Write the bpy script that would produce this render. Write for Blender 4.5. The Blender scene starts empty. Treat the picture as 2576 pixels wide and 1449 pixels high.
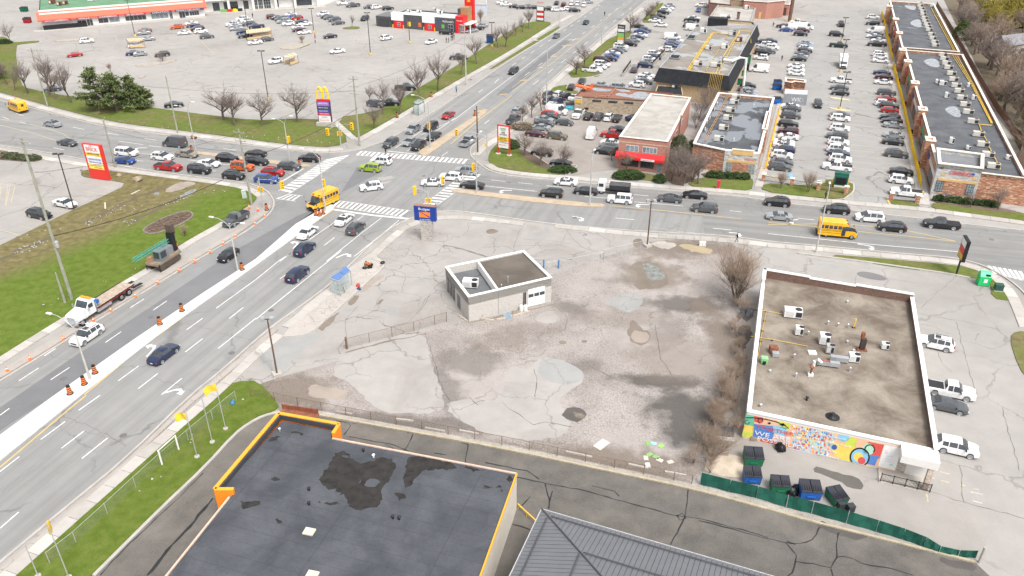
import bpy,bmesh,math,random
from mathutils import Vector,Matrix
random.seed(7)
R=math.radians
SC=bpy.context.scene
COL=SC.collection
# -- camera
H=59.5
FPX,CXP,CYP=2000.0,1288.0,724.5
PITCH=math.atan(1134.0/FPX)
cd=bpy.data.cameras.new('camera');cam=bpy.data.objects.new('camera',cd);COL.objects.link(cam)
cam.location=(0,0,H);cam.rotation_euler=(math.pi/2-PITCH,0,0)
cd.sensor_width=36;cd.lens=FPX/2576*36;cd.clip_start=1;cd.clip_end=3000
SC.camera=cam
# -- sky, sun, exposure
SUN_EL,SUN_AZ=R(58),R(150)
w=bpy.data.worlds.new('World');SC.world=w;w.use_nodes=True
nt=w.node_tree;bg=nt.nodes['Background']
sk=nt.nodes.new('ShaderNodeTexSky');sk.sky_type='NISHITA';sk.sun_disc=False
sk.sun_elevation=SUN_EL;sk.sun_rotation=SUN_AZ;sk.air_density=1.0;sk.dust_density=4.0;sk.ozone_density=0.6
hs=nt.nodes.new('ShaderNodeHueSaturation');hs.inputs['Saturation'].default_value=0.1
nt.links.new(sk.outputs[0],hs.inputs['Color']);nt.links.new(hs.outputs[0],bg.inputs[0]);bg.inputs[1].default_value=0.15
sl=bpy.data.lights.new('sun','SUN');sun=bpy.data.objects.new('sun',sl);COL.objects.link(sun)
sl.energy=1.5;sl.angle=R(22);sl.color=(1.0,0.97,0.93)
sd=Vector((math.sin(SUN_AZ)*math.cos(SUN_EL),math.cos(SUN_AZ)*math.cos(SUN_EL),math.sin(SUN_EL)))
sun.rotation_euler=sd.to_track_quat('Z','Y').to_euler();sun.location=(0,0,200)
SC.view_settings.view_transform='Standard';SC.view_settings.look='None'
SC.view_settings.exposure=0.78;SC.view_settings.gamma=1.0;SC.view_settings.use_curve_mapping=False
SC.render.engine='CYCLES';SC.cycles.use_denoising=True;SC.cycles.max_bounces=5
SC.cycles.diffuse_bounces=3;SC.cycles.glossy_bounces=2;SC.cycles.transmission_bounces=3;SC.cycles.transparent_max_bounces=6
# -- pixel -> ground point
TILE=dict(a1=(0,0,.25),a2=(644,0,.25),a3=(1288,0,.25),a4=(1932,0,.25),b1=(0,295.2,.25),b2=(603.8,295.2,.25),b3=(1220.9,295.2,.25),b4=(1932,295.2,.25),c1=(0,630.6,.25),c2=(644,630.6,.25),c3=(1288,603.75,.25),c4=(1932,630.6,.25),d1=(0,992.8,.3148),d2=(644,992.8,.3148),d3=(1288,992.8,.3148),d4=(1757.5,992.8,.3177),e1=(1717.3,201.2,.125),e2=(1717.3,335.4,.125),e3=(1610,0,.125),e4=(1328.2,154.3,.125),e5=(2186.9,375.7,.125),e6=(536.7,0,.125),D=(0,0,1))
CP,SP=math.cos(PITCH),math.sin(PITCH)
def W(t,x,y,z=0.0):
 ox,oy,s=TILE[t]
 u=(ox+x*s-CXP)/FPX;v=(CYP-oy-y*s)/FPX
 k=(H-z)/(SP-v*CP)
 return Vector((u*k,(CP+v*SP)*k,z))
def WL(t,pts,z=0.0):return[W(t,x,y,z)for x,y in pts]
def mix(a,b,f):return a+(b-a)*f
E1=Vector((math.sin(R(19.8)),math.cos(R(19.8)),0));E2=Vector((E1.y,-E1.x,0))
# -- materials
MATS={}
def new_mat(name):
 m=bpy.data.materials.new(name);m.use_nodes=True
 n=m.node_tree.nodes;l=m.node_tree.links
 return m,n,l,n['Principled BSDF']
def nd(n,t,**kw):
 x=n.new(t)
 for k,v in kw.items():
  if k in x.inputs:x.inputs[k].default_value=v
  else:setattr(x,k,v)
 return x
def c4(c):return(c[0],c[1],c[2],1)
def mixc(n,l,fac,a,b,typ='MIX'):
 x=n.new('ShaderNodeMix');x.data_type='RGBA';x.blend_type=typ
 for i,v in((0,fac),(6,a),(7,b)):
  if hasattr(v,'is_linked')or hasattr(v,'links'):l.new(v,x.inputs[i])
  elif i==0:x.inputs[0].default_value=v
  else:x.inputs[i].default_value=c4(v)
 return x.outputs[2]
def ramp(n,l,src,lo,hi):
 x=n.new('ShaderNodeMapRange');x.inputs[1].default_value=lo;x.inputs[2].default_value=hi
 l.new(src,x.inputs[0]);return x.outputs[0]
def math_(n,l,op,a,b=None):
 x=n.new('ShaderNodeMath');x.operation=op
 for i,v in enumerate((a,b)):
  if v is None:continue
  if hasattr(v,'links'):l.new(v,x.inputs[i])
  else:x.inputs[i].default_value=v
 return x.outputs[0]
def wpos(n):return n.new('ShaderNodeNewGeometry').outputs['Position']
def noise(n,l,vec,scale,detail=3,rough=.55,dist=0):
 x=nd(n,'ShaderNodeTexNoise',Scale=scale,Detail=detail,Roughness=rough,Distortion=dist)
 l.new(vec,x.inputs['Vector']);return x.outputs['Fac']
def mat(name,c,rough=.75,var=.12,scale=1.2,fine=9.0,metal=0.0,spec=.3,c2=None,bump=0.0,emit=None):
 if name in MATS:return MATS[name]
 m,n,l,b=new_mat(name)
 p=wpos(n)
 a=noise(n,l,p,scale);f=noise(n,l,p,fine,2)
 t=math_(n,l,'ADD',math_(n,l,'MULTIPLY',a,.65),math_(n,l,'MULTIPLY',f,.35))
 t=ramp(n,l,t,.32,.68)
 lo=c2 or tuple(max(0,v*(1-1.6*var))for v in c);hi=tuple(v*(1+var)for v in c)
 l.new(mixc(n,l,t,lo,hi),b.inputs['Base Color'])
 b.inputs['Roughness'].default_value=rough;b.inputs['Metallic'].default_value=metal
 b.inputs['Specular IOR Level'].default_value=spec
 if bump:
  bp=nd(n,'ShaderNodeBump',Strength=bump,Distance=.05);l.new(f,bp.inputs['Height']);l.new(bp.outputs[0],b.inputs['Normal'])
 if emit:b.inputs['Emission Color'].default_value=c4(emit[0]);b.inputs['Emission Strength'].default_value=emit[1]
 MATS[name]=m;return m
def asphalt(name,base,dark=.7,stain=(.12,.10,.09),stain_amt=.25,crack=.35,cscale=.16,gator=0.0,gmask=(.45,.6),stain_scale=.05,rough=.88,light=None,sw=(.5,.75),blobs=(),streak=None):
 m,n,l,b=new_mat(name)
 p=wpos(n)
 big=noise(n,l,p,.035,4);mid=noise(n,l,p,.35,4,.6);fin=noise(n,l,p,6.0,2)
 t=math_(n,l,'ADD',math_(n,l,'MULTIPLY',big,.45),math_(n,l,'ADD',math_(n,l,'MULTIPLY',mid,.35),math_(n,l,'MULTIPLY',fin,.2)))
 col=mixc(n,l,ramp(n,l,t,.34,.66),tuple(v*dark for v in base),light or tuple(v*1.14 for v in base))
 st=noise(n,l,p,stain_scale,6,.65,.6)
 col=mixc(n,l,math_(n,l,'MULTIPLY',ramp(n,l,st,sw[0],sw[1]),stain_amt),col,stain)
 if streak is not None:
  ms=nd(n,'ShaderNodeMapping');ms.inputs['Rotation'].default_value=(0,0,R(-streak));ms.inputs['Scale'].default_value=(.02,.75,1);vr=nd(n,'ShaderNodeVectorRotate',rotation_type='Z_AXIS');vr.inputs['Angle'].default_value=R(-streak);l.new(p,vr.inputs['Vector']);ms.inputs['Rotation'].default_value=(0,0,0);l.new(vr.outputs[0],ms.inputs['Vector'])
  col=mixc(n,l,math_(n,l,'MULTIPLY',ramp(n,l,noise(n,l,ms.outputs[0],1.0,3,.6),.42,.66),.5),col,tuple(v*.68 for v in base))
 for t_,bx,by,rx,ry,ba,bc,bs in blobs:
  mp=nd(n,'ShaderNodeMapping',vector_type='TEXTURE');mp.inputs['Location'].default_value=W(t_,bx,by);mp.inputs['Rotation'].default_value=(0,0,R(ba));mp.inputs['Scale'].default_value=(rx,ry,1);l.new(p,mp.inputs['Vector'])
  ln=n.new('ShaderNodeVectorMath');ln.operation='LENGTH';l.new(mp.outputs[0],ln.inputs[0])
  k=math_(n,l,'ADD',ln.outputs['Value'],math_(n,l,'MULTIPLY',math_(n,l,'ADD',math_(n,l,'SUBTRACT',st,.5),math_(n,l,'SUBTRACT',mid,.5)),1.7))
  col=mixc(n,l,math_(n,l,'MULTIPLY',ramp(n,l,k,1.15,.55),bs),col,bc)
 off=nd(n,'ShaderNodeTexNoise',Scale=.5,Detail=4);l.new(p,off.inputs['Vector'])
 va=n.new('ShaderNodeVectorMath');va.operation='MULTIPLY_ADD';l.new(off.outputs['Color'],va.inputs[0]);va.inputs[1].default_value=(3.2,3.2,0);l.new(p,va.inputs[2])
 vo=nd(n,'ShaderNodeTexVoronoi',Scale=cscale,feature='DISTANCE_TO_EDGE');l.new(va.outputs[0],vo.inputs['Vector'])
 k=math_(n,l,'MULTIPLY',ramp(n,l,vo.outputs['Distance'],.014,.003),crack)
 k=math_(n,l,'MULTIPLY',k,ramp(n,l,noise(n,l,p,.09,2),.42,.55))
 col=mixc(n,l,k,col,(.05,.047,.045))
 if gator:
  o2=n.new('ShaderNodeVectorMath');o2.operation='MULTIPLY_ADD';l.new(off.outputs['Color'],o2.inputs[0]);o2.inputs[1].default_value=(.5,.5,0);l.new(p,o2.inputs[2])
  v2=nd(n,'ShaderNodeTexVoronoi',Scale=2.6,feature='DISTANCE_TO_EDGE');l.new(o2.outputs[0],v2.inputs['Vector'])
  g=math_(n,l,'MULTIPLY',ramp(n,l,v2.outputs['Distance'],.10,.02),ramp(n,l,noise(n,l,p,.07,5,.6),gmask[0],gmask[1]))
  col=mixc(n,l,math_(n,l,'MULTIPLY',g,gator),col,(.085,.07,.062))
 l.new(col,b.inputs['Base Color']);b.inputs['Roughness'].default_value=rough;b.inputs['Specular IOR Level'].default_value=.25
 bp=nd(n,'ShaderNodeBump',Strength=.25,Distance=.03);l.new(fin,bp.inputs['Height']);l.new(bp.outputs[0],b.inputs['Normal'])
 MATS[name]=m;return m
def grassmat(name,g1,g2,dry,dry_lo=.5,dry_hi=.7,line=None):
 m,n,l,b=new_mat(name)
 p=wpos(n)
 col=mixc(n,l,ramp(n,l,noise(n,l,p,.8,5,.65),.35,.65),g1,g2)
 f=noise(n,l,p,7,2);col=mixc(n,l,math_(n,l,'MULTIPLY',ramp(n,l,f,.55,.8),.45),col,tuple(v*.45 for v in g1))
 dn=noise(n,l,p,.12,5,.6)
 if line:
  dot=n.new('ShaderNodeVectorMath');dot.operation='DOT_PRODUCT';l.new(p,dot.inputs[0]);dot.inputs[1].default_value=line[1]
  s=math_(n,l,'SUBTRACT',dot.outputs['Value'],line[0].dot(line[1]))
  s=math_(n,l,'ADD',s,math_(n,l,'MULTIPLY',math_(n,l,'SUBTRACT',dn,.5),9.0))
  k=ramp(n,l,s,line[2],line[3])
 else:k=ramp(n,l,dn,dry_lo,dry_hi)
 dr=mixc(n,l,ramp(n,l,noise(n,l,p,.9,4),.35,.65),dry,tuple(v*.62 for v in dry))
 col=mixc(n,l,k,col,dr)
 l.new(col,b.inputs['Base Color']);b.inputs['Roughness'].default_value=.95;b.inputs['Specular IOR Level'].default_value=.1
 bp=nd(n,'ShaderNodeBump',Strength=.6,Distance=.08);l.new(f,bp.inputs['Height']);l.new(bp.outputs[0],b.inputs['Normal'])
 MATS[name]=m;return m
def stonemat(name,c1,c2,c3,sx=1.0,sz=4.0,mortar=(.3,.25,.22)):
 m,n,l,b=new_mat(name)
 p=wpos(n);mp=nd(n,'ShaderNodeMapping');mp.inputs['Scale'].default_value=(sx,sx,sz);l.new(p,mp.inputs['Vector'])
 vo=nd(n,'ShaderNodeTexVoronoi',Scale=1.0);l.new(mp.outputs[0],vo.inputs['Vector'])
 sp=n.new('ShaderNodeSeparateColor');l.new(vo.outputs['Color'],sp.inputs[0])
 col=mixc(n,l,ramp(n,l,sp.outputs[0],.1,.8),c1,c2);col=mixc(n,l,ramp(n,l,sp.outputs[1],.72,.85),col,c3)
 ve=nd(n,'ShaderNodeTexVoronoi',Scale=1.0,feature='DISTANCE_TO_EDGE');l.new(mp.outputs[0],ve.inputs['Vector'])
 col=mixc(n,l,math_(n,l,'MULTIPLY',ramp(n,l,ve.outputs['Distance'],.07,.02),.6),col,mortar)
 l.new(col,b.inputs['Base Color']);b.inputs['Roughness'].default_value=.9
 bp=nd(n,'ShaderNodeBump',Strength=.5,Distance=.04);l.new(ve.outputs['Distance'],bp.inputs['Height']);l.new(bp.outputs[0],b.inputs['Normal'])
 MATS[name]=m;return m
def roofmat(name,base,hi,seams=1.0,pool=0.0,poolcol=(.02,.02,.022),gravel=0.0,ang=0.0,sp=1.0,pscale=.13,plo=.56):
 m,n,l,b=new_mat(name)
 p=wpos(n)
 col=mixc(n,l,ramp(n,l,noise(n,l,p,.22,5,.65,.4),.36,.64),base,hi)
 col=mixc(n,l,math_(n,l,'MULTIPLY',ramp(n,l,noise(n,l,p,5,2),.5,.75),.3),col,tuple(v*.6 for v in base))
 if seams:
  mp=nd(n,'ShaderNodeMapping');mp.inputs['Rotation'].default_value=(0,0,ang);l.new(p,mp.inputs['Vector'])
  sx=n.new('ShaderNodeSeparateXYZ');l.new(mp.outputs[0],sx.inputs[0])
  fr=math_(n,l,'FRACT',math_(n,l,'DIVIDE',sx.outputs[0],sp))
  col=mixc(n,l,math_(n,l,'MULTIPLY',ramp(n,l,fr,.05,.02),.45*seams),col,tuple(v*.45 for v in base))
  fr2=math_(n,l,'FRACT',math_(n,l,'DIVIDE',sx.outputs[1],sp*7.3))
  col=mixc(n,l,math_(n,l,'MULTIPLY',ramp(n,l,fr2,.012,.004),.45*seams),col,tuple(v*.45 for v in base))
 rg=.82
 if pool:
  ps=nd(n,'ShaderNodeTexNoise',Scale=pscale,Detail=5,Roughness=.55,Distortion=.3);l.new(p,ps.inputs['Vector'])
  k=ramp(n,l,ps.outputs['Fac'],plo,plo+.015)
  col=mixc(n,l,math_(n,l,'MULTIPLY',k,pool),col,poolcol)
  r=n.new('ShaderNodeMapRange');r.inputs[3].default_value=.85;r.inputs[4].default_value=.06;l.new(k,r.inputs[0]);l.new(r.outputs[0],b.inputs['Roughness'])
 else:b.inputs['Roughness'].default_value=rg
 l.new(col,b.inputs['Base Color']);b.inputs['Specular IOR Level'].default_value=.4
 MATS[name]=m;return m
def glassy(name,c,rough=.08,spec=.6,metal=0.0):
 if name in MATS:return MATS[name]
 m,n,l,b=new_mat(name)
 l.new(mixc(n,l,ramp(n,l,noise(n,l,wpos(n),1.3,3),.3,.7),tuple(v*.6 for v in c),tuple(v*1.3 for v in c)),b.inputs['Base Color'])
 b.inputs['Roughness'].default_value=rough;b.inputs['Specular IOR Level'].default_value=spec;b.inputs['Metallic'].default_value=metal
 MATS[name]=m;return m
def carpaint(name,c,metal=.25):
 m,n,l,b=new_mat(name)
 l.new(mixc(n,l,ramp(n,l,noise(n,l,wpos(n),1.7,3),.3,.75),tuple(v*.86 for v in c),tuple(min(1,v*1.08)for v in c)),b.inputs['Base Color'])
 b.inputs['Roughness'].default_value=.28;b.inputs['Metallic'].default_value=metal;b.inputs['Specular IOR Level'].default_value=.45
 b.inputs['Coat Weight'].default_value=.6;b.inputs['Coat Roughness'].default_value=.05
 MATS[name]=m;return m
 # -- mesh helpers
ORG={}
def link(o,parent=None):
 COL.objects.link(o)
 if parent is not None:o.parent=parent
 return o
def tag(o,label=None,cat=None,group=None,kind=None):
 if label:o['label']=label
 if cat:o['category']=cat
 if group:o['group']=group
 if kind:o['kind']=kind
 return o
def org(o):return ORG.get(o.name,Vector((0,0,0)))if o else Vector((0,0,0))
def thing(name,loc,label,cat,group=None,kind=None):
 o=bpy.data.objects.new(name,None);o.empty_display_size=.5;o.location=loc;link(o)
 ORG[o.name]=Vector(loc);return tag(o,label,cat,group,kind)
def obj(name,vf,m,parent=None,smooth=False,org_=None,base=None):
 v,f=vf[0],vf[1]
 if parent is not None:o0=org(parent)
 else:o0=base if base is not None else Vector((0,0,0))
 me=bpy.data.meshes.new(name);me.from_pydata([tuple(Vector(x)-o0)for x in v],[],f)
 for mm in(m if isinstance(m,(list,tuple))else[m]):me.materials.append(mm)
 if len(vf)>2 and vf[2]:me.polygons.foreach_set('material_index',vf[2])
 if smooth:
  me.polygons.foreach_set('use_smooth',[True]*len(me.polygons))
  if smooth is not True:me.set_sharp_from_angle(angle=R(smooth))
 me.update()
 o=bpy.data.objects.new(name,me);link(o,parent)
 if parent is None:o.location=o0
 ORG[o.name]=o0;return o
def join(*parts):
 V,F,M=[],[],[]
 for p in parts:
  k=len(V);V+=list(p[0]);F+=[tuple(i+k for i in f)for f in p[1]]
  M+=list(p[2])if len(p)>2 and p[2]else[0]*len(p[1])
 return V,F,M
def mi(vf,i):return vf[0],vf[1],[i]*len(vf[1])
def prism(pts,z0,z1,cap=True,bottom=False):
 n=len(pts);a=sum(pts[i].x*pts[(i+1)%n].y-pts[(i+1)%n].x*pts[i].y for i in range(n))
 if a<0:pts=pts[::-1]
 V=[Vector((p.x,p.y,z0))for p in pts]+[Vector((p.x,p.y,z1))for p in pts]
 F=[(i,(i+1)%n,n+(i+1)%n,n+i)for i in range(n)]
 if cap:F.append(tuple(range(n,2*n)))
 if bottom:F.append(tuple(range(n-1,-1,-1)))
 return V,F
def sheetvf(pts,z):
 n=len(pts);a=sum(pts[i].x*pts[(i+1)%n].y-pts[(i+1)%n].x*pts[i].y for i in range(n))
 if a<0:pts=pts[::-1]
 return[Vector((p.x,p.y,z))for p in pts],[tuple(range(n))]
def boxvf(c,s,ang=0.0,z0=None):
 ca,sa=math.cos(ang),math.sin(ang);V=[]
 for dz in(-.5,.5):
  for dx,dy in((-.5,-.5),(.5,-.5),(.5,.5),(-.5,.5)):
   x,y=dx*s[0],dy*s[1];z=(z0+(dz+.5)*s[2])if z0 is not None else c[2]+dz*s[2]
   V.append(Vector((c[0]+x*ca-y*sa,c[1]+x*sa+y*ca,z)))
 return V,[(3,2,1,0),(4,5,6,7),(0,1,5,4),(1,2,6,5),(2,3,7,6),(3,0,4,7)]
def tubevf(path,r,n=6,cap=True):
 V,F=[],[];path=[Vector(p)for p in path]
 rs=r if isinstance(r,(list,tuple))else[r]*len(path)
 for i,p in enumerate(path):
  d=(path[min(i+1,len(path)-1)]-path[max(i-1,0)]).normalized()
  u=d.cross(Vector((0,0,1))if abs(d.z)<.95 else Vector((1,0,0))).normalized();v=d.cross(u)
  for k in range(n):
   a=2*math.pi*k/n;V.append(p+(u*math.cos(a)+v*math.sin(a))*rs[i])
 for i in range(len(path)-1):
  for k in range(n):
   a,b=i*n+k,i*n+(k+1)%n;F.append((a,a+n,b+n,b))
 if cap:F.append(tuple(range(n)));F.append(tuple(range((len(path))*n-1,(len(path)-1)*n-1,-1)))
 return V,F
def lathe(c,prof,n=12):
 V,F=[],[]
 for r,z in prof:
  for k in range(n):
   a=2*math.pi*k/n;V.append(Vector((c[0]+r*math.cos(a),c[1]+r*math.sin(a),c[2]+z)))
 for i in range(len(prof)-1):
  for k in range(n):
   a,b=i*n+k,i*n+(k+1)%n;F.append((a,b,b+n,a+n))
 F.append(tuple(range(n-1,-1,-1)));F.append(tuple(range((len(prof)-1)*n,len(prof)*n)))
 return V,F
def ribbonvf(path,w,z=None):
 V,F=[],[];n=len(path)
 for i,p in enumerate(path):
  d=path[min(i+1,n-1)]-path[max(i-1,0)];d.z=0;d.normalize()
  s=Vector((-d.y,d.x,0))*((w[i]if isinstance(w,(list,tuple))else w)/2);q=Vector((p.x,p.y,p.z if z is None else z))
  V+=[q-s,q+s]
 for i in range(n-1):F.append((2*i,2*i+2,2*i+3,2*i+1))
 F=[f if True else f for f in F]
 return V,[tuple(reversed(f))if((V[f[1]]-V[f[0]]).cross(V[f[2]]-V[f[1]])).z<0 else f for f in F]
def kerbvf(path,w,z0,z1):
 V,F=[],[];n=len(path)
 for i,p in enumerate(path):
  d=path[min(i+1,n-1)]-path[max(i-1,0)];d.z=0;d.normalize();s=Vector((-d.y,d.x,0))*w/2
  a,b=Vector((p.x,p.y,0))-s,Vector((p.x,p.y,0))+s
  for q,z in((a,z0),(b,z0),(b,z1),(a,z1)):V.append(Vector((q.x,q.y,z)))
 for i in range(n-1):
  for k in range(4):F.append((4*i+k,4*i+(k+1)%4,4*i+4+(k+1)%4,4*i+4+k))
 F+=[(0,3,2,1),(4*n-4,4*n-3,4*n-2,4*n-1)]
 return V,F
def smooth_path(p,it=2,closed=False):
 for _ in range(it):
  q=[];n=len(p)
  for i in range(n if closed else n-1):
   a,b=p[i],p[(i+1)%n];q+=[a+(b-a)*.25,a+(b-a)*.75]
  p=q if closed else[p[0]]+q+[p[-1]]
 return p
def resample(path,step):
 out=[path[0]];need=step
 for a,b in zip(path,path[1:]):
  d=(b-a).length;t=0
  while d-t>=need:
   t+=need;out.append(a+(b-a)*(t/d));need=step
  need-=d-t
 return out
def wobble(pts,amp,step=.6,seed=0):
 rnd=random.Random(seed);p=resample(list(pts)+[pts[0]],step)
 return[q+Vector((rnd.uniform(-amp,amp),rnd.uniform(-amp,amp),0))for q in p]
def text(s,p0,udir,height,m,parent,normal=None,up=None,name='lettering',width=None,flat=False):
 cu=bpy.data.curves.new('t','FONT');cu.body=s;cu.size=1.0;cu.extrude=.01
 o=bpy.data.objects.new("t",cu)
 me=bpy.data.meshes.new_from_object(o);bpy.data.objects.remove(o)
 xs=[v.co.x for v in me.vertices]or[0,1];ys=[v.co.y for v in me.vertices]or[0,1]
 x0,x1,y0,y1=min(xs),max(xs),min(ys),max(ys);sy=height/max(.01,y1-y0);sx=sy if width is None else width/max(.01,x1-x0)
 U=Vector(udir).normalized();UP=Vector(up)if up is not None else Vector((0,0,1));N=U.cross(UP)
 V=[Vector(p0)+U*((v.co.x-x0)*sx)+UP*((v.co.y-y0)*sy)+N*(v.co.z+.01)for v in me.vertices]
 F=[tuple(p.vertices)for p in me.polygons];bpy.data.meshes.remove(me)
 return obj(name,(V,F),m,parent)
def copy_tree(o,parent=None,mats=None):
 c=o.copy();COL.objects.link(c)
 if parent is not None:c.parent=parent
 for ch in o.children:copy_tree(ch,c)
 return c
ORDW=['first','second','third','fourth','fifth','sixth','seventh','eighth','ninth','tenth','eleventh','twelfth','thirteenth','fourteenth','fifteenth','sixteenth','seventeenth','eighteenth','nineteenth','twentieth','twenty-first','twenty-second','twenty-third','twenty-fourth','twenty-fifth','twenty-sixth','twenty-seventh','twenty-eighth','twenty-ninth','thirtieth']
# -- ground materials
M_ROAD=asphalt('road_asphalt',(.252,.248,.242),.88,(.17,.17,.17),.3,.35,.07,stain_scale=.06,streak=71)
M_ROADW=asphalt('street_asphalt',(.248,.244,.238),.88,(.17,.17,.17),.3,.35,.07,stain_scale=.06,streak=-13)
M_ROADD=asphalt('new_asphalt',(.165,.165,.17),.85,(.11,.11,.11),.3,.1)
M_ROADM=asphalt('mid_asphalt',(.225,.225,.225),.85,(.14,.14,.14),.3,.3)
M_ROADE=asphalt('east_asphalt',(.228,.224,.218),.85,(.15,.15,.15),.3,.3,streak=-13)
M_LOT=asphalt('lot_asphalt',(.32,.302,.285),.85,(.19,.17,.155),.4,.3,.075,stain_scale=.045,gator=.0)
M_FRONT=asphalt('forecourt_asphalt',(.325,.305,.287),.86,(.20,.17,.15),.5,.55,.15,stain_scale=.10,gator=.35,gmask=(.54,.66))
M_BACK=asphalt('broken_asphalt',(.35,.318,.297),.84,(.20,.17,.152),.7,.3,.2,gator=.42,gmask=(.36,.52),stain_scale=.07,sw=(.44,.70),blobs=[('D',1745,765,8,2.2,0,(.10,.088,.08),0.81),('D',1735,1045,5,7,15,(.07,.065,.06),0.86),('D',1640,958,6.5,1.5,-8,(.09,.08,.072),0.90),('D',1165,905,5,3.4,0,(.10,.088,.08),0.51),('D',1265,860,5,2.5,0,(.175,.142,.115),0.51),('D',1440,775,3.5,2.4,-30,(.10,.088,.08),0.56),('D',1520,1160,12,2.6,-8,(.175,.142,.115),0.86),('D',1010,1060,13,1.6,-8,(.10,.088,.08),0.61),('D',720,985,7,4,0,(.175,.142,.115),0.86),('D',1730,625,9,4,0,(.175,.142,.115),0.86),('D',1630,690,5,4.5,0,(.175,.142,.115),0.75),('D',1850,880,2.5,17,8,(.175,.142,.115),0.86),('D',1480,920,3,2,0,(.10,.088,.08),0.51),('D',1690,830,2.5,6,-35,(.10,.088,.08),0.35),('D',1120,985,2.2,6,20,(.10,.088,.08),0.45),('D',1700,900,7,6,0,(.20,.165,.14),.5),('D',1560,800,8,3,0,(.20,.168,.145),.45),('D',1330,830,6,2,0,(.19,.16,.14),.5)])
M_PATCH=asphalt('smooth_patch',(.345,.325,.306),.84,(.24,.215,.198),.75,.4,.12,stain_scale=.12)
M_PATCHG=asphalt('grey_patch',(.295,.292,.285),.88,(.22,.21,.2),.5,.3,.12,stain_scale=.12)
M_DIRT=asphalt('dirt',(.215,.18,.148),.75,(.12,.10,.085),.6,.0,stain_scale=.3)
M_DIRTL=asphalt('pale_dirt',(.32,.275,.235),.8,(.2,.165,.14),.6,.0,stain_scale=.3)
M_WET=asphalt('wet_dirt',(.105,.095,.088),.7,(.06,.055,.05),.5,.0,stain_scale=.25,rough=.45)
M_LANE=asphalt('sealed_lane',(.118,.11,.10),.62,(.20,.178,.155),.75,.1,stain_scale=.16,light=(.185,.17,.153))
M_MULCH=asphalt('mulch',(.16,.115,.088),.6,(.09,.07,.055),.5,0,stain_scale=.6)
M_LITTER=asphalt('leaf_litter',(.15,.12,.085),.6,(.09,.09,.045),.6,0,stain_scale=.1)
M_SEAL=mat('crack_sealer',(.028,.028,.03),.6,.2)
M_CRACK=mat('crack_dark',(.13,.118,.108),.9,.3)  # dark grey-brown colour of the asphalt cracks themselves
M_CONC=mat('concrete',(.42,.39,.355),.9,.1,.5,8)
M_CONCN=mat('new_concrete',(.60,.592,.575),.9,.04,.5,8)
M_CONCB=mat('brick_paving',(.42,.335,.245),.9,.12,.6,10)
M_KERB=mat('kerb_concrete',(.41,.385,.355),.9,.12,.6,8)
M_WHITE=mat('white_marking',(.74,.74,.73),.7,.12,1.6,12,c2=(.48,.48,.47))
M_WORN=mat('worn_marking',(.58,.575,.56),.75,.18,2.2,14,c2=(.34,.335,.33))
M_YEL=mat('yellow_marking',(.62,.43,.10),.7,.12,1.6,12,c2=(.45,.34,.16))
M_YELW=mat('worn_yellow_marking',(.50,.40,.23),.8,.15,2,14,c2=(.36,.31,.24))
M_GRAV=asphalt('pale_gravel',(.40,.36,.31),.55,(.2,.18,.155),.4,0,stain_scale=1.5,light=(.5,.46,.41))
M_WATER=glassy('puddle_water',(.20,.205,.19),.05,.7)
M_WATERB=glassy('muddy_water',(.20,.165,.125),.12,.6)
ditch0=W('D',330,565);dd=(W('D',525,490)-W('D',175,640));dn_=Vector((-dd.y,dd.x,0)).normalized()
M_GFIELD=grassmat('field_grass',(.085,.128,.018),(.128,.17,.034),(.195,.165,.078),line=(ditch0,tuple(dn_),-3.5,3.5))
M_GRASS=grassmat('lawn_grass',(.095,.128,.024),(.135,.165,.045),(.19,.165,.075),.44,.66)
M_GRASSN=grassmat('near_lawn_grass',(.08,.12,.016),(.125,.16,.034),(.17,.155,.06),.62,.85)
M_GRASSD=grassmat('dry_lawn_grass',(.12,.135,.04),(.15,.165,.055),(.20,.165,.085),.45,.62)
def structure(name,vf,m):return tag(obj(name,vf,m),kind='structure')
D='D'
def dl(*pts):return[W('D',x,y)for x,y in pts]
# -- ground, road
structure('ground',([(-700,-60,-.05),(700,-60,-.05),(700,900,-.05),(-700,900,-.05)],[(0,1,2,3)]),M_LOT)
AE_S=dl((-90,1492),(0,1416),(157,1285),(315,1156),(478,996),(555,935),(644,856),(691,817),(764,766),(834,713),(879,668),(930,618),(974,580),(1014,557),(1060,541),(1110,531),(1160,532),(1221,540),(1371,562),(1486,573),(1621,583),(1771,590),(1865,598),(1932,608),(2052,618),(2177,630),(2282,640),(2382,647),(2432,656),(2475,669),(2519,692),(2557,718),(2590,752),(2640,830))
BN_E=dl((2760,600),(2576,580),(2417,563),(2322,551),(2232,541),(2142,530),(2067,521),(1982,513),(1865,495),(1783,488),(1656,478),(1583,472),(1504,465),(1396,454),(1288,444),(1243,435),(1219,423),(1196,405),(1182,388),(1186,368),(1209,353),(1248,328),(1285,306),(1316,280),(1363,225),(1414,178),(1438,155),(1500,105),(1550,62),(1600,22),(1680,-40))
AW_N=dl((1575,-45),(1508,8),(1438,58),(1408,75),(1288,148),(1176,225),(1079,290),(981,350),(936,366),(904,377),(854,384),(819,386),(779,384),(691,374),(604,363),(550,357),(475,347),(400,338),(300,325),(217,309),(175,297),(75,271),(0,254),(-90,234))
BS_W=dl((-90,352),(0,366),(100,381),(215,402),(295,417),(375,429),(457,441),(537,450),(604,458),(640,466),(669,478),(686,498),(691,515),(681,537),(641,568),(604,592),(512,645),(412,705),(265,794),(140,874),(0,959),(-90,1014))
road=structure('road',sheetvf(AE_S+[Vector((140,90,0))]+BN_E+AW_N+BS_W,.004),M_ROAD)
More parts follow.
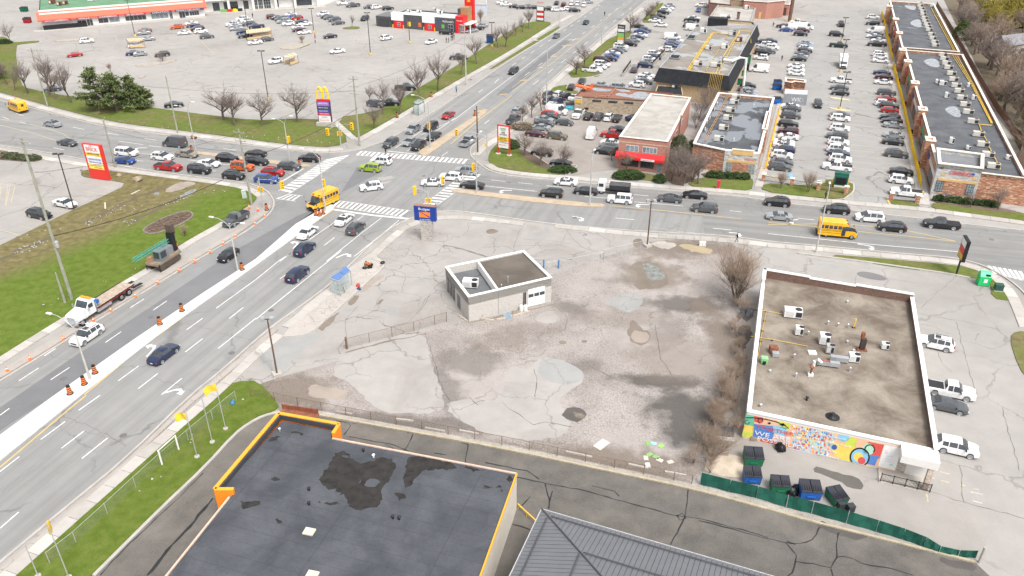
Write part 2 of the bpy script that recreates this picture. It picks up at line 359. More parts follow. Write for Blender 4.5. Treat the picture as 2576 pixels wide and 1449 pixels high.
def kerb(path,name='kerb',w=.28,h=.13,m=None,parent=None):
 p=smooth_path(path,1);o=obj(name,kerbvf(p,w,-.05,h),m or M_KERB,parent)
 return o if parent else tag(o,kind='structure')
for pth in(AE_S,BN_E,AW_N,BS_W):kerb(pth)
def patch(pts,m,z,name='road_patch',amp=0,step=1.0,parent=None,seed=1):
 p=wobble(pts,amp,step,seed)if amp else pts
 return obj(name,sheetvf(p,z),m,parent or road)
patch(dl((0,1090),(142,990),(337,853),(512,735),(644,650),(744,563),(824,513),(900,458),(985,400),(905,402),(800,440),(700,512),(600,580),(520,635),(375,770),(175,905),(48,993),(-60,1065)),M_ROADM,.007)
patch(dl((-40,1110),(142,990),(337,853),(512,735),(644,650),(744,563),(824,513),(858,485),(965,430),(900,418),(848,500),(745,545),(600,625),(525,675),(375,775),(175,905),(48,993),(-60,1065)),M_ROADD,.010)
patch(dl((824,513),(848,500),(900,467),(968,437),(990,424),(904,410),(836,410),(822,428),(880,432),(880,445),(840,490)),M_ROADM,.0085)
patch(WL('c1',[(2190,400),(2330,310),(2500,340),(2470,420),(2330,430)]),M_ROADM,.011,amp=.15)
patch(dl((1221,440),(1393,458),(1583,474),(1783,490),(1932,508),(2142,532),(2417,566),(2650,592),(2650,700),(2530,694),(2432,654),(2180,629),(1930,606),(1772,588),(1767,545),(1550,524),(1510,512),(1340,497),(1221,482),(1150,470),(1180,440)),M_ROADE,.007)
patch(dl((-90,236),(75,273),(217,311),(400,340),(604,365),(779,386),(850,386),(690,496),(640,464),(457,439),(215,400),(-90,350)),M_ROADW,.0055)
patch(dl((1180,300),(1290,215),(1420,120),(1560,20),(1600,-20),(1560,-25),(1440,60),(1345,128),(1330,150),(1250,215)),M_ROADM,.007)
patch(dl((1246,240),(1342,160),(1380,130),(1420,100),(1435,104),(1380,150),(1330,196),(1276,238)),M_ROADD,.010)
for pts in([(1420,660),(1500,640),(1530,640),(1490,660),(1440,668)],[(1380,610),(1520,590),(1560,610),(1430,640)]):patch(WL('b2',pts),M_FRONT,.012)
def median(pts,m,name,h=.15):
 return structure(name,prism(pts,-.05,h),m)
med1=median(dl((-60,1140),(0,1097),(142,993),(337,856),(512,738),(644,653),(744,565),(812,525),(826,516),(838,517),(841,524),(759,585),(644,668),(415,831),(207,993),(0,1160),(-60,1210)),M_CONCN,'concrete_median')
median(dl((1134,478),(1150,476),(1221,484),(1346,498),(1471,511),(1514,514),(1524,518),(1514,522),(1446,519),(1346,510),(1221,495),(1140,484)),M_CONCB,'paved_median')
median(dl((1052,386),(1060,377),(1109,348),(1204,287),(1216,275),(1224,277),(1222,286),(1120,360),(1079,389),(1064,392)),M_CONCB,'paved_median')
median(dl((478,381),(497,382),(542,387),(664,402),(751,411),(777,415),(782,419),(754,422),(676,411),(560,397),(480,386)),M_CONCB,'paved_median')
# -- painted lines, each a piece of the road
def line(t,pts,w=.14,m=None,z=.014,name='lane_line',parent=None):
 p=WL(t,pts)if t else pts
 return obj(name,ribbonvf(p,w,z),m or M_WHITE,parent or road)
def dashes(t,a,b,n,fill=.4,w=.14,m=None):
 A,B=W(t,*a),W(t,*b)
 for i in range(n):
  line(None,[mix(A,B,i/n),mix(A,B,(i+fill)/n)],w,m)
line('c1',[(850,1449),(1390,1000),(1690,780),(2140,450),(2390,260),(2576,130)],.16,M_YEL)
line('d1',[(0,580),(500,160),(690,5)],.18,M_YEL)
line('b2',[(190,1449),(560,1190),(945,925)],.16,M_YEL)
for a,b in[((1190,1310),(1395,1160)),((1880,795),(2040,680)),((2175,580),(2576,290)),((1390,1390),(1590,1235)),((1865,1020),(2040,885)),((2305,685),(2450,570)),((1625,1449),(1830,1285)),((2195,985),(2576,680)),((510,1300),(700,1175)),((1060,925),(1220,815)),((1540,600),(1680,505)),((190,1310),(390,1180)),((445,1060),(560,985)),((1310,575),(1450,485))]:line('c1',[a,b])
for a,b in[((0,615),(155,495)),((325,360),(520,215)),((630,125),(800,5)),((490,430),(675,288)),((655,510),(862,345)),((0,1068),(150,938)),((0,165),(75,110))]:line('d1',[a,b],.15)
line('c2',[(0,290),(220,110),(390,0)]);line('c2',[(0,690),(260,480),(560,240),(860,0)])
for a,b in[((400,1449),(560,1330)),((700,1230),(960,1050)),((1180,1035),(1240,990)),((845,1290),(950,1210)),((870,1449),(1240,1150),),((1240,1150),(1425,1010)),((1150,1400),(1600,1035)),((2030,390),(2095,345))]:line('b2',[a,b],.13)
line('c2',[(240,285),(310,235)])
line('a1',[(0,1200),(300,1250),(530,1310),(640,1350),(700,1390),(725,1410)],.14,M_YELW);line('a1',[(0,1260),(300,1330),(565,1415)],.14,M_YELW)
for a,b in[((20,1175),(90,1200)),((160,1140),(240,1165)),((735,1280),(850,1303)),((1080,1340),(1195,1360)),((1455,1395),(1570,1412)),((205,1420),(305,1442)),((200,1225),(290,1250))]:line('a1',[a,b])
for a,b in[((535,305),(645,328)),((1195,240),(1440,275)),((1500,285),(1625,300)),((2245,315),(2380,330)),((1340,435),(1440,440)),((1900,430),(2000,437)),((2190,470),(2330,480)),((2100,535),(2170,542)),((1360,360),(1560,378)),((1180,480),(1330,500))]:line('b1',[a,b])
for a,b in[((0,690),(520,745)),((60,630),(200,645)),((330,658),(475,672)),((610,688),(770,703)),((1000,795),(1240,815)),((1190,745),(1310,757)),((1495,778),(1640,790)),((1500,850),(1990,893)),((2290,1115),(2475,1135)),((2460,940),(2576,952)),((1310,1013),(1500,1030))]:line('b3',[a,b])
line('b3',[(1250,890),(1800,940),(2576,1022)],.14,M_YEL);line('b4',[(0,1058),(540,1105)],.14,M_YEL);line('b4',[(0,1080),(520,1072)],.14,M_YEL)
line('b4',[(830,1078),(1090,1100)],.14,M_YEL);line('b4',[(900,1148),(1500,1205),(1905,1250)],.14,M_YEL);line('b4',[(1400,1140),(1905,1250)],.14,M_YEL)
line('b4',[(0,1170),(500,1222),(1000,1275),(1910,1352)]);line('b4',[(300,1015),(465,1032)])
for a,b in[((2400,835),(2440,795)),((2240,930),(2280,900)),((2300,1245),(2345,1210))]:line('a2',[a,b])
line('b2',[(1560,310),(1870,110)]);line('b2',[(1680,340),(2160,10)]);line('a2',[(1660,1360),(2000,1200),(2576,770)]);line('a3',[(0,775),(330,520),(600,330)],.13)
dashes('a3',(0,660),(900,60),12);dashes('a3',(130,760),(1180,0),11,.35);dashes('a3',(215,850),(1250,40),10,.35)
line('a3',[(0,920),(330,690),(700,395),(1100,60)],.16,M_YELW);line('a3',[(0,880),(300,660),(560,440)],.14,M_YELW);line('a2',[(1960,1449),(2250,1200),(2576,960)],.16,M_YEL)
for a,b in[((80,812),(145,804)),((255,684),(310,676)),((400,566),(455,565)),((505,463),(605,450)),((568,403),(685,390))]:line('a3',[a,b],.6,M_YEL)
line('a2',[(2230,1120),(2330,1105)],.6,M_YEL);line('a2',[(2455,952),(2530,945)],.5,M_YEL)
for t_,x,y in(('c1',1520,670),('d1',985,328),('c1',2330,1030),('b2',575,585),('b2',1850,590),('b3',240,655),('b3',900,1010),('c1',640,1290),('a2',2160,800),('b1',1200,270),('c2',150,600),('b4',2250,1230)):obj('manhole_cover',lathe(W(t_,x,y),[(.42,.012),(.42,.019)],14),mat('cast_iron',(.15,.145,.14),.7,.2),road)
line('b2',[(945,928),(1330,985),(1715,1022)],.5);line('b2',[(1490,340),(1785,372)],.4,M_WORN);line('b2',[(640,515),(430,640)],.45,M_WORN);line('b2',[(2400,590),(2220,720)],.4,M_WORN)
def crosswalk(q,n,fill=.5,m=None):
 a,b,c,d=[W('b2',*p)for p in q]
 for i in range(n):
  f0,f1=i/n,(i+fill)/n
  obj('crosswalk_bar',sheetvf([mix(a,b,f0),mix(a,b,f1),mix(d,c,f1),mix(d,c,f0)],.015),m or(M_WHITE if random.random()<.65 else M_WORN),road)
 for u,v in((a,b),(d,c)):obj('crosswalk_border',ribbonvf([u,v],.16,.0165),M_WORN,road)
crosswalk([(870,425),(385,742),(490,772),(1100,378)],15,.55)
crosswalk([(1215,340),(2315,424),(2275,468),(1165,380)],24,.5)
crosswalk([(2265,565),(1765,935),(1890,950),(2420,575)],15,.5)
crosswalk([(950,832),(1725,942),(1640,1002),(880,890)],17,.5)
crosswalk([(480,772),(630,790),(560,845),(360,818)],4,.5,M_WORN)
def px_sheet(t,pts,m,z,name,parent):return obj(name,sheetvf(WL(t,pts),z),m,parent)
def arrow(t,tail,tip,side,name='turn_arrow'):
 a,b=W(t,*tail),W(t,*tip);d=(b-a);L=d.length;d.normalize();s=Vector((-d.y,d.x,0))*side;P=lambda u,v:a+d*u+s*v
 p=[P(0,-.15),P(L*.6,-.15),P(L*.78,.1),P(L*.78,.55),P(L*.62,.55),P(L*.82,1.25),P(L*1.05,.55),P(L*.95,.55),P(L*.95,-.1),P(L*.7,-.38),P(0,-.38)]
 obj(name,sheetvf(p,.0145),M_WHITE,road)
arrow('c1',(1455,1065),(1570,945),1);arrow('c1',(1640,1449),(1840,1390),-1);arrow('b2',(520,1320),(585,1250),1);arrow('b2',(975,1420),(1090,1370),-1)
arrow('b3',(1650,885),(1510,880),1);arrow('b3',(870,1000),(1000,1025),-1);arrow('b4',(900,1280),(1075,1310),-1);arrow('b4',(310,1035),(200,1045),1);arrow('b3',(270,740),(140,740),1);arrow('b1',(1470,312),(1360,312),1);arrow('b3',(2450,1165),(2576,1175),-1)
for i in range(7):
 a,b=W('c4',2220+i*52,150+i*9),W('c4',2290+i*52,235+i*13)
 obj('crosswalk_bar',ribbonvf([a,b],.55,.0152),M_WORN,road)
 # -- lots and yards
front=structure('forecourt',sheetvf(dl((560,985),(644,890),(709,845),(764,780),(834,722),(900,660),(1000,575),(1060,548),(1130,540),(1221,548),(1371,570),(1486,580),(1621,594),(1660,602),(1622,612),(1390,690),(1180,806),(900,880),(860,905),(700,950),(600,985)),.006),M_FRONT)
back=structure('vacant_lot',sheetvf(dl((600,985),(700,950),(860,905),(900,880),(1180,806),(1390,690),(1622,612),(1660,602),(1740,604),(1840,612),(1880,640),(1885,700),(1880,800),(1870,900),(1840,1000),(1800,1100),(1765,1190),(1740,1222),(1571,1190),(1288,1130),(959,1070),(798,1041),(704,1034),(655,985)),.0085),M_BACK)
lane=structure('service_lane',sheetvf(dl((236,1449),(277,1408),(409,1276),(516,1175),(590,1093),(626,1066),(663,1046),(704,1037),(798,1044),(959,1073),(1288,1133),(1571,1194),(1729,1227),(1932,1281),(2043,1313),(2180,1346),(2329,1384),(2453,1415),(2490,1449),(2560,1540),(2560,1800),(100,1800),(150,1530)),.006),M_LANE)
kerb(dl((236,1449),(277,1408),(409,1276),(516,1175),(590,1093),(626,1066),(663,1046),(704,1037)),w=.35)
kerb(dl((798,1044),(959,1073),(1288,1133),(1571,1194),(1729,1227),(1932,1281),(2043,1313),(2180,1346),(2329,1384),(2453,1415)),m=mat('sandy_kerb',(.42,.36,.26),.9,.15),w=.25,h=.16)
gp=dl((798,1038),(959,1067),(1288,1126),(1571,1186),(1729,1219),(1932,1272),(2043,1303),(2120,1322))
structure('gravel_strip',ribbonvf(gp,.75,.012),M_GRAV)
rg=random.Random(3);gv=[]
for q in resample(gp,.055):
 s=rg.uniform(.03,.075);gv.append(boxvf((q.x+rg.uniform(-.4,.4),q.y+rg.uniform(-.4,.4),0),(s,s,s*.8),rg.uniform(0,3),z0=.01))
tag(obj('gravel',join(*gv),M_GRAV),'pale loose stones beside the service lane kerb','gravel',kind='stuff')
right=structure('side_car_park',sheetvf(dl((1880,635),(1960,615),(2052,632),(2182,645),(2300,655),(2460,672),(2545,745),(2600,850),(2700,1100),(2700,1500),(2480,1449),(2453,1412),(2180,1340),(1932,1272),(1770,1195),(1800,1100),(1840,1000),(1870,900),(1880,800)),.0045),M_LOT)
yardp=structure('rear_yard',sheetvf(dl((1780,1145),(1870,1100),(2200,1200),(2330,1240),(2480,1290),(2480,1410),(2180,1342),(1932,1276),(1765,1200)),.0065),asphalt('yard_asphalt',(.312,.292,.272),.85,(.19,.168,.15),.45,.3,.09))
plaza_e=structure('plaza_car_park',sheetvf(dl((1895,478),(1920,400),(1950,300),(1966,250),(2030,40),(2210,20),(2240,150),(2320,480),(2320,520),(2240,520),(2150,505),(2150,455),(2070,448),(1995,465),(1935,460)),.0035),asphalt('plaza_asphalt',(.285,.277,.268),.9,(.17,.15,.135),.35,.5,.1))
structure('auto_yard',sheetvf(dl((1330,300),(1390,240),(1450,240),(1560,270),(1640,250),(1560,345),(1548,425),(1500,430),(1430,445),(1395,430),(1300,370)),.003),asphalt('auto_yard_asphalt',(.29,.262,.238),.8,(.13,.11,.095),.5,.5,.15))
structure('woodland_ground',sheetvf(dl((2360,-30),(2424,100),(2576,400),(2700,560),(3000,600),(3200,-30)),.004),M_LITTER)
# -- lawns
def lawn(pts,m=None,name='lawn',edge=True,h=.10):
 p=smooth_path(dl(*pts),1,True)
 return structure(name,prism(p,-.05,h),m or M_GRASS)
lawn([(-60,930),(0,899),(100,838),(172,798),(320,706),(382,672),(475,605),(550,565),(620,520),(640,508),(648,494),(629,478),(607,471),(475,453),(275,431),(220,427),(203,433),(206,444),(230,448),(277,453),(325,463),(250,499),(185,528),(110,565),(0,618),(-60,650)],M_GFIELD,'grass_field')
lawn([(-60,215),(0,232),(107,262),(225,293),(325,313),(440,326),(604,347),(691,359),(779,368),(840,370),(883,352),(831,303),(804,301),(726,299),(644,304),(500,287),(390,272),(185,245),(75,225),(50,212),(37,115),(60,110),(97,107),(99,102),(27,108),(-60,112)])
lawn([(841,297),(929,284),(976,270),(1044,228),(1069,212),(1134,175),(1209,125),(1288,74),(1330,55),(1375,54),(1388,58),(1380,66),(1288,125),(1134,212),(909,343),(893,345)])
lawn([(1230,174),(1288,138),(1406,64),(1410,70),(1288,144),(1240,173)])
lawn([(1230,385),(1248,364),(1262,352),(1300,372),(1395,427),(1424,437),(1395,441),(1321,433),(1246,421),(1228,408)])
lawn([(1419,195),(1463,158),(1500,116),(1548,90),(1594,74),(1575,105),(1545,114),(1508,140),(1485,165),(1472,175),(1512,187),(1498,194)])
lawn([(1613,57),(1642,57),(1645,38),(1660,20),(1672,6),(1650,12),(1625,38)])
lawn([(1382,231),(1395,218),(1433,213),(1421,227),(1455,229),(1450,237),(1425,237)])
lawn([(1553,428),(1560,426),(1668,444),(1684,456),(1664,458),(1590,450),(1552,446)],M_GRASSD)
lawn([(1723,468),(1755,446),(1823,453),(1880,448),(1897,452),(1890,483),(1805,475)])
lawn([(1919,461),(1992,467),(2075,464),(2078,450),(2147,460),(2147,480),(2122,503),(2017,493),(1915,481)])
lawn([(2239,501),(2307,509),(2315,522),(2242,516)])
lawn([(2347,508),(2444,521),(2600,538),(2600,562),(2420,536),(2342,525)])
lawn([(2060,639),(2232,652),(2402,668),(2460,679),(2498,692),(2519,712),(2540,738),(2545,758),(2495,751),(2490,708),(2460,702),(2390,690),(2310,680),(2200,665)])
lawn([(2538,850),(2557,833),(2600,838),(2640,960),(2590,960),(2562,925)],M_GRASSD)
lawn([(-60,1530),(38,1449),(176,1326),(327,1182),(419,1097),(500,1037),(548,995),(580,966),(610,960),(648,958),(705,1020),(690,1034),(660,1043),(620,1066),(584,1093),(510,1175),(403,1276),(271,1408),(230,1449),(150,1520),(60,1600)],M_GRASSN)
lawn([(0,92),(20,96),(24,106),(-30,108)])
for pts in([(700,120),(752,108),(790,108),(742,126)],[(860,70),(902,66),(906,73),(866,74)]):lawn(pts,M_GRASSD,'island_lawn')
for pts in([(336,164),(355,160),(400,155),(446,150),(440,155),(400,163),(350,168)],[(692,121),(745,106),(784,106),(782,110),(740,127)],[(345,195),(370,188),(358,198)],[(130,102),(240,95),(240,98),(148,106)]):
 structure('kerbed_island',prism(smooth_path(dl(*pts),1,True),-.05,.14),mat('stone_edging',(.38,.34,.29),.9,.25,2))
structure('mulch_bed',prism(smooth_path(WL('b1',[(1440,1150),(1480,1100),(1640,1020),(1800,960),(1900,945),(1955,985),(1900,1040),(1760,1110),(1600,1170),(1490,1180)]),2,True),.05,.16),M_MULCH)
rc=random.Random(4);cl=[]
for _ in range(260):
 f,a=math.sqrt(rc.random())*.95,rc.uniform(0,6.28);q=W('b1',1698+f*(235*math.cos(a)+30*math.sin(a)),1065-f*(95*math.cos(a)-45*math.sin(a)));s_=rc.uniform(.1,.45);cl.append(boxvf((q.x,q.y,0),(s_,s_*rc.uniform(.5,1),s_*.55),a,z0=.13))
tag(obj('soil_clods',join(*cl),M_MULCH),'rough clods of soil on the oval bed','soil',kind='stuff')
kerb(smooth_path(WL('b1',[(1440,1150),(1480,1100),(1640,1020),(1800,960),(1900,945),(1955,985),(1900,1040),(1760,1110),(1600,1170),(1490,1180),(1440,1150)]),1),w=.3,h=.22,m=mat('bed_edging',(.22,.185,.16),.9,.3,3))
structure('mulch_border',prism(smooth_path(WL('b3',[(330,330),(400,330),(690,515),(600,520),(480,470),(380,400)]),1,True),.05,.125),M_MULCH)
structure('mulch_border',prism(smooth_path(WL('e2',[(330,800),(800,830),(1370,870),(1370,930),(1000,960),(500,900)]),1,True),-.05,.13),M_MULCH)
structure('mulch_border',prism(smooth_path(WL('b4',[(1660,830),(2000,870),(2500,940),(2480,975),(2000,915),(1680,860)]),1,True),.0,.13),M_MULCH)
structure('mulch_border',prism(smooth_path(WL('b3',[(1800,560),(1860,420),(2150,480),(2150,560),(2000,690),(1840,660)]),1,True),-.05,.09),M_MULCH)
# -- sidewalks of separate slabs
def sidewalk(pts,width=1.5,slab=2.0,m=None,z=.125):
 p=smooth_path(dl(*pts),2);root=tag(bpy.data.objects.new('sidewalk',None),kind='structure');link(root);ORG[root.name]=Vector((0,0,0))
 q=resample(p,slab);rr=random.Random(len(q))
 for a,b in zip(q,q[1:]):
  d=(b-a);d.z=0;L=d.length;d.normalize();s=Vector((-d.y,d.x,0))*width/2;e=d*.025
  mm=m or rr.choice(SLABS)
  zz=z+rr.uniform(-.006,.006)
  V=[a+e-s,b-e-s,b-e+s,a+e+s];V=[Vector((v.x,v.y,-.05))for v in V]+[Vector((v.x,v.y,zz))for v in V]
  obj('slab',(V,[(4,5,6,7),(0,1,5,4),(1,2,6,5),(2,3,7,6),(3,0,4,7)]),mm,root)
 return root
SLABS=[mat('slab_%d'%i,c,.9,.07,.8,9)for i,c in enumerate([(.42,.395,.367),(.40,.37,.34),(.44,.41,.38),(.41,.385,.355),(.38,.355,.325),(.47,.45,.42)])]
sidewalk([(-40,934),(0,909),(75,861),(160,808),(337,701),(382,676),(475,611),(558,566),(625,525)],1.5,2.4)
sidewalk([(-60,367),(0,378),(125,401),(217,416),(270,424),(425,445),(600,467),(645,484),(662,500)],1.5,2.4)
sidewalk([(-60,225),(0,241),(107,272),(225,303),(325,322),(425,333),(604,356),(691,368),(779,378),(840,380),(890,366)],1.8,3.0)
sidewalk([(900,355),(1000,299),(1134,218),(1288,131),(1390,64),(1440,38)],1.8,3.0)
sidewalk([(835,300),(862,325),(893,352)],1.5,2.4)
sidewalk([(1196,392),(1214,372),(1260,346),(1296,318),(1332,283),(1374,228),(1416,188),(1453,158),(1500,118),(1560,66),(1620,18)],1.8,3.0)
sidewalk([(1226,414),(1251,430),(1330,440),(1441,448),(1583,464),(1766,477),(1865,484),(1932,492),(2017,500),(2125,510),(2315,526),(2427,541),(2600,565)],1.7,3.0)
sidewalk([(1396,569),(1500,580),(1621,592),(1746,600),(1865,608),(1932,618),(2057,627),(2182,640),(2300,650),(2400,660),(2444,668),(2507,698),(2544,738),(2566,790),(2590,850)],1.6,3.0)
sidewalk([(-30,1492),(20,1449),(176,1311),(300,1202),(410,1104),(535,997),(590,945),(644,892),(709,838)],1.5,2.4)
sidewalk([(719,824),(799,760),(894,683),(939,644),(1004,582),(1054,556),(1130,545),(1221,553),(1330,566)],1.4,2.4)
sidewalk([(1908,470),(1921,430),(1936,372),(1955,293),(1966,250)],1.5,3.0,SLABS[0])
sidewalk([(2323,515),(2317,470),(2300,400),(2270,290),(2246,180),(2222,50)],2.2,3.6,SLABS[0])
boul=asphalt('boulevard_paving',(.36,.325,.295),.85,(.23,.19,.165),.5,.4,.3,stain_scale=.25)
structure('boulevard',prism(dl((-60,970),(0,934),(140,850),(265,775),(400,690),(512,630),(604,575),(655,530),(672,512),(684,520),(674,535),(636,562),(600,588),(512,640),(412,700),(265,789),(140,868),(0,953),(-60,990)),-.05,.118),boul)
structure('boulevard',prism(dl((-20,1450),(160,1298),(315,1164),(478,1006),(555,945),(640,868),(690,826),(700,830),(640,885),(555,957),(478,1020),(300,1190),(176,1300),(0,1450)),-.05,.118),boul)
structure('boulevard',prism(dl((712,847),(764,772),(834,719),(880,675),(935,636),(967,662),(965,672),(930,705),(880,752),(835,795),(792,832),(764,842)),-.05,.10),asphalt('stop_paving',(.40,.365,.335),.85,(.24,.2,.175),.5,.8,.5,stain_scale=.3))
kerb(WL('c2',[(270,868),(400,862),(500,845),(600,795),(700,700),(860,560),(1060,370),(1230,220),(1295,155),(1270,120),(1170,85)]),w=.3,h=.2)
for pts in(WL('b4',[(1200,815),(1205,840),(1225,880)]),):kerb(pts,m=M_YEL,w=.3)
kerb(WL('b4',[(580,620),(860,655),(865,740),(840,770),(760,830)]),w=.3,h=.18)
kerb(WL('c4',[(300,28),(370,40),(900,105),(1500,190),(1840,240),(2030,280)]),w=.35,h=.2)
kerb(WL('b3',[(340,290),(500,385),(690,515),(850,480),(920,485),(915,510),(840,575)]),w=.25,h=.18)
kerb(WL('e4',[(430,600),(510,520),(640,480),(830,470),(750,570),(1020,590)]),w=.3);kerb(WL('e4',[(720,345),(1100,335),(1330,310),(1470,260)]),w=.3)
# -- patches, puddles, dirt and cracks on the empty lot
def lp(t,pts,m,z=.012,amp=.12,step=.7,name='asphalt_patch',parent=None,seed=None):
 return obj(name,sheetvf(wobble(smooth_path(WL(t,pts),1,True),amp,step,seed or len(pts)),z),m,parent or back)
lp('c2',[(770,1180),(860,1000),(1000,940),(1400,850),(1640,840),(1720,880),(1740,1050),(1780,1200),(1890,1449),(1880,1640),(1300,1640),(1180,1560),(1060,1449),(950,1330),(800,1280)],M_PATCH,amp=.2,name='smooth_patch')
lp('D',[(1262,1010),(1275,930),(1300,920),(1330,935),(1350,905),(1395,898),(1455,925),(1475,960),(1440,975),(1400,1010),(1440,1060),(1420,1100),(1300,1110),(1180,1075),(1110,1020),(1180,1000)],M_PATCH,amp=.2,name='smooth_patch')
lp('c3',[(240,1370),(290,1200),(420,1180),(600,1250),(740,1340),(700,1420),(520,1470)],M_PATCHG,.0145)
lp('c3',[(910,625),(1130,530),(1360,570),(1290,670),(1210,745),(1060,690)],M_PATCHG,amp=.05,step=2)
lp('c3',[(200,780),(390,700),(440,740),(520,820),(300,840)],M_PATCH)
for pts in([(1150,290),(1230,230),(1340,210),(1500,250),(1580,380),(1560,470),(1330,500),(1240,500),(1230,430),(1270,380),(1250,300)],[(1170,1000),(1170,830),(1250,800),(1310,900),(1390,920),(1410,980),(1330,1060),(1230,1050)]):lp('c3',pts,M_DIRT,.0135,.2,name='muddy_patch')
lp('c3',[(1310,235),(1340,225),(1430,250),(1510,310),(1550,370),(1510,400),(1420,418),(1350,370),(1330,290)],M_WATER,.016,.08,.5,'puddle')
lp('c3',[(1190,960),(1230,900),(1290,920),(1370,930),(1390,980),(1320,1040),(1230,1030)],M_DIRTL,.016,.12,.5,'muddy_patch')
lp('c2',[(520,1400),(560,1330),(700,1370),(900,1400),(930,1449),(850,1500),(560,1480)],M_DIRTL,.012,.2,name='dirt_patch')
lp('d3',[(390,170),(440,100),(570,110),(600,160),(560,215),(470,220)],M_WET,.0135,.2,name='pothole');lp('d3',[(480,130),(510,150),(580,150),(570,190),(520,190)],M_WATERB,.016,.08,.4,'puddle')
lp('c3',[(1400,20),(1600,20),(1660,60),(1560,100),(1430,60)],M_GRAV,.0135,.25,name='gravel_patch');lp('c3',[(1660,40),(1900,60),(2060,110),(1980,140),(1760,110)],asphalt('straw',(.36,.29,.19),.7,(.22,.17,.11),.5,0),.0138,.25,name='straw_patch')
for pts in([(460,1030),(500,1008),(550,1020),(540,1048),(490,1052)],[(690,1020),(730,1000),(760,1020),(730,1040)]):lp('c3',pts,M_DIRT,.0136,.08,.3,'drain_cover')
lp('c2',[(910,530),(960,480),(1030,430),(1010,520),(950,565)],M_DIRT,.0126,.2,name='dirt_stain',parent=front);lp('c2',[(600,800),(760,650),(870,600),(760,720),(680,820)],M_DIRT,.0126,.2,name='dirt_stain',parent=front)
lp('c2',[(1215,540),(1240,500),(1290,480),(1270,520),(1235,545)],M_DIRT,.0128,.08,.3,name='dirt_stain',parent=front);lp('c2',[(1100,320),(1250,240),(1300,250),(1130,380),(1030,440)],M_DIRTL,.0122,.2,name='dirt_stain',parent=front)
for pts in([(860,610),(980,560),(1090,570),(1030,635)],[(1190,600),(1330,570),(1480,610),(1410,660),(1260,620)],[(1560,310),(1690,250),(1750,300),(1640,340)]):lp('c2',pts,M_PATCHG,.0124,.04,2,parent=front)
for pts in([(0,1140),(60,1120),(140,1140),(100,1170),(20,1175)],[(590,1090),(640,1095),(650,1145),(600,1150)],[(290,1100),(380,1090),(370,1140),(290,1140)],[(400,1165),(560,1160),(590,1190),(420,1200)],[(1490,1230),(1560,1215),(1590,1260),(1540,1320),(1480,1290)]):lp('b3',pts,M_DIRT if len(pts)>4 else M_PATCHG,.0126,.06,.6,parent=front)
lp('c2',[(0,1050),(240,830),(740,840),(520,960),(330,1150),(300,1210),(180,1230),(100,1200)],M_PATCHG,.0122,.08,parent=front)
def cracks(t,lines,w=.04,m=None,z=.018,name='crack',parent=None,jit=.12,seed=5):
 rr=random.Random(seed)
 for L in lines:
  p=resample(WL(t,L),.8)+[W(t,*L[-1])]
  p=[q+Vector((rr.uniform(-jit,jit),rr.uniform(-jit,jit),0))for q in p]
  obj(name,ribbonvf(p,[w*rr.uniform(.4,1.3)for _ in p],z),m or M_CRACK,parent or front)
cracks('c2',[[(1000,720),(1020,640),(1300,680),(1270,740),(1340,770),(1540,720),(1650,600),(1720,520),(1740,460),(1880,410)],[(980,720),(870,720)],[(1500,640),(1640,600),(1760,420)],[(1090,590),(1300,620)],[(800,1000),(910,880),(890,700),(1020,560)],[(1340,130),(1460,40),(1500,60)],[(1550,80),(1760,130),(1900,80)],[(1370,190),(1510,230),(1480,340),(1460,420),(1640,450)],[(680,515),(780,520),(860,550)],[(520,560),(600,590),(700,500),(760,450),(860,460)],[(620,570),(400,720),(300,850)],[(1180,600),(1240,470),(1360,390)],[(1200,60),(1500,120),(1600,180)],[(1640,300),(1900,200)]],.05)
cracks('b2',[[(2240,1190),(2300,1140),(2290,1060),(2576,1080)],[(2000,1250),(2100,1230),(2080,1170)],[(1480,1310),(1560,1340),(1700,1320),(1800,1449)],[(1660,1400),(1720,1290)],[(1950,1280),(2200,1310),(2480,1400)]],.05)
cracks('b3',[[(280,1320),(320,1200),(330,1170),(400,1060)],[(270,1290),(600,1290),(760,1280),(830,1130)],[(500,1250),(580,1330),(700,1340)],[(1100,1160),(1250,1240),(1260,1310)],[(380,1230),(640,1240),(780,1260),(1130,1350)],[(840,1150),(860,1200),(980,1310),(1090,1350)]],.05)
cracks('b2',[[(2060,1290),(2250,1330),(2500,1410)]],.35,M_DIRT)
cracks('D',[[(868,888),(960,862),(1070,840)],[(1180,812),(1260,795),(1400,765)]],.3,M_DIRT,parent=back)
cracks('D',[[(1068,840),(1090,900),(1110,970),(1130,1010)],[(1262,1012),(1320,1055),(1345,1070),(1370,1060),(1440,1075)],[(1205,1020),(1180,1000)],[(1345,930),(1350,970),(1345,1000)],[(1480,920),(1560,960),(1640,965)],[(1395,770),(1430,800),(1420,830)],[(1650,820),(1660,900),(1700,960)]],.09,M_CRACK,parent=back)
cracks('c1',[[(1680,700),(2000,760),(2330,860),(2576,910)],[(1520,1270),(1800,1360),(2000,1449)],[(500,1050),(650,1100),(740,1100)],[(1320,540),(1620,560)],[(2370,540),(2470,470),(2450,420)]],.04,parent=road,jit=.2)
cracks('d1',[[(500,185),(720,250),(1010,400)],[(680,285),(900,360),(1000,400)],[(0,790),(200,640),(300,560)]],.04,parent=road,jit=.2)
cracks('b2',[[(2030,700),(2200,600),(2380,520)],[(1640,850),(1690,780),(1820,730)],[(1540,600),(1700,500),(1990,460)],[(1790,730),(1840,870),(2000,880)],[(2240,860),(2250,960)],[(1500,880),(1640,830)]],.045,parent=road,jit=.2)
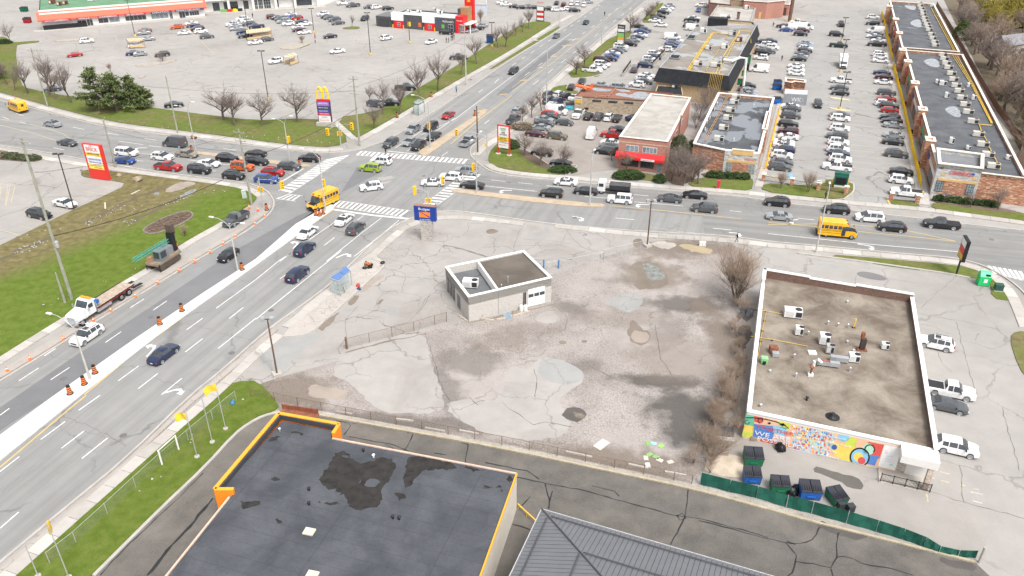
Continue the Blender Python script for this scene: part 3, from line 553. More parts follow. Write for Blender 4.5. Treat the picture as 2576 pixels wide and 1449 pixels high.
cracks('b3',[[(0,870),(600,930),(1100,990)],[(700,940),(720,880)],[(260,960),(280,900)],[(1230,930),(1260,980),(1240,1050)],[(440,950),(460,910)],[(280,770),(330,720)],[(430,790),(460,750)],[(920,840),(935,800)],[(700,1090),(1400,1160),(1900,1180)]],.045,parent=road,jit=.1)
cracks('b1',[[(0,70),(500,170),(1000,230),(1500,330)]],.04,parent=road,jit=.15)
cracks('a1',[[(0,1250),(600,1340),(1000,1420)]],.04,parent=road,jit=.1)
cracks('d3',[[(0,655),(300,715),(600,770),(900,860),(1300,965),(1500,990),(1800,1070),(2046,1140)],[(1405,760),(1390,950),(1320,1100),(1265,1200)],[(0,590),(120,610),(215,675)],[(265,710),(280,790),(300,850),(290,915)],[(320,770),(300,850)],[(75,890),(145,815)],[(640,730),(820,770),(860,810)],[(1320,965),(1330,1000),(1370,1010),(1400,980),(1370,950),(1320,965)],[(0,1040),(100,1060),(160,1090)]],.13,M_SEAL,parent=lane,jit=.06)
cracks('d4',[[(0,1000),(250,1060),(500,1130),(680,1170),(760,1180),(880,1170),(930,1110),(960,1050)],[(690,1170),(770,1270),(760,1400),(700,1440)],[(760,1320),(900,1340),(1050,1370),(1090,1290),(1090,1200),(1110,1090)],[(1090,1290),(1180,1280),(1300,1340),(1480,1370),(1700,1430)],[(1050,1380),(1060,1436)],[(770,1190),(700,1160)]],.13,M_SEAL,parent=lane,jit=.06)
cracks('d2',[[(640,210),(770,235),(700,320)],[(800,230),(770,235)],[(740,335),(950,375),(1100,400),(1220,450)],[(1030,395),(1100,430)],[(1205,305),(1255,305),(1220,400),(1185,440)],[(1640,385),(1700,400),(1670,540)],[(1420,465),(1520,480)],[(1830,545),(2046,585)]],.13,M_SEAL,parent=lane,jit=.05)
cracks('d1',[[(1700,830),(1560,1000),(1400,1180),(1290,1300),(1180,1449)]],.3,M_SEAL,parent=lane,jit=.08);cracks('d1',[[(1620,630),(1400,850),(1100,1130),(900,1330),(800,1449)]],.12,M_SEAL,parent=lane,jit=.05)
lp('d4',[(890,600),(950,565),(1100,620),(1250,650),(1310,700),(1310,760),(1220,750),(1050,650),(920,620)],asphalt('loose_gravel',(.13,.12,.11),.6,(.08,.08,.08),.5,0),.012,.15,name='gravel_spill',parent=yardp)
lp('c4',[(490,140),(560,120),(700,150),(760,185),(680,190),(560,165)],M_PATCHG,.0065,.1,parent=right);lp('c4',[(880,230),(930,205),(1080,225),(1200,270),(1190,305),(1050,290),(930,265)],asphalt('dark_patch',(.17,.165,.165),.85,(.13,.13,.13),.3,0),.0075,.06,parent=right)
for pts in([(2290,680),(2350,672),(2440,690),(2450,730),(2380,830),(2300,800)],[(2280,860),(2420,870),(2400,1000),(2330,1120),(2270,1010)]):lp('c3',pts,M_WET,.0125,.2,name='damp_ground',parent=right)
lp('c3',[(2290,690),(2350,680),(2430,700),(2420,740),(2340,780),(2295,740)],glassy('dark_puddle',(.09,.1,.12),.06,.7),.015,.06,.4,'puddle',right)
lp('d4',[(1880,1280),(2050,1320),(2200,1340),(2220,1400),(2050,1380),(1900,1330)],M_WET,.012,.15,name='damp_ground',parent=lane);lp('d4',[(920,990),(1150,1060),(1380,1110),(1280,1160),(1080,1110),(940,1040)],M_WET,.012,.15,name='damp_ground',parent=lane)
cracks('c4',[[(1540,580),(1700,420),(1900,260)],[(1540,640),(1900,700),(2300,790)],[(1900,720),(1950,950),(2050,1300),(2100,1449)],[(2080,900),(2120,830)],[(1700,1000),(1760,1150),(1850,1220)],[(880,330),(890,250)],[(320,220),(390,190),(390,80)],[(1200,280),(1500,330)]],.05,parent=right)
cracks('d4',[[(1830,770),(2050,840),(2400,930),(2576,980)],[(2070,560),(2100,860)],[(2400,100),(2450,300),(2540,600)]],.06,parent=right)
for a,b in[((1910,610),(1990,630)),((1920,680),(1980,695)),((2070,712),(2110,722)),((2180,745),(2220,752)),((1805,775),(1815,850)),((1840,655),(1870,665))]:line('d4',[a,b],.15,M_YELW,.0095,'stall_line',right)
for a,b in[((2155,770),(2250,790)),((2170,840),(2245,860))]:line('d4',[a,b],.12,M_WORN,.0095,'stall_line',right)
def stalls(A,B,n,d,m=M_YELW,parent=plaza_e,w=.12,z=.008):
 for i in range(n+1):
  p=mix(A,B,i/n);obj('stall_line',ribbonvf([p,p+d],w,z),m,parent)
stalls(W('D',2300,475),W('D',2222,120),38,-E2*5.3)
stalls(W('D',2085,430),W('D',2095,60),42,E2*10.4)
stalls(W('D',1938,440),W('D',1966,270),20,E2*5.3)
for i in range(5):obj('hatch_line',ribbonvf([W('e2',1690+i*110,835+i*8),W('e2',1850+i*110,960+i*8)],.14,.009),M_YEL,plaza_e)
obj('accessible_mark',sheetvf(WL('e2',[(2080,820),(2215,825),(2215,890),(2080,880)]),.009),mat('blue_marking',(.2,.42,.62),.7,.25,3),plaza_e)
for t,q in(('a4',[(608,975),(640,980),(800,1000),(828,1012),(820,1018),(760,1010),(640,995)]),('a4',[(605,1088),(640,1085),(800,1110),(835,1122),(825,1128),(700,1115),(640,1100)])):
 structure('kerbed_island',prism(smooth_path(WL(t,q),1,True),-.05,.15),mat('painted_kerb',(.55,.46,.30),.8,.15))
def grounds(lines,m=M_YELW,w=.12):
 g=[x for x in bpy.data.objects if x.name=='ground'][0]
 for t,L in lines:obj('stall_line',ribbonvf(WL(t,L),w,-.04),m,g)
grounds([('a1',[(1870,265),(2160,548)]),('a1',[(1160,355),(1185,415)]),('a1',[(1450,470),(1570,615)]),('a1',[(2200,240),(2330,330)])]+[('a1',[(1960+40*i,345+40*i),(2130+40*i,328+40*i)])for i in range(5)]+[('a1',[(1490+15*i,520+18*i),(1640+15*i,505+18*i)])for i in range(1)]+[('b1',[(0,665),(150,690)]),('b1',[(150,690),(110,860)]),('b1',[(80,680),(50,885)]),('b1',[(100,690),(60,880)]),('b1',[(10,670),(0,800)]),('b1',[(1010,695),(1170,720)]),('b1',[(870,745),(1070,775)]),('b1',[(700,800),(930,835)]),('b1',[(560,900),(720,935)]),('b1',[(270,1010),(430,1045)]),('b1',[(190,1090),(330,1120)]),('b1',[(0,1130),(215,1185)])])
cracks('b1',[[(0,740),(300,640),(560,530),(780,510)],[(0,1000),(300,900),(560,700)],[(340,540),(480,560),(540,600)],[(420,680),(560,710),(700,610)]],.12,mat('lot_sealer',(.15,.15,.155),.7),z=-.038,parent=[x for x in bpy.data.objects if x.name=='ground'][0],jit=.2)
cracks('a2',[[(0,660),(500,900),(900,930)],[(500,500),(900,570),(1090,550)],[(100,860),(700,820),(1200,780)],[(700,700),(1200,820),(1500,800)],[(1300,650),(1900,490)],[(1200,300),(1330,560)],[(0,1100),(200,960),(300,950)]],.09,mat('lot_crack',(.2,.185,.17),.8),z=-.038,parent=[x for x in bpy.data.objects if x.name=='ground'][0],jit=.4)
# -- building helpers
def onplane(t,x,y,A,n):
 ox,oy,s=TILE[t];u=(ox+x*s-CXP)/FPX;v=(CYP-oy-y*s)/FPX
 d=Vector((u,CP+v*SP,-SP+v*CP));o=Vector((0,0,H));k=(A-o).dot(n)/d.dot(n);return o+d*k
def ccw(p):
 n=len(p);a=sum(p[i].x*p[(i+1)%n].y-p[(i+1)%n].x*p[i].y for i in range(n))
 return list(p)if a>0 else list(p)[::-1]
def inset(p,d):
 p=ccw(p);n=len(p);out=[]
 for i in range(n):
  a,b,c=p[i-1],p[i],p[(i+1)%n]
  d1=Vector((b.x-a.x,b.y-a.y)).normalized();d2=Vector((c.x-b.x,c.y-b.y)).normalized()
  n1,n2=Vector((-d1.y,d1.x)),Vector((-d2.y,d2.x));k=1+n1.dot(n2);m_=(n1+n2)*(d/max(k,.2))
  out.append(Vector((b.x+m_.x,b.y+m_.y,b.z)))
 return out
def ringvf(p,th,z0,z1):
 o=ccw(p);i_=inset(p,th);n=len(o);V=[]
 for q,z in((o,z0),(o,z1),(i_,z1),(i_,z0)):V+=[Vector((v.x,v.y,z))for v in q]
 F=[]
 for k in range(n):
  j=(k+1)%n
  for r in range(4):s=(r+1)%4;F.append((r*n+k,r*n+j,s*n+j,s*n+k))
 return V,F
def centroid(p):c=sum((Vector((q.x,q.y,0))for q in p),Vector())/len(p);return c
def building(name,label,poly,h,wall,roof,par=.5,th=.3,coping=None,cap=.12,roofdrop=None,cat='building',copw=.08):
 b=thing(name,centroid(poly),label,cat);p=ccw(poly)
 rd=par if roofdrop is None else roofdrop
 obj('wall',join(prism(p,-.05,h,cap=False),ringvf(p,th,h-rd-.05,h)),wall,b)
 obj('roof',sheetvf(inset(p,th-.02),h-rd),roof,b)
 if coping:obj('coping',ringvf(inset(p,-copw),th+2*copw,h+.003,h+cap),coping,b)
 return b
def wdir(A,B):
 d=B-A;d.z=0;d.normalize();return d,Vector((d.y,-d.x,0))
def panel(b,A,B,u0,u1,z0,z1,m,name,d=.06,off=0.0,rel=True,parent=None):
 dr,n=wdir(A,B);L=(B-A).length if rel else 1.0
 a=Vector((A.x,A.y,0))+dr*u0*L+n*off;c=Vector((A.x,A.y,0))+dr*u1*L+n*off
 V=[a,c,c+n*d,a+n*d];V=[Vector((v.x,v.y,z0))for v in V]+[Vector((v.x,v.y,z1))for v in V]
 return obj(name,(V,[(3,2,1,0),(4,5,6,7),(0,1,5,4),(1,2,6,5),(2,3,7,6),(3,0,4,7)]),m,parent or b)
M_GLASS=glassy('window_glass',(.05,.06,.07),.06,.7);M_GLASSL=glassy('pale_window_glass',(.22,.27,.30),.1,.7)
M_FRAMEW=mat('white_frame',(.72,.72,.70),.5,.06);M_FRAMED=mat('dark_frame',(.05,.05,.055),.5,.1)
def window(b,A,B,u0,u1,z0,z1,nx=2,ny=1,fm=None,gm=None,off=0.0,name='window'):
 L=(B-A).length;fw=.07/L
 w_=panel(b,A,B,u0,u1,z0,z1,fm or M_FRAMEW,name,.05,off)
 for i in range(nx):
  for j in range(ny):
   a0=u0+fw+(u1-u0-fw)*i/nx;a1=u0+(u1-u0-fw)*(i+1)/nx
   c0=z0+.07+(z1-z0-.07)*j/ny;c1=z0+(z1-z0-.07)*(j+1)/ny
   panel(b,A,B,a0,a1,c0,c1,gm or M_GLASS,'pane',.012,.052+off,parent=w_)
 return w_
M_HVACW=mat('white_unit_metal',(.68,.68,.66),.5,.08,2);M_HVACB=mat('beige_unit_metal',(.52,.48,.42),.55,.08,2);M_HVACG=mat('grey_unit_metal',(.36,.36,.36),.5,.1,2)
M_GRILLE=mat('dark_grille',(.035,.035,.04),.6,.2);M_STEEL=mat('galvanised_steel',(.48,.50,.52),.45,.12,1.5,metal=.5);M_RUST=mat('rusty_metal',(.26,.10,.06),.85,.3,2);M_BLACK=mat('black_metal',(.018,.018,.02),.5,.2)
M_YPIPE=mat('yellow_pipe_paint',(.72,.47,.07),.5,.1)
def hvac(loc,s,ang,label,m=None,group=None,fan=1,name='rooftop_unit'):
 t=thing(name,loc,label,'air unit',group);x,y,z=loc;ca,sa=math.cos(ang),math.sin(ang)
 L=lambda dx,dy,dz:(x+dx*ca-dy*sa,y+dx*sa+dy*ca,z+dz)
 cab=obj('cabinet',boxvf(L(0,0,.15+s[2]/2),s,ang),m or M_HVACW,t)
 obj('base_rail',boxvf(L(0,0,.075),(s[0]*.96,s[1]*.92,.15),ang),M_GRILLE,t)
 for i in range(fan):
  c=L(s[0]*(.28-.45*i),0,.15+s[2]);obj('fan',lathe(c,[(min(s[:2])*.36,0),(min(s[:2])*.36,.03),(min(s[:2])*.1,.035)],10),M_GRILLE,t)
 obj('grille',boxvf(L(s[0]*.3,-s[1]/2,.15+s[2]*.5),(s[0]*.34,.03,s[2]*.75),ang),M_GRILLE,t)
 obj('access_panel',boxvf(L(-s[0]*.2,-s[1]/2,.15+s[2]*.5),(s[0]*.42,.03,s[2]*.7),ang),mat('panel_metal',(.55,.55,.55),.5,.1),t)
 return t
def vent(loc,label,h=.6,r=.12,m=None):
 t=thing('roof_vent',loc,label,'vent','small roof vents')
 obj('pipe',lathe(loc,[(r,0),(r,h)],8),m or M_STEEL,t);obj('cap',lathe((loc[0],loc[1],loc[2]+h),[(r*1.7,0),(r*1.7,.06),(r*.3,.18)],8),m or M_STEEL,t);return t
def on_roof(t,x,y,z):return W(t,x,y,z)
angE2=-R(19.8)
# -- empty brick office on the vacant lot
M_PALEBRICK=stonemat('pale_brick',(.46,.435,.40),(.53,.505,.47),(.40,.375,.35),9,16,(.34,.32,.295))
M_GRAVROOF=roofmat('gravel_roof',(.095,.078,.064),(.14,.12,.10),0);M_DARKROOF=roofmat('dark_roof',(.10,.105,.11),(.15,.155,.16),0,pool=.5,poolcol=(.05,.045,.04),pscale=.3)
M_COPW=mat('white_coping',(.80,.80,.79),.55,.03)
h1=4.0
pB1=[W('D',x,y,h1)for x,y in((1120,672),(1178,748),(1388,699),(1318,631))]
b=thing('brick_office',centroid(pB1),'small pale brick office with white coping and one garage door on the vacant lot','building');B1=b
obj('wall',join(prism(pB1,-.05,h1,cap=False),ringvf(pB1,.3,h1-1.3,h1)),M_PALEBRICK,b)
q1,q2=mix(pB1[0],pB1[3],.40),mix(pB1[1],pB1[2],.352)
ins=inset([pB1[0],pB1[1],q2,q1],.25);obj('roof',sheetvf(ins,h1-1.2),M_DARKROOF,b)
obj('roof',prism(inset([q1,q2,pB1[2],pB1[3]],.25),h1-1.3,h1-.22),M_GRAVROOF,b)
obj('coping',ringvf(inset(pB1,-.06),.42,h1+.003,h1+.1),M_COPW,b)
obj('divider_wall',kerbvf([mix(q1,q2,.04),mix(q1,q2,.96)],.3,h1-1.2,h1+.02),M_COPW,b)
FL,FR=pB1[1],pB1[2]
def gdoor(b,A,B,u0,u1,z0,z1,rows,m,glassrow,ncol=3):
 d=panel(b,A,B,u0,u1,z0,z1,M_FRAMEW,'garage_door',.05)
 for r in range(rows):
  a0,a1=z0+(z1-z0)*r/rows,z0+(z1-z0)*(r+1)/rows
  panel(b,A,B,u0+.003,u1-.003,a0+.02,a1-.02,m,'door_panel',.02,.052,parent=d)
  if r==glassrow:
   for k in range(ncol):panel(b,A,B,u0+(u1-u0)*(k+.06)/ncol,u0+(u1-u0)*(k+.94)/ncol,a0+.08,a1-.08,M_GLASS,'door_pane',.012,.073,parent=d)
gdoor(b,FL,FR,.71,.915,.12,2.95,4,mat('white_door',(.78,.78,.77),.5,.03),2)
dr,nn=wdir(pB1[0],pB1[1])
for i in range(3):window(b,pB1[0],pB1[1],.05+i*.13,.15+i*.13,.3,2.7,1,2,M_FRAMED)
window(b,pB1[0],pB1[1],.52,.66,.1,2.3,1,1,mat('grey_door',(.3,.3,.31),.6),M_GLASS,name='door')
for u in(.655,.675):obj('vent_pipe',tubevf([FL+(FR-FL)*u+nn*0+wdir(FL,FR)[1]*.12+Vector((0,0,z-h1))for z in(.1,2.7)],.07,8),M_BLACK,b)
panel(b,FL,FR,.345,.352,.1,h1-.1,mat('downpipe',(.33,.31,.29),.6),'control_joint',.03)
hvac(on_roof('c2',2160,360,h1-1.2),(2.2,1.3,1.0),R(-8),'white rooftop air unit in the sunken roof of the small brick office',M_HVACW)
for(x,y),s in(((2535,320),.9),((2470,370),.4)):vent(W('c2',x,y,h1-.22),'slim vent pipe on the gravel roof of the small brick office',s,.06)
for i,(x,y)in enumerate(((94,715),(136,715))):
 p=W('c3',x,y);t=thing('barrel',p,'white plastic barrel beside the garage door, %s one'%('left','right')[i],'barrel','white barrels');obj('drum',lathe(p,[(.27,0),(.3,.1),(.3,.85),(.26,.95)],12),mat('white_plastic',(.72,.72,.7),.5,.05),t);obj('lid',lathe(p+Vector((0,0,.95)),[(.2,0),(.2,.04)],10),M_HVACW,t)
def pallet(p,ang,label,tilt=0.0,m=None,s=(1.1,1.0)):
 t=thing('pallet',p,label,'pallet');ma=m or mat('weathered_wood',(.30,.25,.20),.9,.2)
 for i in range(6):
  o=obj('slat',boxvf((p.x,p.y,0),(s[0],s[1]/8,.03),ang,z0=p.z+.11),ma,t);o.location=Vector((-math.sin(ang),math.cos(ang),0))*(i-2.5)*s[1]/5.6
 for i in range(3):o=obj('stringer',boxvf((p.x,p.y,0),(.08,s[1],.1),ang,z0=p.z+.008),ma,t);o.location=Vector((math.cos(ang),math.sin(ang),0))*(i-1)*s[0]*.45
 if tilt:
  t.rotation_mode='XYZ';t.rotation_euler=(tilt,0,0)
 return t
pallet(W('c2',2530,655,.35),R(14),'blue-grey pallet leaning on the front wall of the small brick office',R(72),mat('blue_pallet',(.25,.33,.40),.7,.15));pallet(W('c3',45,735),R(10),'brown pallet with flattened boxes lying near the white barrels')
p=W('c2',2280,690);t=thing('satellite_dish',p,'white satellite dish standing on the ground before the brick office wall','satellite dish');obj('foot',boxvf(p,(.4,.3,.25),.3,z0=0),mat('breeze_block',(.45,.38,.31),.9),t);obj('post',tubevf([p+Vector((0,0,.2)),p+Vector((0,0,.8))],.04),M_STEEL,t)
dv=lathe((0,0,0),[(.02,0),(.35,.06),(.5,.16),(.52,.18),(.4,.12),(.05,.04)],14);o=obj('dish',dv,M_HVACW,t);o.location=(0,0,.75);o.rotation_euler=(R(75),0,R(10))
for i,L in enumerate(([(2040,655),(2130,715)],[(2300,695),(2395,705)],[(2420,700),(2576,665)],[(1930,420),(2000,500)])):tag(obj('parking_block',kerbvf(WL('c2',L),.22,.008,.2),mat('wood_block',(.45,.39,.32),.9,.15),base=W('c2',*L[0])),['short concrete block at the front-left foot of the brick office','concrete block just right of the satellite dish','long concrete block below the blue-grey pallet','concrete block along the glazed side of the brick office'][i],'parking block')
tag(obj('parking_block',kerbvf(WL('c3',[(5,770),(180,720)]),.22,.008,.2),MATS['wood_block'],base=W('c3',5,770)),'long concrete block in front of the brown pallet','parking block')
# -- mural building
M_ROOFTAN=roofmat('tan_gravel_roof',(.125,.098,.075),(.285,.245,.20),0);M_REDBROWN=stonemat('parapet_brick',(.15,.09,.07),(.19,.115,.09),(.12,.075,.06),4,10,(.12,.07,.05))
M_STUCCO=mat('white_stucco',(.70,.68,.65),.85,.05)
zr=3.4
NW,NE,SE,SW=W('D',1921,677,4.6),W('D',2299,740,4.6),W('D',2359,1132,4.1),W('D',1880,1036,3.75)
pB2=[Vector((q.x,q.y,0))for q in(NW,NE,SE,SW)]
b=B2=thing('mural_building',centroid(pB2),'flat-roofed white building with brown gravel roof and a colourful mural on its rear wall','building')
obj('roof',sheetvf(inset(pB2,.2),zr),M_ROOFTAN,b)
def parwall(A,B,z1,zin,th=.35,m=M_STUCCO):
 dr,n=wdir(A,B);a,c=Vector((A.x,A.y,0)),Vector((B.x,B.y,0));V=[]
 for q in(a,c,c-n*th,a-n*th):V+=[q]
 V=[Vector((v.x,v.y,-.05))for v in V]+[Vector((v.x,v.y,z1))for v in V]
 obj('wall',(V,[(0,1,5,4),(1,2,6,5),(3,0,4,7),(4,5,6,7)]),m,b)
 V2=[a-n*(th+.003),c-n*(th+.003)];V2=[Vector((v.x,v.y,z))for z in(zin,z1)for v in V2]
 obj('parapet_lining',(V2,[(1,0,2,3)]),M_REDBROWN,b)
 obj('coping',kerbvf([a-n*th/2,c-n*th/2],th+.14,z1+.003,z1+.13),M_COPW,b)
P2=ccw(pB2)
iSW=min(range(4),key=lambda i:(P2[i]-pB2[3]).length);o4=[P2[(iSW+k)%4]for k in range(4)]
sw,se,ne,nw=o4
parwall(sw,se,3.75,zr);parwall(se,ne,4.2,zr)
k1,k2=mix(ne,nw,.37),mix(ne,nw,.68);parwall(ne,k1,4.62,zr);parwall(k1,k2,4.45,zr);parwall(k2,nw,4.65,zr);parwall(nw,mix(nw,sw,.1),4.65,zr);parwall(mix(nw,sw,.1),mix(nw,sw,.62),3.9,zr);parwall(mix(nw,sw,.62),sw,3.72,zr)
A,Bq=sw,se;dmu,nmu=wdir(A,Bq);Lm=(Bq-A).length
MC={k:mat('mural_'+k,c,.7,.06,2)for k,c in dict(teal=(.16,.50,.33),peach=(.80,.50,.32),blue=(.10,.24,.58),sky=(.25,.55,.78),yellow=(.85,.62,.14),lime=(.60,.68,.10),red=(.68,.10,.09),white=(.80,.80,.80),navy=(.05,.12,.38),pink=(.80,.55,.50),black=(.012,.012,.014),lilac=(.55,.62,.80),mint=(.45,.72,.55),orange=(.80,.33,.10)).items()}
mural=panel(b,A,Bq,.002,.83,.1,3.45,MC['peach'],'mural',.02)
def mq(pts,c,k=1):
 V=[onplane('d4',x,y,A,nmu)+nmu*(.022+.004*k)for x,y in pts]
 V=[Vector((v.x,v.y,min(3.44,max(.12,v.z))))for v in V]
 nrm=sum(((V[i]-V[0]).cross(V[(i+1)%len(V)]-V[0])for i in range(len(V))),Vector())
 if nrm.dot(nmu)<0:V=V[::-1]
 obj('painted_shape',(V,[tuple(range(len(V)))]),MC[c],mural)
def mcirc(x,y,r,c,k=1,a0=0,a1=360,r2=0):
 n=20;pts=[(x+r*math.cos(R(a0+(a1-a0)*i/n)),y+r*.95*math.sin(R(a0+(a1-a0)*i/n)))for i in range(n+(0 if a1-a0==360 and not r2 else 1))]
 if r2:
  for i in range(n):
   q=[(x+rr*math.cos(R(a0+(a1-a0)*j/n)),y+rr*.95*math.sin(R(a0+(a1-a0)*j/n)))for j,rr in((i,r),(i+1,r),(i+1,r2),(i,r2))];mq(q,c,k)
 else:mq(pts,c,k)
mq([(375,150),(440,165),(440,250),(360,235)],'teal');mq([(440,165),(510,180),(505,225),(440,215)],'red');mq([(365,235),(440,250),(430,300),(350,290)],'yellow');mq([(350,290),(430,300),(420,340),(345,330)],'lime');mq([(510,180),(640,205),(635,250),(505,225)],'peach')
mq([(440,230),(600,250),(600,300),(435,280)],'blue');mq([(435,280),(600,300),(585,355),(425,335)],'blue',1);mq([(590,240),(700,260),(690,330),(585,300)],'sky',2);mq([(630,210),(730,225),(720,280),(640,260)],'lime',2);mq([(490,345),(620,370),(610,400),(485,370)],'red',2);mq([(620,370),(740,395),(735,420),(615,390)],'orange',2);mq([(590,300),(720,330),(715,395),(585,365)],'pink',1)
rm=random.Random(11);cols=['red','blue','sky','yellow','lilac','mint','peach','orange','white','lilac','sky','mint']
for i in range(20):
 for j in range(9):
  x=735+i*17+(j%2)*8;y=235+i*3.6+j*21.5
  if j>6 and i>16:continue
  mq([(x,y+18),(x+17,y+21),(x+8,y+1)],rm.choice(cols),1);mq([(x+8,y+1),(x+25,y+4),(x+17,y+21)],rm.choice(cols),2)
mcirc(1150,330,45,'sky',3);mcirc(1215,390,55,'lime',3);mcirc(1120,440,60,'yellow',4);mcirc(1075,415,22,'navy',5);mcirc(1190,480,80,'yellow',5);mcirc(1300,400,60,'peach',6)
mq([(1340,370),(1470,395),(1430,505),(1330,480)],'red',6);mq([(1430,480),(1395,560),(1330,545),(1350,480)],'blue',7);mcirc(1345,430,48,'mint',8);mcirc(1275,490,68,'sky',8);mcirc(1265,490,38,'yellow',9);mcirc(1290,520,30,'red',10)
mq([(1470,395),(1625,425),(1580,605),(1420,565)],'white',5);mcirc(1275,492,80,'black',11,100,330,68);mcirc(1275,492,80,'black',11,330,420,70);mcirc(1355,430,42,'black',12,150,400,33);mcirc(490,205,22,'black',7,90,380,16);mcirc(385,215,20,'black',7,0,300,15)
for L in([(370,180),(430,180),(520,190),(610,210),(690,245),(715,265)],[(440,185),(440,230),(430,275)]):
 for u,v in zip(L,L[1:]):mq([(u[0],u[1]-3),(v[0],v[1]-3),(v[0],v[1]+4),(u[0],u[1]+4)],'black',9)
mq([(640,235),(670,222),(690,240),(665,248)],'black',9);mq([(560,215),(575,225),(560,235),(545,222)],'black',9);mcirc(1490,450,14,'pink',8,0,300,8);mq([(1510,545),(1540,548),(1536,562),(1508,558)],'mint',8)
for i,(x,y,w_)in enumerate(((1480,480,60),(1475,500,50),(1478,520,45))):mq([(x,y),(x+w_,y+9),(x+w_,y+13),(x,y+4)],'lilac',8)
def mtext(s,x0,y0,x1,hgt,c,k=1.0):
 p0=onplane('d4',x0,y0,A,nmu);p1=onplane('d4',x1,y0+(x1-x0)*.235,A,nmu);text(s,Vector((p0.x,p0.y,p0.z))+nmu*.075*k,dmu,hgt,MC[c],mural,width=(p1-p0).length)
mtext('TOGETHER',455,262,750,.5,'red');mtext('WE ARE',440,310,720,.55,'white',1.1);mtext('POSSIBILITY',465,352,845,.5,'white',1.1);mtext('thriving community',930,312,1170,.26,'white');mtext('brighter future',1000,375,1200,.26,'white');mtext('second chance',880,412,1090,.24,'white');mtext('hakuna matata',945,470,1110,.2,'white')
pA,pC=mix(sw,se,.83),se
panel(b,pA,Vector((se.x,se.y,0)),.0,.28,.1,3.0,stonemat('stack_stone',(.42,.38,.33),(.52,.48,.42),(.34,.3,.27),3,8),'stone_cladding',.05)
panel(b,pA,se,-.06,1.04,3.0,3.95,M_STUCCO,'porch_fascia',2.0)
dq,nq=wdir(sw,se);cpos=se+nq*1.75-dq*.45
obj('porch_column',boxvf((cpos.x,cpos.y,0),(.5,.5,2.999),math.atan2(dq.y,dq.x),z0=.002),stonemat('porch_stone',(.50,.40,.32),(.62,.52,.43),(.36,.28,.24),4,8),b)
panel(b,pA,se,-.5,1.0,-.05,.14,M_CONC,'porch_slab',2.3)
rl=thing('railing',pA-dq*2+nq*2.2,'black metal railing around the porch of the mural building','railing');ra,rb=pA-dq*1.5+nq*2.2,se+nq*2.2
for i in range(5):q=mix(ra,rb,i/4);obj('post',boxvf((q.x,q.y,0),(.07,.07,1.15),0,z0=.145),M_BLACK,rl)
for z in(.3,1.15):obj('rail',kerbvf([ra,rb],.05,z,z+.05),M_BLACK,rl)
tag(obj('baluster',join(*[boxvf((mix(ra,rb,i/40).x,mix(ra,rb,i/40).y,0),(.025,.025,.8),0,z0=.352)for i in range(41)]),M_BLACK,rl),kind='stuff')
hvac(W('c4',245,660,zr),(2.3,1.3,1.0),R(-13),'largest white air unit near the left parapet of the brown gravel roof',M_HVACW)
hvac(W('c4',305,840,zr),(.95,.95,1.0),R(-13),'square light grey condenser below the largest unit on the gravel roof',M_HVACW,name='condenser')
hvac(W('c4',557,930,zr),(1.2,1.2,1.2),R(-13),'tall white square air unit at the middle of the gravel roof',M_HVACW)
hvac(W('c4',612,1025,zr),(.9,.9,1.0),R(-13),'grey condenser just right of the red duct on the gravel roof',M_HVACG,name='condenser')
hvac(W('c4',855,1110,zr),(1.2,1.0,.9),R(-10),'white condenser at the right end of the long duct on the gravel roof',M_HVACW,name='condenser')
hvac(W('c4',1170,985,zr),(.85,.8,.7),R(-13),'small white condenser near the right parapet of the gravel roof',M_HVACW,name='condenser')
p=W('c4',940,1000,zr);t=thing('exhaust_stack',p,'dark brown rusted exhaust stack standing on the gravel roof','exhaust stack');obj('base',boxvf(p,(1.2,.7,.2),R(-10),z0=zr),M_RUST,t);obj('body',boxvf(p,(.6,.6,1.5),R(-10),z0=zr+.2),mat('dark_rust',(.06,.045,.04),.8,.3),t);obj('hood',boxvf(p+Vector((-.15,.2,0)),(.4,.4,.8),R(-10),z0=zr+1.7),M_RUST,t)
p=W('c4',60,1040,zr);t=thing('rusty_fan_box',p,'rusty orange-red fan box with grey duct at the left of the gravel roof','fan box');obj('box',boxvf(p+Vector((0,.4,0)),(1.0,.8,.9),R(-5),z0=zr),M_RUST,t);obj('duct',boxvf(p+Vector((0,-.5,0)),(.8,.7,.5),R(-5),z0=zr+.1),M_STEEL,t)
p=W('c4',445,1030,zr);t=thing('duct_blower',p,'red-brown curved duct blower on a white base on the gravel roof','blower');obj('base',boxvf(p,(1.0,.9,.15),R(-5),z0=zr),M_HVACW,t);o=obj('drum',lathe((0,0,0),[(.45,-.35),(.48,-.3),(.48,.3),(.45,.35)],14),mat('red_brown_duct',(.22,.09,.07),.7,.2),t);o.location=(0,0,.62);o.rotation_euler=(0,R(90),R(-5))
p=W('c4',600,1165,zr);t=thing('duct_run',p,'long grey and rusty duct lying across the gravel roof','duct');obj('duct',boxvf((p.x,p.y,0),(2.6,.5,.55),R(-14),z0=zr+.2),M_STEEL,t);q=W('c4',710,1120,zr);obj('duct',boxvf((q.x,q.y,0),(2.1,.6,.6),R(-14),z0=zr+.2),M_STEEL,t);obj('rust_patch',boxvf((p.x-.4,p.y+.1,0),(1.2,.4,.02),R(-14),z0=zr+.755),M_RUST,t);q=W('c4',455,1170,zr);obj('elbow',tubevf([q,q+Vector((0,0,.9)),q+Vector((.3,-.1,1.2)),q+Vector((.8,-.2,.8))],.2,8),M_HVACW,t)
p=W('c4',425,1255,zr);t=thing('flue',p,'rusty flue pipe on a white curb on the gravel roof','flue');obj('curb',boxvf(p,(.6,.6,.3),R(-10),z0=zr),M_HVACW,t);obj('pipe',lathe(p+Vector((0,0,.3)),[(.12,0),(.12,.8),(.3,.85),(.3,.95),(.1,1.1)],10),M_RUST,t)
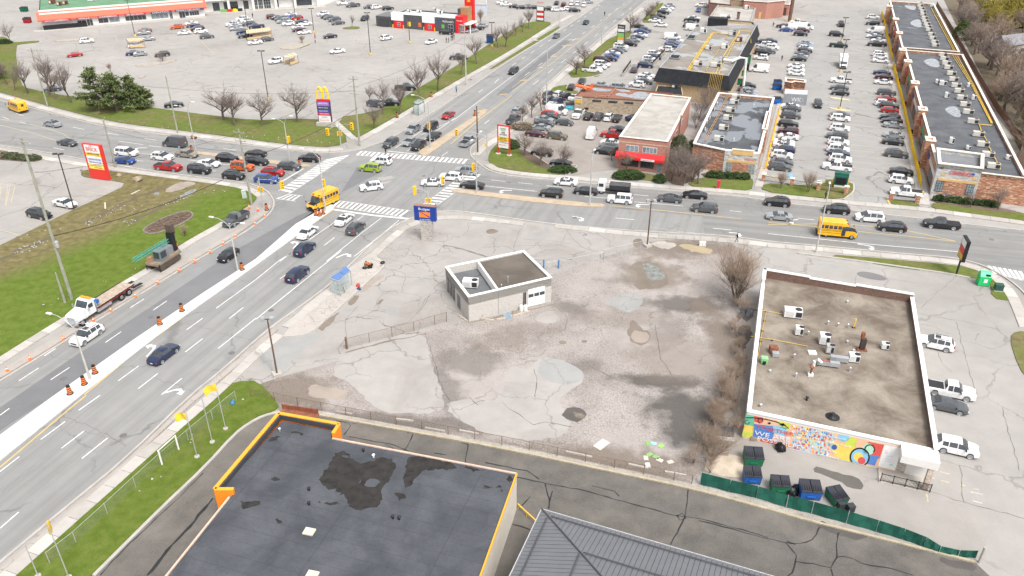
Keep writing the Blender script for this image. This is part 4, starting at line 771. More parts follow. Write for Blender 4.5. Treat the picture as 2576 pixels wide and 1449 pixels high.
p=W('c4',860,775,zr);t=thing('gas_riser',p,'upright yellow pipe on the brown gravel roof','pipe');obj('pipe',tubevf([p,p+Vector((.05,0,1.4))],.09,8),M_YPIPE,t);obj('foot',boxvf(p,(.4,.3,.1),0,z0=zr),M_BLACK,t)
p=W('c3',2535,1235,zr);t=thing('green_blower',p,'small green blower box at the left edge of the gravel roof','blower');obj('box',boxvf(p,(.8,.7,.8),R(-10),z0=zr),mat('pale_green_metal',(.25,.50,.24),.6),t);obj('duct',boxvf(p+Vector((-.1,-.4,0)),(.35,.3,.35),R(-10),z0=zr+.1),M_BLACK,t)
p=W('d4',1060,175,zr);t=thing('roof_drain',p,'black roof drain hump near the mural wall','roof drain');obj('dome',lathe(p,[(.8,0),(.6,.06),(.35,.25),(.2,.45)],12),M_BLACK,t);obj('cap',lathe(p+Vector((0,0,.45)),[(.25,0),(.22,.06)],10),M_GRILLE,t)
for x,y in((795,525),(795,930),(820,1215),(400,850),(260,1080),(15,1225),(278,1272),(600,745),(700,765),(800,775),(855,1020)):vent(W('c4',x,y,zr),'small vent on the brown gravel roof',.3 if x%2 else.5,.1)
vent(W('d4',490,95,zr),'small vent on the brown gravel roof',.3,.12);vent(W('d4',855,45,zr),'small vent on the brown gravel roof',.4,.12,M_BLACK)
def pipe(t,pts,z,r,m,label,name='roof_pipe',cat='pipe'):
 P=[W(t,x,y,z+r+.12)for x,y in pts];th=thing(name,P[0]-Vector((0,0,r+.12)),label,cat)
 obj('pipe',tubevf(P,r,6),m,th)
 for q in resample(P,2.6)[:-1]:obj('support',boxvf((q.x,q.y,0),(.25,.25,.12),0,z0=z),M_BLACK,th)
 return th
pipe('c4',[(-120,590),(0,610),(155,637)],zr,.03,M_YPIPE,'thin yellow gas pipe running to the largest unit on the gravel roof');pipe('c4',[(-170,860),(0,885),(400,960)],zr,.03,M_YPIPE,'thin yellow gas pipe running to the red-brown duct blower')
pipe('c3',[(2560,715),(2520,900),(2480,1150),(2440,1200)],zr,.03,M_YPIPE,'yellow gas pipe along the left edge of the gravel roof')
M_DGREEN=mat('dumpster_green',(.02,.16,.08),.55,.15)
# -- orange-trimmed building (near, bottom)
M_MEMB=roofmat('dark_membrane',(.047,.051,.06),(.086,.091,.103),.9,pool=.92,poolcol=(.028,.025,.023),ang=R(-72),sp=1.45,pscale=.35,plo=.70)
M_ORANGE=mat('orange_panel',(.85,.24,.02),.5,.04);M_ORYEL=mat('yellow_orange_coping',(.80,.36,.04),.45,.05);M_CREAM=mat('cream_wall',(.60,.55,.48),.8,.06)
hz=4.8
nwc=W('D',701,1040,hz+.5);nec=W('D',853,1067,hz+.5);rN=W('D',836,1103,hz);rE=W('D',1300,1192,hz);rS=W('D',1180,1530,hz);rSW=W('D',330,1560,hz);rW=W('D',577,1251,hz);pw=W('D',540,1231,hz+.5)
body=[Vector((q.x,q.y,0))for q in(rE,rS,rSW,rW,mix(W('D',577,1251,hz),W('D',836,1103,hz),.02),rN)]
nwi=Vector((nwc.x,nwc.y,0))+Vector((1.3,-1.5,0))
main=[Vector((q.x,q.y,0))for q in(rE,rS,rSW,rW)]+[nwi,Vector((rN.x,rN.y,0))]
b=B3=thing('orange_trim_building',centroid(main),'dark flat-roofed building with orange and yellow corner fascia beside the service lane','building')
obj('wall',prism(main,-.05,hz-.06,cap=False),M_CREAM,b)
obj('roof',sheetvf([Vector((q.x,q.y,0))for q in(rE,rS,rSW,rW,W('D',588,1240,hz),W('D',555,1228,hz+.2),Vector((nwc.x+.5,nwc.y-.6,0)),Vector((nec.x-.3,nec.y-.5,0)),W('D',832,1101,hz),rN)],hz-.05),M_MEMB,b)
def fascia(A,B_,z0,z1,th,m,name):
 a,c=Vector((A.x,A.y,0)),Vector((B_.x,B_.y,0));return obj(name,kerbvf([a,c],th,z0,z1),m,b)
nwz,necz,pwz=[Vector((q.x,q.y,0))for q in(nwc,nec,pw)]
z0f,z1f=hz-2.3,hz+.5
fascia(nwz,pwz,z0f,z1f,.3,M_ORANGE,'fascia');fascia(nwz,necz,z0f,z1f,.3,M_ORANGE,'fascia')
rt=Vector((W('D',590,1241,hz).x,W('D',590,1241,hz).y,0));rt2=Vector((rN.x,rN.y,0))+Vector((.1,.2,0));fascia(pwz,rt,z0f,z1f,.3,M_ORANGE,'fascia');fascia(necz,rt2,z0f,z1f,.3,M_ORANGE,'fascia')
for u,v in((nwz,pwz),(nwz,necz),(pwz,rt),(necz,rt2)):obj('coping',kerbvf([u,v],.38,z1f+.003,z1f+.1),M_ORYEL,b)
obj('fascia_lining',join(kerbvf([nwz+Vector((.25,-.3,0)),pwz+Vector((.25,-.1,0))],.16,hz-.04,z1f-.01),kerbvf([nwz+Vector((.2,-.25,0)),necz+Vector((-.2,-.25,0))],.16,hz-.04,z1f-.01)),mat('dark_lining',(.05,.055,.065),.8),b)
M_POND=glassy('pond_film',(.028,.025,.023),.07,.5)
for q in([(560,600),(610,500),(650,450),(740,470),(760,530),(840,545),(930,530),(1000,505),(1090,515),(1115,560),(1085,640),(1060,700),(1010,720),(990,790),(1000,870),(900,915),(820,925),(735,890),(720,820),(650,760),(590,760),(490,670)],[(1200,520),(1230,485),(1400,505),(1540,540),(1620,580),(1560,600),(1440,600),(1330,610),(1250,680),(1250,730),(1190,745),(1160,700),(1180,630)],[(1660,570),(1700,570),(1790,600),(1760,620),(1680,605)],[(1100,790),(1140,775),(1210,805),(1160,850),(1110,830)],[(80,390),(130,330),(200,330),(160,370)],[(240,300),(330,285),(390,330),(340,320)],[(-150,860),(-60,850),(50,850),(20,890),(-90,920)],[(2000,650),(2046,640),(2046,690),(2010,710)],[(150,1000),(190,990),(220,1020),(160,1035)]):obj('ponded_water',sheetvf(wobble(smooth_path([W('d2',x,y,hz-.05)for x,y in q],1,True),.2,.33),hz-.043),M_POND,b)
for q in([(860,720),(900,670),(960,670),(1000,700),(950,740),(880,745)],[(670,485),(740,480),(750,510),(690,500)],[(805,715),(850,670),(840,700)]):obj('dry_island',sheetvf(wobble(smooth_path([W('d2',x,y,hz-.05)for x,y in q],1,True),.08,.4),hz-.037),M_MEMB,b)
for u,v in((rE,rS),(rN,rE),(rW,rSW)):obj('edge_trim',kerbvf([Vector((u.x,u.y,0)),Vector((v.x,v.y,0))],.16,hz-.12,hz+.09),M_ORYEL if u is rE else mat('pale_trim',(.62,.45,.36),.6),b)
for x,y in((425,1095),(450,1440)):q=W('d2',x,y,hz);obj('roof_hatch',boxvf((q.x,q.y,0),(1.0,.8,.12),R(-14),z0=hz-.045),mat('hatch_cream',(.62,.55,.44),.7,.1),b)
for x,y,mm in((190,290,M_STEEL),(425,765,M_BLACK),(860,455,M_BLACK),(940,500,M_HVACW),(425,880,M_BLACK),(1095,990,M_BLACK),(1145,998,M_BLACK)):vent(W('d2',x,y,hz-.05),'small vent on the dark membrane roof of the orange-trimmed building',.3,.1,mm)
q0,q1_=W('d2',195,130,4.2),W('d2',485,175,4.2);t=thing('rust_channel',Vector((q0.x,q0.y,0)),'rusty red steel sign frame behind the yellow fascia','sign frame')
obj('frame',join(kerbvf([Vector((q0.x,q0.y+.3,0)),Vector((q1_.x,q1_.y+.3,0))],.9,3.9,4.0),kerbvf([Vector((q0.x,q0.y+.75,0)),Vector((q1_.x,q1_.y+.75,0))],.12,3.9,4.6)),M_RUST,t)
for f in(.1,.9):q=mix(q0,q1_,f);obj('post',boxvf((q.x,q.y+.7,0),(.2,.2,3.9),0,z0=.01),M_RUST,t)
g=thing('yellow_handrail',W('d3',40,865),'yellow painted barrier between the orange-trimmed building and the metal roof','barrier');obj('rail',kerbvf([W('d3',45,905),W('d3',190,1040)],.12,.5,.62),M_YPIPE,g)
for f in(0.03,.5,.97):q=mix(W('d3',45,905),W('d3',190,1040),f);obj('post',boxvf((q.x,q.y,0),(.1,.1,.5),0,z0=.007),M_YPIPE,g)
# -- standing-seam metal roof
M_SEAM=mat('grey_roof_metal',(.20,.205,.22),.45,.06,.8,metal=.35);M_SEAMD=mat('dark_roof_trim',(.07,.072,.08),.5,.1)
ze=5.0;ec=W('D',1363,1281,ze);er=W('D',1940,1449,ze);ew=W('D',1285,1445,ze)
b=B4=thing('metal_roof_building',Vector((ec.x+8,ec.y-8,0)),'grey building with a standing-seam metal hip roof at the bottom edge','building')
d1_=(er-ec).normalized();d2_=(ew-ec).normalized();Lr,Lw=34.0,16.0;far_e=ec+d1_*Lr;far_w=ec+d2_*Lw
inn=(Vector((d1_.y,-d1_.x,0)));inn=inn if inn.dot(d2_)>0 else-inn;inw=Vector((-d2_.y,d2_.x,0));inw=inw if inw.dot(d1_)>0 else-inw
depth,rise=9.0,3.2
hipdir=None
import itertools
def hip_pt(s):
 cosang=d1_.dot(d2_);sinang=math.sqrt(1-cosang**2);k=s/sinang;return ec+d1_*k+d2_*k+Vector((0,0,rise*s/depth))
ridge=hip_pt(depth);kk=depth/math.sqrt(1-d1_.dot(d2_)**2)
def pan(p0,p1,p2,p3,nm='roof_panel'):
 n=(p1-p0).cross(p3-p0).normalized();n=n if n.z>0 else-n
 V=[p0,p1,p2,p3]+[p+n*.03 for p in(p0,p1,p2,p3)]
 F=[(4,5,6,7),(0,1,5,4),(1,2,6,5),(2,3,7,6),(3,0,4,7)];F=F if(V[5]-V[4]).cross(V[7]-V[4]).z>0 else[tuple(reversed(f))for f in F]
 return obj(nm,(V,F),M_SEAM,b)
wp=.45
def slope(e_dir,e_len,inn_,name):
 n=int(e_len/wp)
 for i in range(n):
  u0,u1=i*wp+.02,(i+1)*wp-.02
  def up(u):
   cosang=d1_.dot(d2_);cot=cosang/math.sqrt(1-cosang**2);k=1/math.sqrt(1-cosang**2)+cot
   s=min(depth,u/k if k>.05 else depth);return ec+e_dir*u+inn_*s+Vector((0,0,rise*s/depth))
  a,c=ec+e_dir*u0,ec+e_dir*u1
  pan(a,c,up(u1),up(u0))
slope(d1_,Lr,inn,'n');slope(d2_,Lw,inw,'w')
obj('roof_deck',([ec-Vector((0,0,.04)),far_e-Vector((0,0,.04)),far_e+inn*depth+Vector((0,0,rise-.04)),ridge-Vector((0,0,.04)),far_w+inw*depth+Vector((0,0,rise-.04)),far_w-Vector((0,0,.04))],[(0,1,2,3),(0,3,4,5)]),M_SEAMD,b)
obj('hip_cap',tubevf([ec+Vector((0,0,.06)),ridge+Vector((0,0,.06))],.09,6),M_SEAMD,b)
for s in(.9,5.2):
 obj('snow_rail',tubevf([hip_pt(s)+Vector((0,0,.12))+d1_*.3,hip_pt(s)+d1_*30+Vector((0,0,.12))],.07,5),M_SEAMD,b);obj('snow_rail',tubevf([hip_pt(s)+Vector((0,0,.12))+d2_*.3,hip_pt(s)+d2_*14+Vector((0,0,.12))],.07,5),M_SEAMD,b)
obj('gutter',join(kerbvf([ec+d1_*.05,far_e],.18,ze-.2,ze+.02),kerbvf([ec+d2_*.05,far_w],.18,ze-.2,ze+.02)),mat('gutter_metal',(.45,.45,.46),.5),b)
wl=[ec+d1_*.8+d2_*.8,far_e+inn*.6,far_e+inn*14,far_w+d1_*12,far_w+inw*.6];obj('wall',prism(wl,-.05,ze-.12,cap=False),mat('grey_wall',(.28,.28,.29),.8),b)
# -- long plaza with the convenience store
M_LEDGE=stonemat('red_ledgestone',(.30,.125,.075),(.46,.235,.145),(.58,.38,.26),1.6,5.5,(.18,.10,.07));M_GREYST=stonemat('grey_ledgestone',(.42,.42,.41),(.55,.55,.53),(.34,.34,.34),1.4,5,(.3,.3,.3));M_TANST=mat('tan_stucco',(.62,.40,.17),.8,.08)
M_COPC=mat('cream_coping',(.74,.69,.61),.7,.05);M_MEMG=roofmat('grey_membrane',(.07,.075,.085),(.12,.125,.135),1.0,ang=R(19.8),sp=1.0,pool=.6,poolcol=(.20,.21,.23),pscale=.09,plo=.66)
hp=5.3
def mallsec(pts,name,label):
 p=[W('D',x,y,hp)for x,y in pts];return building(name,label,p,hp,M_LEDGE,M_MEMG,.55,.35,M_COPC,.16),p
ht=6.25;pt=[W('D',x,y,ht)for x,y in((2357,374),(2474,389),(2473,425),(2361,412))];TL,TR=pt[3],pt[2];dT,nT=wdir(TL,TR)
pm=[W('D',2276,126,hp),W('D',2422,138,hp),W('D',2579,441,hp),Vector((TL.x,TL.y,hp))+dT*22-nT*.25,Vector((TL.x,TL.y,hp))+dT*.1-nT*.25]
b=B5=building('plaza_building','long stone-faced plaza building with dark flat roof and the convenience store at its street end',pm,hp,M_LEDGE,M_MEMG,.55,.35,M_COPC,.16)
c_,pf=mallsec([(2238,3),(2349,10),(2414,131),(2269,120)],'plaza_building','far half of the stone-faced plaza with dark flat roof, beyond the stepped white coping');B5f=c_
obj('tower_wall',join(prism(pt,-.05,ht,cap=False),ringvf(pt,.35,ht-.9,ht)),M_GREYST,b);obj('tower_roof',sheetvf(inset(pt,.33),ht-.7),roofmat('tower_roof',(.16,.165,.175),(.2,.205,.215),.2),b);obj('coping',ringvf(inset(pt,-.12),.6,ht+.003,ht+.22),M_COPC,b)
panel(b,TL,TR,.12,.93,.5,3.1,M_LEDGE,'stone_panel',.06);panel(b,TL,TR,.08,.97,3.1,3.55,M_TANST,'lintel',.12)
for u in(.13,.83):panel(b,TL,TR,u,u+.09,4.0,4.5,M_TANST,'tile',.05)
for u0 in(.07,.76):window(b,TL,TR,u0,u0+.17,.9,3.05,3,4,M_FRAMED,M_GLASSL,.065)
M_REDS=mat('red_sign',(.62,.02,.03),.4,.04);M_BLUES=mat('blue_sign',(.03,.08,.34),.4,.05)
sg=panel(b,TL,TR,.18,.86,4.55,4.56,M_REDS,'sign',.03);A_=Vector((TL.x,TL.y,0));LT=(TR-TL).length
text('CONVENIENCE',A_+dT*LT*.30+nT*.08+Vector((0,0,4.5)),dT,.8,M_REDS,sg,width=LT*.48);text('143',A_+dT*LT*.03+nT*.06+Vector((0,0,5.35)),dT,.45,mat('sign_black',(.02,.02,.02),.5),sg)
e_=lathe((0,0,0),[(.3,-.02),(.3,.02)],16);q=A_+dT*LT*.22+nT*.1+Vector((0,0,4.95));o=obj('badge',e_,M_REDS,sg);o.scale=(1.6,.7,1);o.rotation_euler=(R(90),0,math.atan2(dT.y,dT.x));o.location=q-org(sg);text('Lucky',q-dT*.3+nT*.04+Vector((0,0,-.1)),dT,.2,M_FRAMEW,sg);panel(b,TL,TR,.79,.86,4.8,5.2,M_BLUES,'lottery_badge',.05);panel(b,TL,TR,.79,.86,4.72,4.8,mat('badge_orange',(.8,.35,.05),.5),'lottery_badge',.05)
G0,G1=W('D',2355,470),W('D',2222,20)
for i,(x,y,x2,y2)in enumerate([(1215,60,1245,190),(1275,190,1310,310),(1310,330,1345,470),(1345,500,1390,640),(1395,615,1440,800),(1465,830,1510,1020),(1540,1095,1600,1290),(1615,1400,1660,1480)]):
 q=W('a4',x,y,6.0);w_=2.6;bb=B5f if i<4 else B5
 a0=Vector((q.x,q.y,0));pp=[a0-E1*w_/2-E2*.5,a0-E1*w_/2+E2*1.2,a0+E1*w_/2+E2*1.2,a0+E1*w_/2-E2*.5]
 pr=obj('pier',prism(pp,-.05,6.0),M_LEDGE,bb);obj('coping',ringvf(inset(pp,-.12),.5,6.003,6.2),M_COPC,pr)
 obj('planter',boxvf((a0-E2*.75).to_tuple()[:2]+(0,),(.45,.9,.9),angE2,z0=.13),M_BLACK,pr)
def between(PA,PB,bb,n):
 A,B_=Vector((PA.x,PA.y,0)),Vector((PB.x,PB.y,0))
 for i in range(n):
  u=(i+.25)/n;window(bb,A,B_,u,u+.5/n,.3,2.7,3,1,M_FRAMED)
  panel(bb,A,B_,u-.02,u+.52/n+.02,3.0,3.8,(mat('shop_sign_white',(.66,.66,.64),.5),M_REDS,mat('shop_sign_green',(.05,.28,.12),.5),M_BLUES)[i%4],'shop_sign',.12)
pmc,pfc=ccw(pm),ccw(pf)
def edge_near(p,x,y,z):
 c=W('D',x,y,z);n=len(p);return min(((p[i],p[(i+1)%n])for i in range(n)),key=lambda e:((e[0]+e[1])/2-c).length)
for bb,pl,xy,n in((B5,pmc,(2317,280),9),(B5f,pfc,(2253,60),9)):
 e=edge_near(pl,xy[0],xy[1],hp);between(e[0],e[1],bb,n)
RU=[(1755,550),(1770,590),(1790,635),(1812,680),(1840,740),(1862,800),(1888,862),(1918,918),(1945,985),(1978,1055),(2008,1130),(2055,1225),(2110,1355)]
RUb=[(2155,280),(2205,385),(2260,500)]
n_=len(RU)+len(RUb)
for i,(x,y)in enumerate(RU):hvac(W('a4',x,y+18,hp-.55),(2.2,1.1,.95),angE2,'long beige rooftop unit, %s from the roof step in the near plaza row'%ORDW[i],M_HVACB,'rooftop units in a row on the near plaza roof')
for i,(x,y)in enumerate(RUb):hvac(W('b4',x,y+15,hp-.55),(2.2,1.1,.95),angE2,'long beige rooftop unit near the convenience tower, %s from the roof step'%ORDW[len(RU)+i],M_HVACB,'rooftop units in a row on the near plaza roof')
for i,(x,y)in enumerate([(1520,35),(1528,60),(1540,90),(1555,118),(1560,150),(1572,185),(1580,215),(1595,245),(1605,275),(1618,305),(1640,350),(1655,390),(1672,430),(1682,462)]):hvac(W('a4',x,y+10,hp-.55),(2.0,1.0,.9),angE2,'beige rooftop unit, %s from the far end of the far plaza row'%ORDW[i],M_HVACB,'rooftop units in a row on the far plaza roof')
for t,x,y,s,lb in(('a4',1700,840,(.9,.9,.9),'round-topped white condenser left of the unit row on the plaza roof'),('a4',1755,860,(1.6,1.1,1.1),'white box unit beside the round-topped condenser on the plaza roof'),('a4',1795,985,(1.0,.9,1.2),'stacked white fan unit on the plaza roof'),('a4',2065,1005,(.9,.9,1.1),'pale blue-white unit near the yellow pipes on the plaza roof'),('a4',2018,880,(.9,.9,1.0),'white unit enclosed by yellow pipe loop on the plaza roof'),('b4',1840,265,(.9,.8,1.2),'upright pale unit on the roof behind the convenience tower'),('b4',2010,325,(.8,.8,.7),'white turbine-like unit close to the convenience tower'),('b4',2410,425,(.8,.8,.8),'white unit near the right roof edge behind the convenience tower'),('a4',1720,170,(.9,.9,.8),'white round unit at the far right corner of the far plaza roof'),('a4',1650,70,(1.4,1.0,.6),'green-grey box at the far end of the far plaza roof')):hvac(W(t,x,y,hp-.55),s,angE2,lb,M_HVACW)
for i,L in enumerate([[(1640,80),(1870,510)],[(1665,80),(1885,510)]]):pipe('a4',L,hp-.55,.09,M_YPIPE,('left','right')[i]+' yellow gas pipe running along the far plaza roof')
for i in range(3):pipe('a4',[(1850+22*i,545),(2045+12*i,850),(2245+8*i,1240)][:3],hp-.55,.08,M_YPIPE,('left','middle','right')[i]+' yellow gas pipe running along the near plaza roof')
pipe('a4',[(2255,1262),(2125,1250),(2140,1300),(2215,1440)],hp-.55,.09,M_YPIPE,'jogging yellow gas pipe at the street end of the plaza roof');pipe('b4',[(2215,275),(2340,520)],hp-.55,.09,M_YPIPE,'yellow gas pipe behind the convenience tower')
for t,q in(('a4',[(1360,55),(1410,45),(1490,50),(1485,105),(1420,95)]),('a4',[(1420,235),(1470,195),(1540,195),(1550,280),(1480,270)]),('a4',[(1560,610),(1640,585),(1710,600),(1735,680),(1650,675),(1590,645)]),('a4',[(1775,1095),(1840,1065),(1920,1080),(1950,1185),(1880,1180),(1800,1130)])):
 obj('ponded_water',sheetvf(wobble(smooth_path([W(t,x,y,0)*0+W(t,x,y,hp-.55)for x,y in q],2,True),.05,.8),hp-.53),glassy('roof_water',(.26,.28,.30),.05,.8),B5 if q[0][1]>500 else B5f)
 # -- yellow bollards along the plaza walk
bol=None;i=0
LBOL=resample([W('a4',1140,150),W('a4',1165,240),W('a4',1245,610)],1.5)+resample([W('a4',1255,675),W('a4',1340,1010),W('a4',1435,1440),W('b4',1435,290),W('b4',1500,560),W('b4',1530,700)],1.25)
for q in LBOL:
 if bol is None:
  bol=obj('bollard',lathe((0,0,0),[(.16,-.05),(.16,1.3),(.12,1.4),(.02,1.43)],10),mat('bollard_yellow',(.80,.50,.02),.45,.05));tag(bol,'yellow bollard in the long row beside the plaza walk','bollard','yellow bollards along the plaza walk');o=bol
 else:o=bol.copy();COL.objects.link(o)
 o.location=(q.x,q.y,.05);i+=1
LB2=resample([W('e1',1950,600),W('e1',1850,1000),W('e1',1740,1440),W('e2',1700,600),W('e2',1650,760)],1.0)
for q in LB2:o=bol.copy();COL.objects.link(o);o.location=(q.x,q.y,-.3);o['label']='low yellow post in the row beside the pharmacy walk';o['group']='low yellow posts beside the pharmacy walk'
# -- pharmacy building
hf=4.75;M_MEMP=roofmat('ponded_membrane',(.05,.053,.06),(.095,.10,.108),.9,ang=R(19.8),sp=1.0,pool=.9,poolcol=(.17,.185,.21),pscale=.16,plo=.52)
pp=[W('D',x,y,hf)for x,y in((1807,234),(1948,247),(1933,300),(1911,387),(1824,379),(1744,362))]
b=B6=building('pharmacy_building','single-storey stone-faced pharmacy with a wet dark roof and white coping',pp,hf,M_LEDGE,M_MEMP,.6,.35,M_COPW,.2)
PL,PR=W('D',1824,379,hf),W('D',1911,387,hf)
dP,nP=wdir(PL,PR);LP=(PR-PL).length;AP=Vector((PL.x,PL.y,0))
panel(b,PL,PR,.0,1.0,-.05,4.74,M_GREYST,'grey_stone_face',.12);panel(b,PL,PR,.22,.82,4.2,5.2,M_TANST,'parapet_panel',.25);panel(b,PL,PR,.2,.84,5.2,5.38,M_COPC,'coping',.32)
panel(b,PL,PR,.1,.92,2.6,3.05,M_TANST,'lintel',.1,.122);panel(b,PL,PR,.26,.74,.05,2.6,M_LEDGE,'stone_panel',.05,.122);panel(b,PL,PR,.12,.19,3.5,4.0,M_TANST,'tile',.05,.122)
for u in(.08,.75):window(b,PL,PR,u,u+.18,.4,2.5,2,2,mat('tan_frame',(.5,.4,.2),.6),M_GLASSL,.125)
sgn=panel(b,PL,PR,.55,.56,3.3,3.31,M_REDS,'sign',.03,.122);text('Guardian',AP+dP*LP*.6+nP*.2+Vector((0,0,3.75)),dP,.38,M_FRAMEW,sgn,width=LP*.33);text('PHARMACY',AP+dP*LP*.6+nP*.2+Vector((0,0,3.2)),dP,.4,M_REDS,sgn,width=LP*.33);text('147',AP+dP*LP*.82+nP*.2+Vector((0,0,2.65)),dP,.4,M_FRAMEW,sgn)
for z,mm in((3.9,mat('teal_badge',(.1,.3,.4),.5)),(3.35,mat('blue_badge',(.12,.4,.75),.5))):
 o=obj('badge',lathe((0,0,0),[(.28,-.02),(.28,.02)],14),mm,sgn);o.scale=(1.4,.7,1);o.rotation_euler=(R(90),0,math.atan2(dP.y,dP.x));o.location=AP+dP*LP*.52+nP*.2+Vector((0,0,z))-org(sgn)
bump=[W('e1',x,y,hf+.5)for x,y in((1690,640),(1775,650),(1700,1000),(1600,985))];obj('brick_bay',join(prism(bump,-.05,hf+.5,cap=False),sheetvf(inset(bump,.2),hf+.3)),M_LEDGE,b);obj('coping',ringvf(inset(bump,-.08),.4,hf+.503,hf+.65),M_COPW,b)
for i,(x,y)in enumerate([(1070,350),(1030,445),(960,610),(905,765),(820,965),(725,1190)]):hvac(W('e1',x,y+40,hf-.6),(2.0,1.2,.95),angE2,'beige rooftop unit, %s from the rear of the pharmacy roof'%ORDW[i],M_HVACB,'rooftop units in a row on the pharmacy roof')
for i in range(2):pipe('e1',[(900+30*i,310),(720+30*i,680),(540+30*i,1010),(440+30*i,1220)],hf-.6,.06,mat('copper_pipe',(.5,.28,.12),.6),('left','right')[i]+' copper pipe running down the pharmacy roof')
for x,y in((690,500),(640,620),(545,790),(490,870),(450,1020),(1430,545),(1030,1230)):vent(W('e1',x,y,hf-.6),'small vent on the wet pharmacy roof',.6,.08,M_HVACW)
# -- red brick two-storey building
M_REDBR=stonemat('red_brick',(.36,.15,.11),(.46,.22,.165),(.30,.12,.09),5,13,(.42,.30,.26));M_TANROOF=roofmat('tan_roof',(.30,.275,.245),(.42,.40,.37),0)
h7=6.7;p7=[W('D',x,y,h7)for x,y in((1637,236),(1738,246),(1680,357),(1558,344))]
b=B7=building('red_brick_building','two-storey red brick building with tan flat roof and a red awning',p7,h7,M_REDBR,M_TANROOF,.2,.35,M_COPC,.1)
A7,C7=p7[3],p7[2];panel(b,A7,C7,.0,1.0,5.6,5.85,mat('pale_brick_band',(.50,.36,.26),.8),'brick_band',.03)
window(b,A7,C7,.15,.42,3.9,5.2,3,1,M_FRAMEW,M_GLASSL);window(b,A7,C7,.5,.8,3.9,5.2,4,1,M_FRAMEW,M_GLASSL);window(b,A7,C7,.48,.76,.7,2.4,4,1,M_FRAMED);window(b,A7,C7,.08,.44,.7,2.4,4,1,M_FRAMED);window(b,A7,C7,.83,.93,.05,2.4,1,1,mat('grey_security_door',(.35,.36,.37),.6),M_GLASSL,name='door')
d7,n7=wdir(A7,C7);L7=(C7-A7).length;a7=Vector((A7.x,A7.y,0));aw0,aw1=a7-d7*.4,a7+d7*(L7*.98)
V=[aw0+Vector((0,0,3.7)),aw1+Vector((0,0,3.7)),aw1+n7*1.1+Vector((0,0,3.0)),aw0+n7*1.1+Vector((0,0,3.0)),aw0+n7*1.1+Vector((0,0,2.5)),aw1+n7*1.1+Vector((0,0,2.5)),aw0+Vector((0,0,2.5)),aw1+Vector((0,0,2.5))]
aw=obj('awning',(V,[(3,2,1,0),(4,5,2,3),(0,6,4,3),(2,5,7,1)]),mat('red_awning',(.70,.025,.03),.55,.04),b)
panel(b,A7+n7*1.1,C7+n7*1.1,.5,.78,2.56,2.98,M_FRAMEW,'sign',.03);text('Hypertension',a7+d7*L7*.52+n7*1.16+Vector((0,0,2.68)),d7,.2,M_REDS,aw,width=L7*.2);text('CASH MONEY',a7+d7*L7*.05+n7*1.13+Vector((0,0,2.66)),d7,.26,mat('sign_yellow',(.85,.65,.05),.5),aw,width=L7*.3)
for u in(.12,.35,.6):e7=ccw(p7);window(b,C7,p7[1],u,u+.06,4.2,5.2,1,1)
cdn=C7+(p7[1]-C7)*.45;obj('flue',tubevf([Vector((cdn.x+.3,cdn.y,3)),Vector((cdn.x+.3,cdn.y,h7+1.2))],.12,8),mat('brown_flue',(.16,.1,.08),.7),b)
# -- auto garage with brown roof
h8=3.6;p8=[W('D',x,y,h8)for x,y in((1446,243),(1476,214),(1692,235),(1672,257))]
M_BROWNROOF=roofmat('brown_roof',(.20,.085,.055),(.26,.12,.08),0);b=B8=building('auto_garage','low tan block auto garage with a rust-brown flat roof holding puddles',p8,h8,stonemat('tan_block',(.36,.29,.21),(.44,.36,.27),(.30,.24,.17),2,4,(.26,.2,.15)),M_BROWNROOF,.06,.2,mat('brown_edge',(.14,.06,.045),.7),.1)
for q in([(1270,540),(1400,530),(1620,570),(1720,565),(1640,610),(1490,615),(1330,590)],[(1740,560),(1900,550),(2060,590),(2050,620),(1850,620)],[(1740,680),(1800,630),(1950,640),(2050,690),(2130,630),(2250,610),(2440,640),(2420,700),(2340,780),(2100,740),(1900,710)]):obj('ponded_water',sheetvf(wobble(smooth_path([W('e4',x,y,h8-.06)for x,y in q],1,True),.25,1.0),h8-.045),MATS['roof_water'],b)
A8,C8=p8[0],p8[3]
for u in(.2,.38,.56):window(b,A8,C8,u,u+.1,2.6,3.1,3,1,M_FRAMED)
sb=panel(b,A8,C8,0,.085,2.0,3.7,mat('garage_sign',(.62,.58,.52),.6),'sign',.1);panel(b,A8,C8,.004,.081,2.1,2.9,mat('sign_amber',(.62,.38,.05),.6),'sign_panel',.03,.102,parent=sb);d8,n8=wdir(A8,C8);text('EAGLE AUTO BODY',Vector((A8.x,A8.y,3.1))+d8*.15+n8*.12,d8,.32,M_FRAMED,sb,width=1.6)
pipe('e4',[(1360,740),(1390,680),(1620,700),(1790,510)],h8,.06,mat('salmon_pipe',(.5,.3,.2),.7),'pale pipe bent across the brown garage roof')
q0,q1_=W('e4',915,475,h8+1.3),W('e4',1290,545,h8+.9);ax=(q1_-q0);t=thing('model_plane',W('e4',1080,570,h8),'orange dart-shaped model plane mounted at the front corner of the garage roof','model plane');ORm=mat('plane_orange',(.75,.16,.05),.5,.08)
obj('fuselage',tubevf([q0+ax*f for f in(0,.08,.25,.5,.75,.92,1)],[.03,.2,.35,.42,.36,.2,.1],12),ORm,t,smooth=True)
sd_=Vector((-ax.y,ax.x,0)).normalized()
obj('tail_fin',([q0+ax*.82+Vector((0,0,.2)),q0+ax*1.02,q0+ax*1.06+Vector((0,0,1.3)),q0+ax*.95+Vector((0,0,1.2))]+[v+sd_*.06 for v in(q0+ax*.82+Vector((0,0,.2)),q0+ax*1.02,q0+ax*1.06+Vector((0,0,1.3)),q0+ax*.95+Vector((0,0,1.2)))],[(0,1,2,3),(7,6,5,4),(0,4,5,1),(1,5,6,2),(2,6,7,3),(3,7,4,0)]),ORm,t)
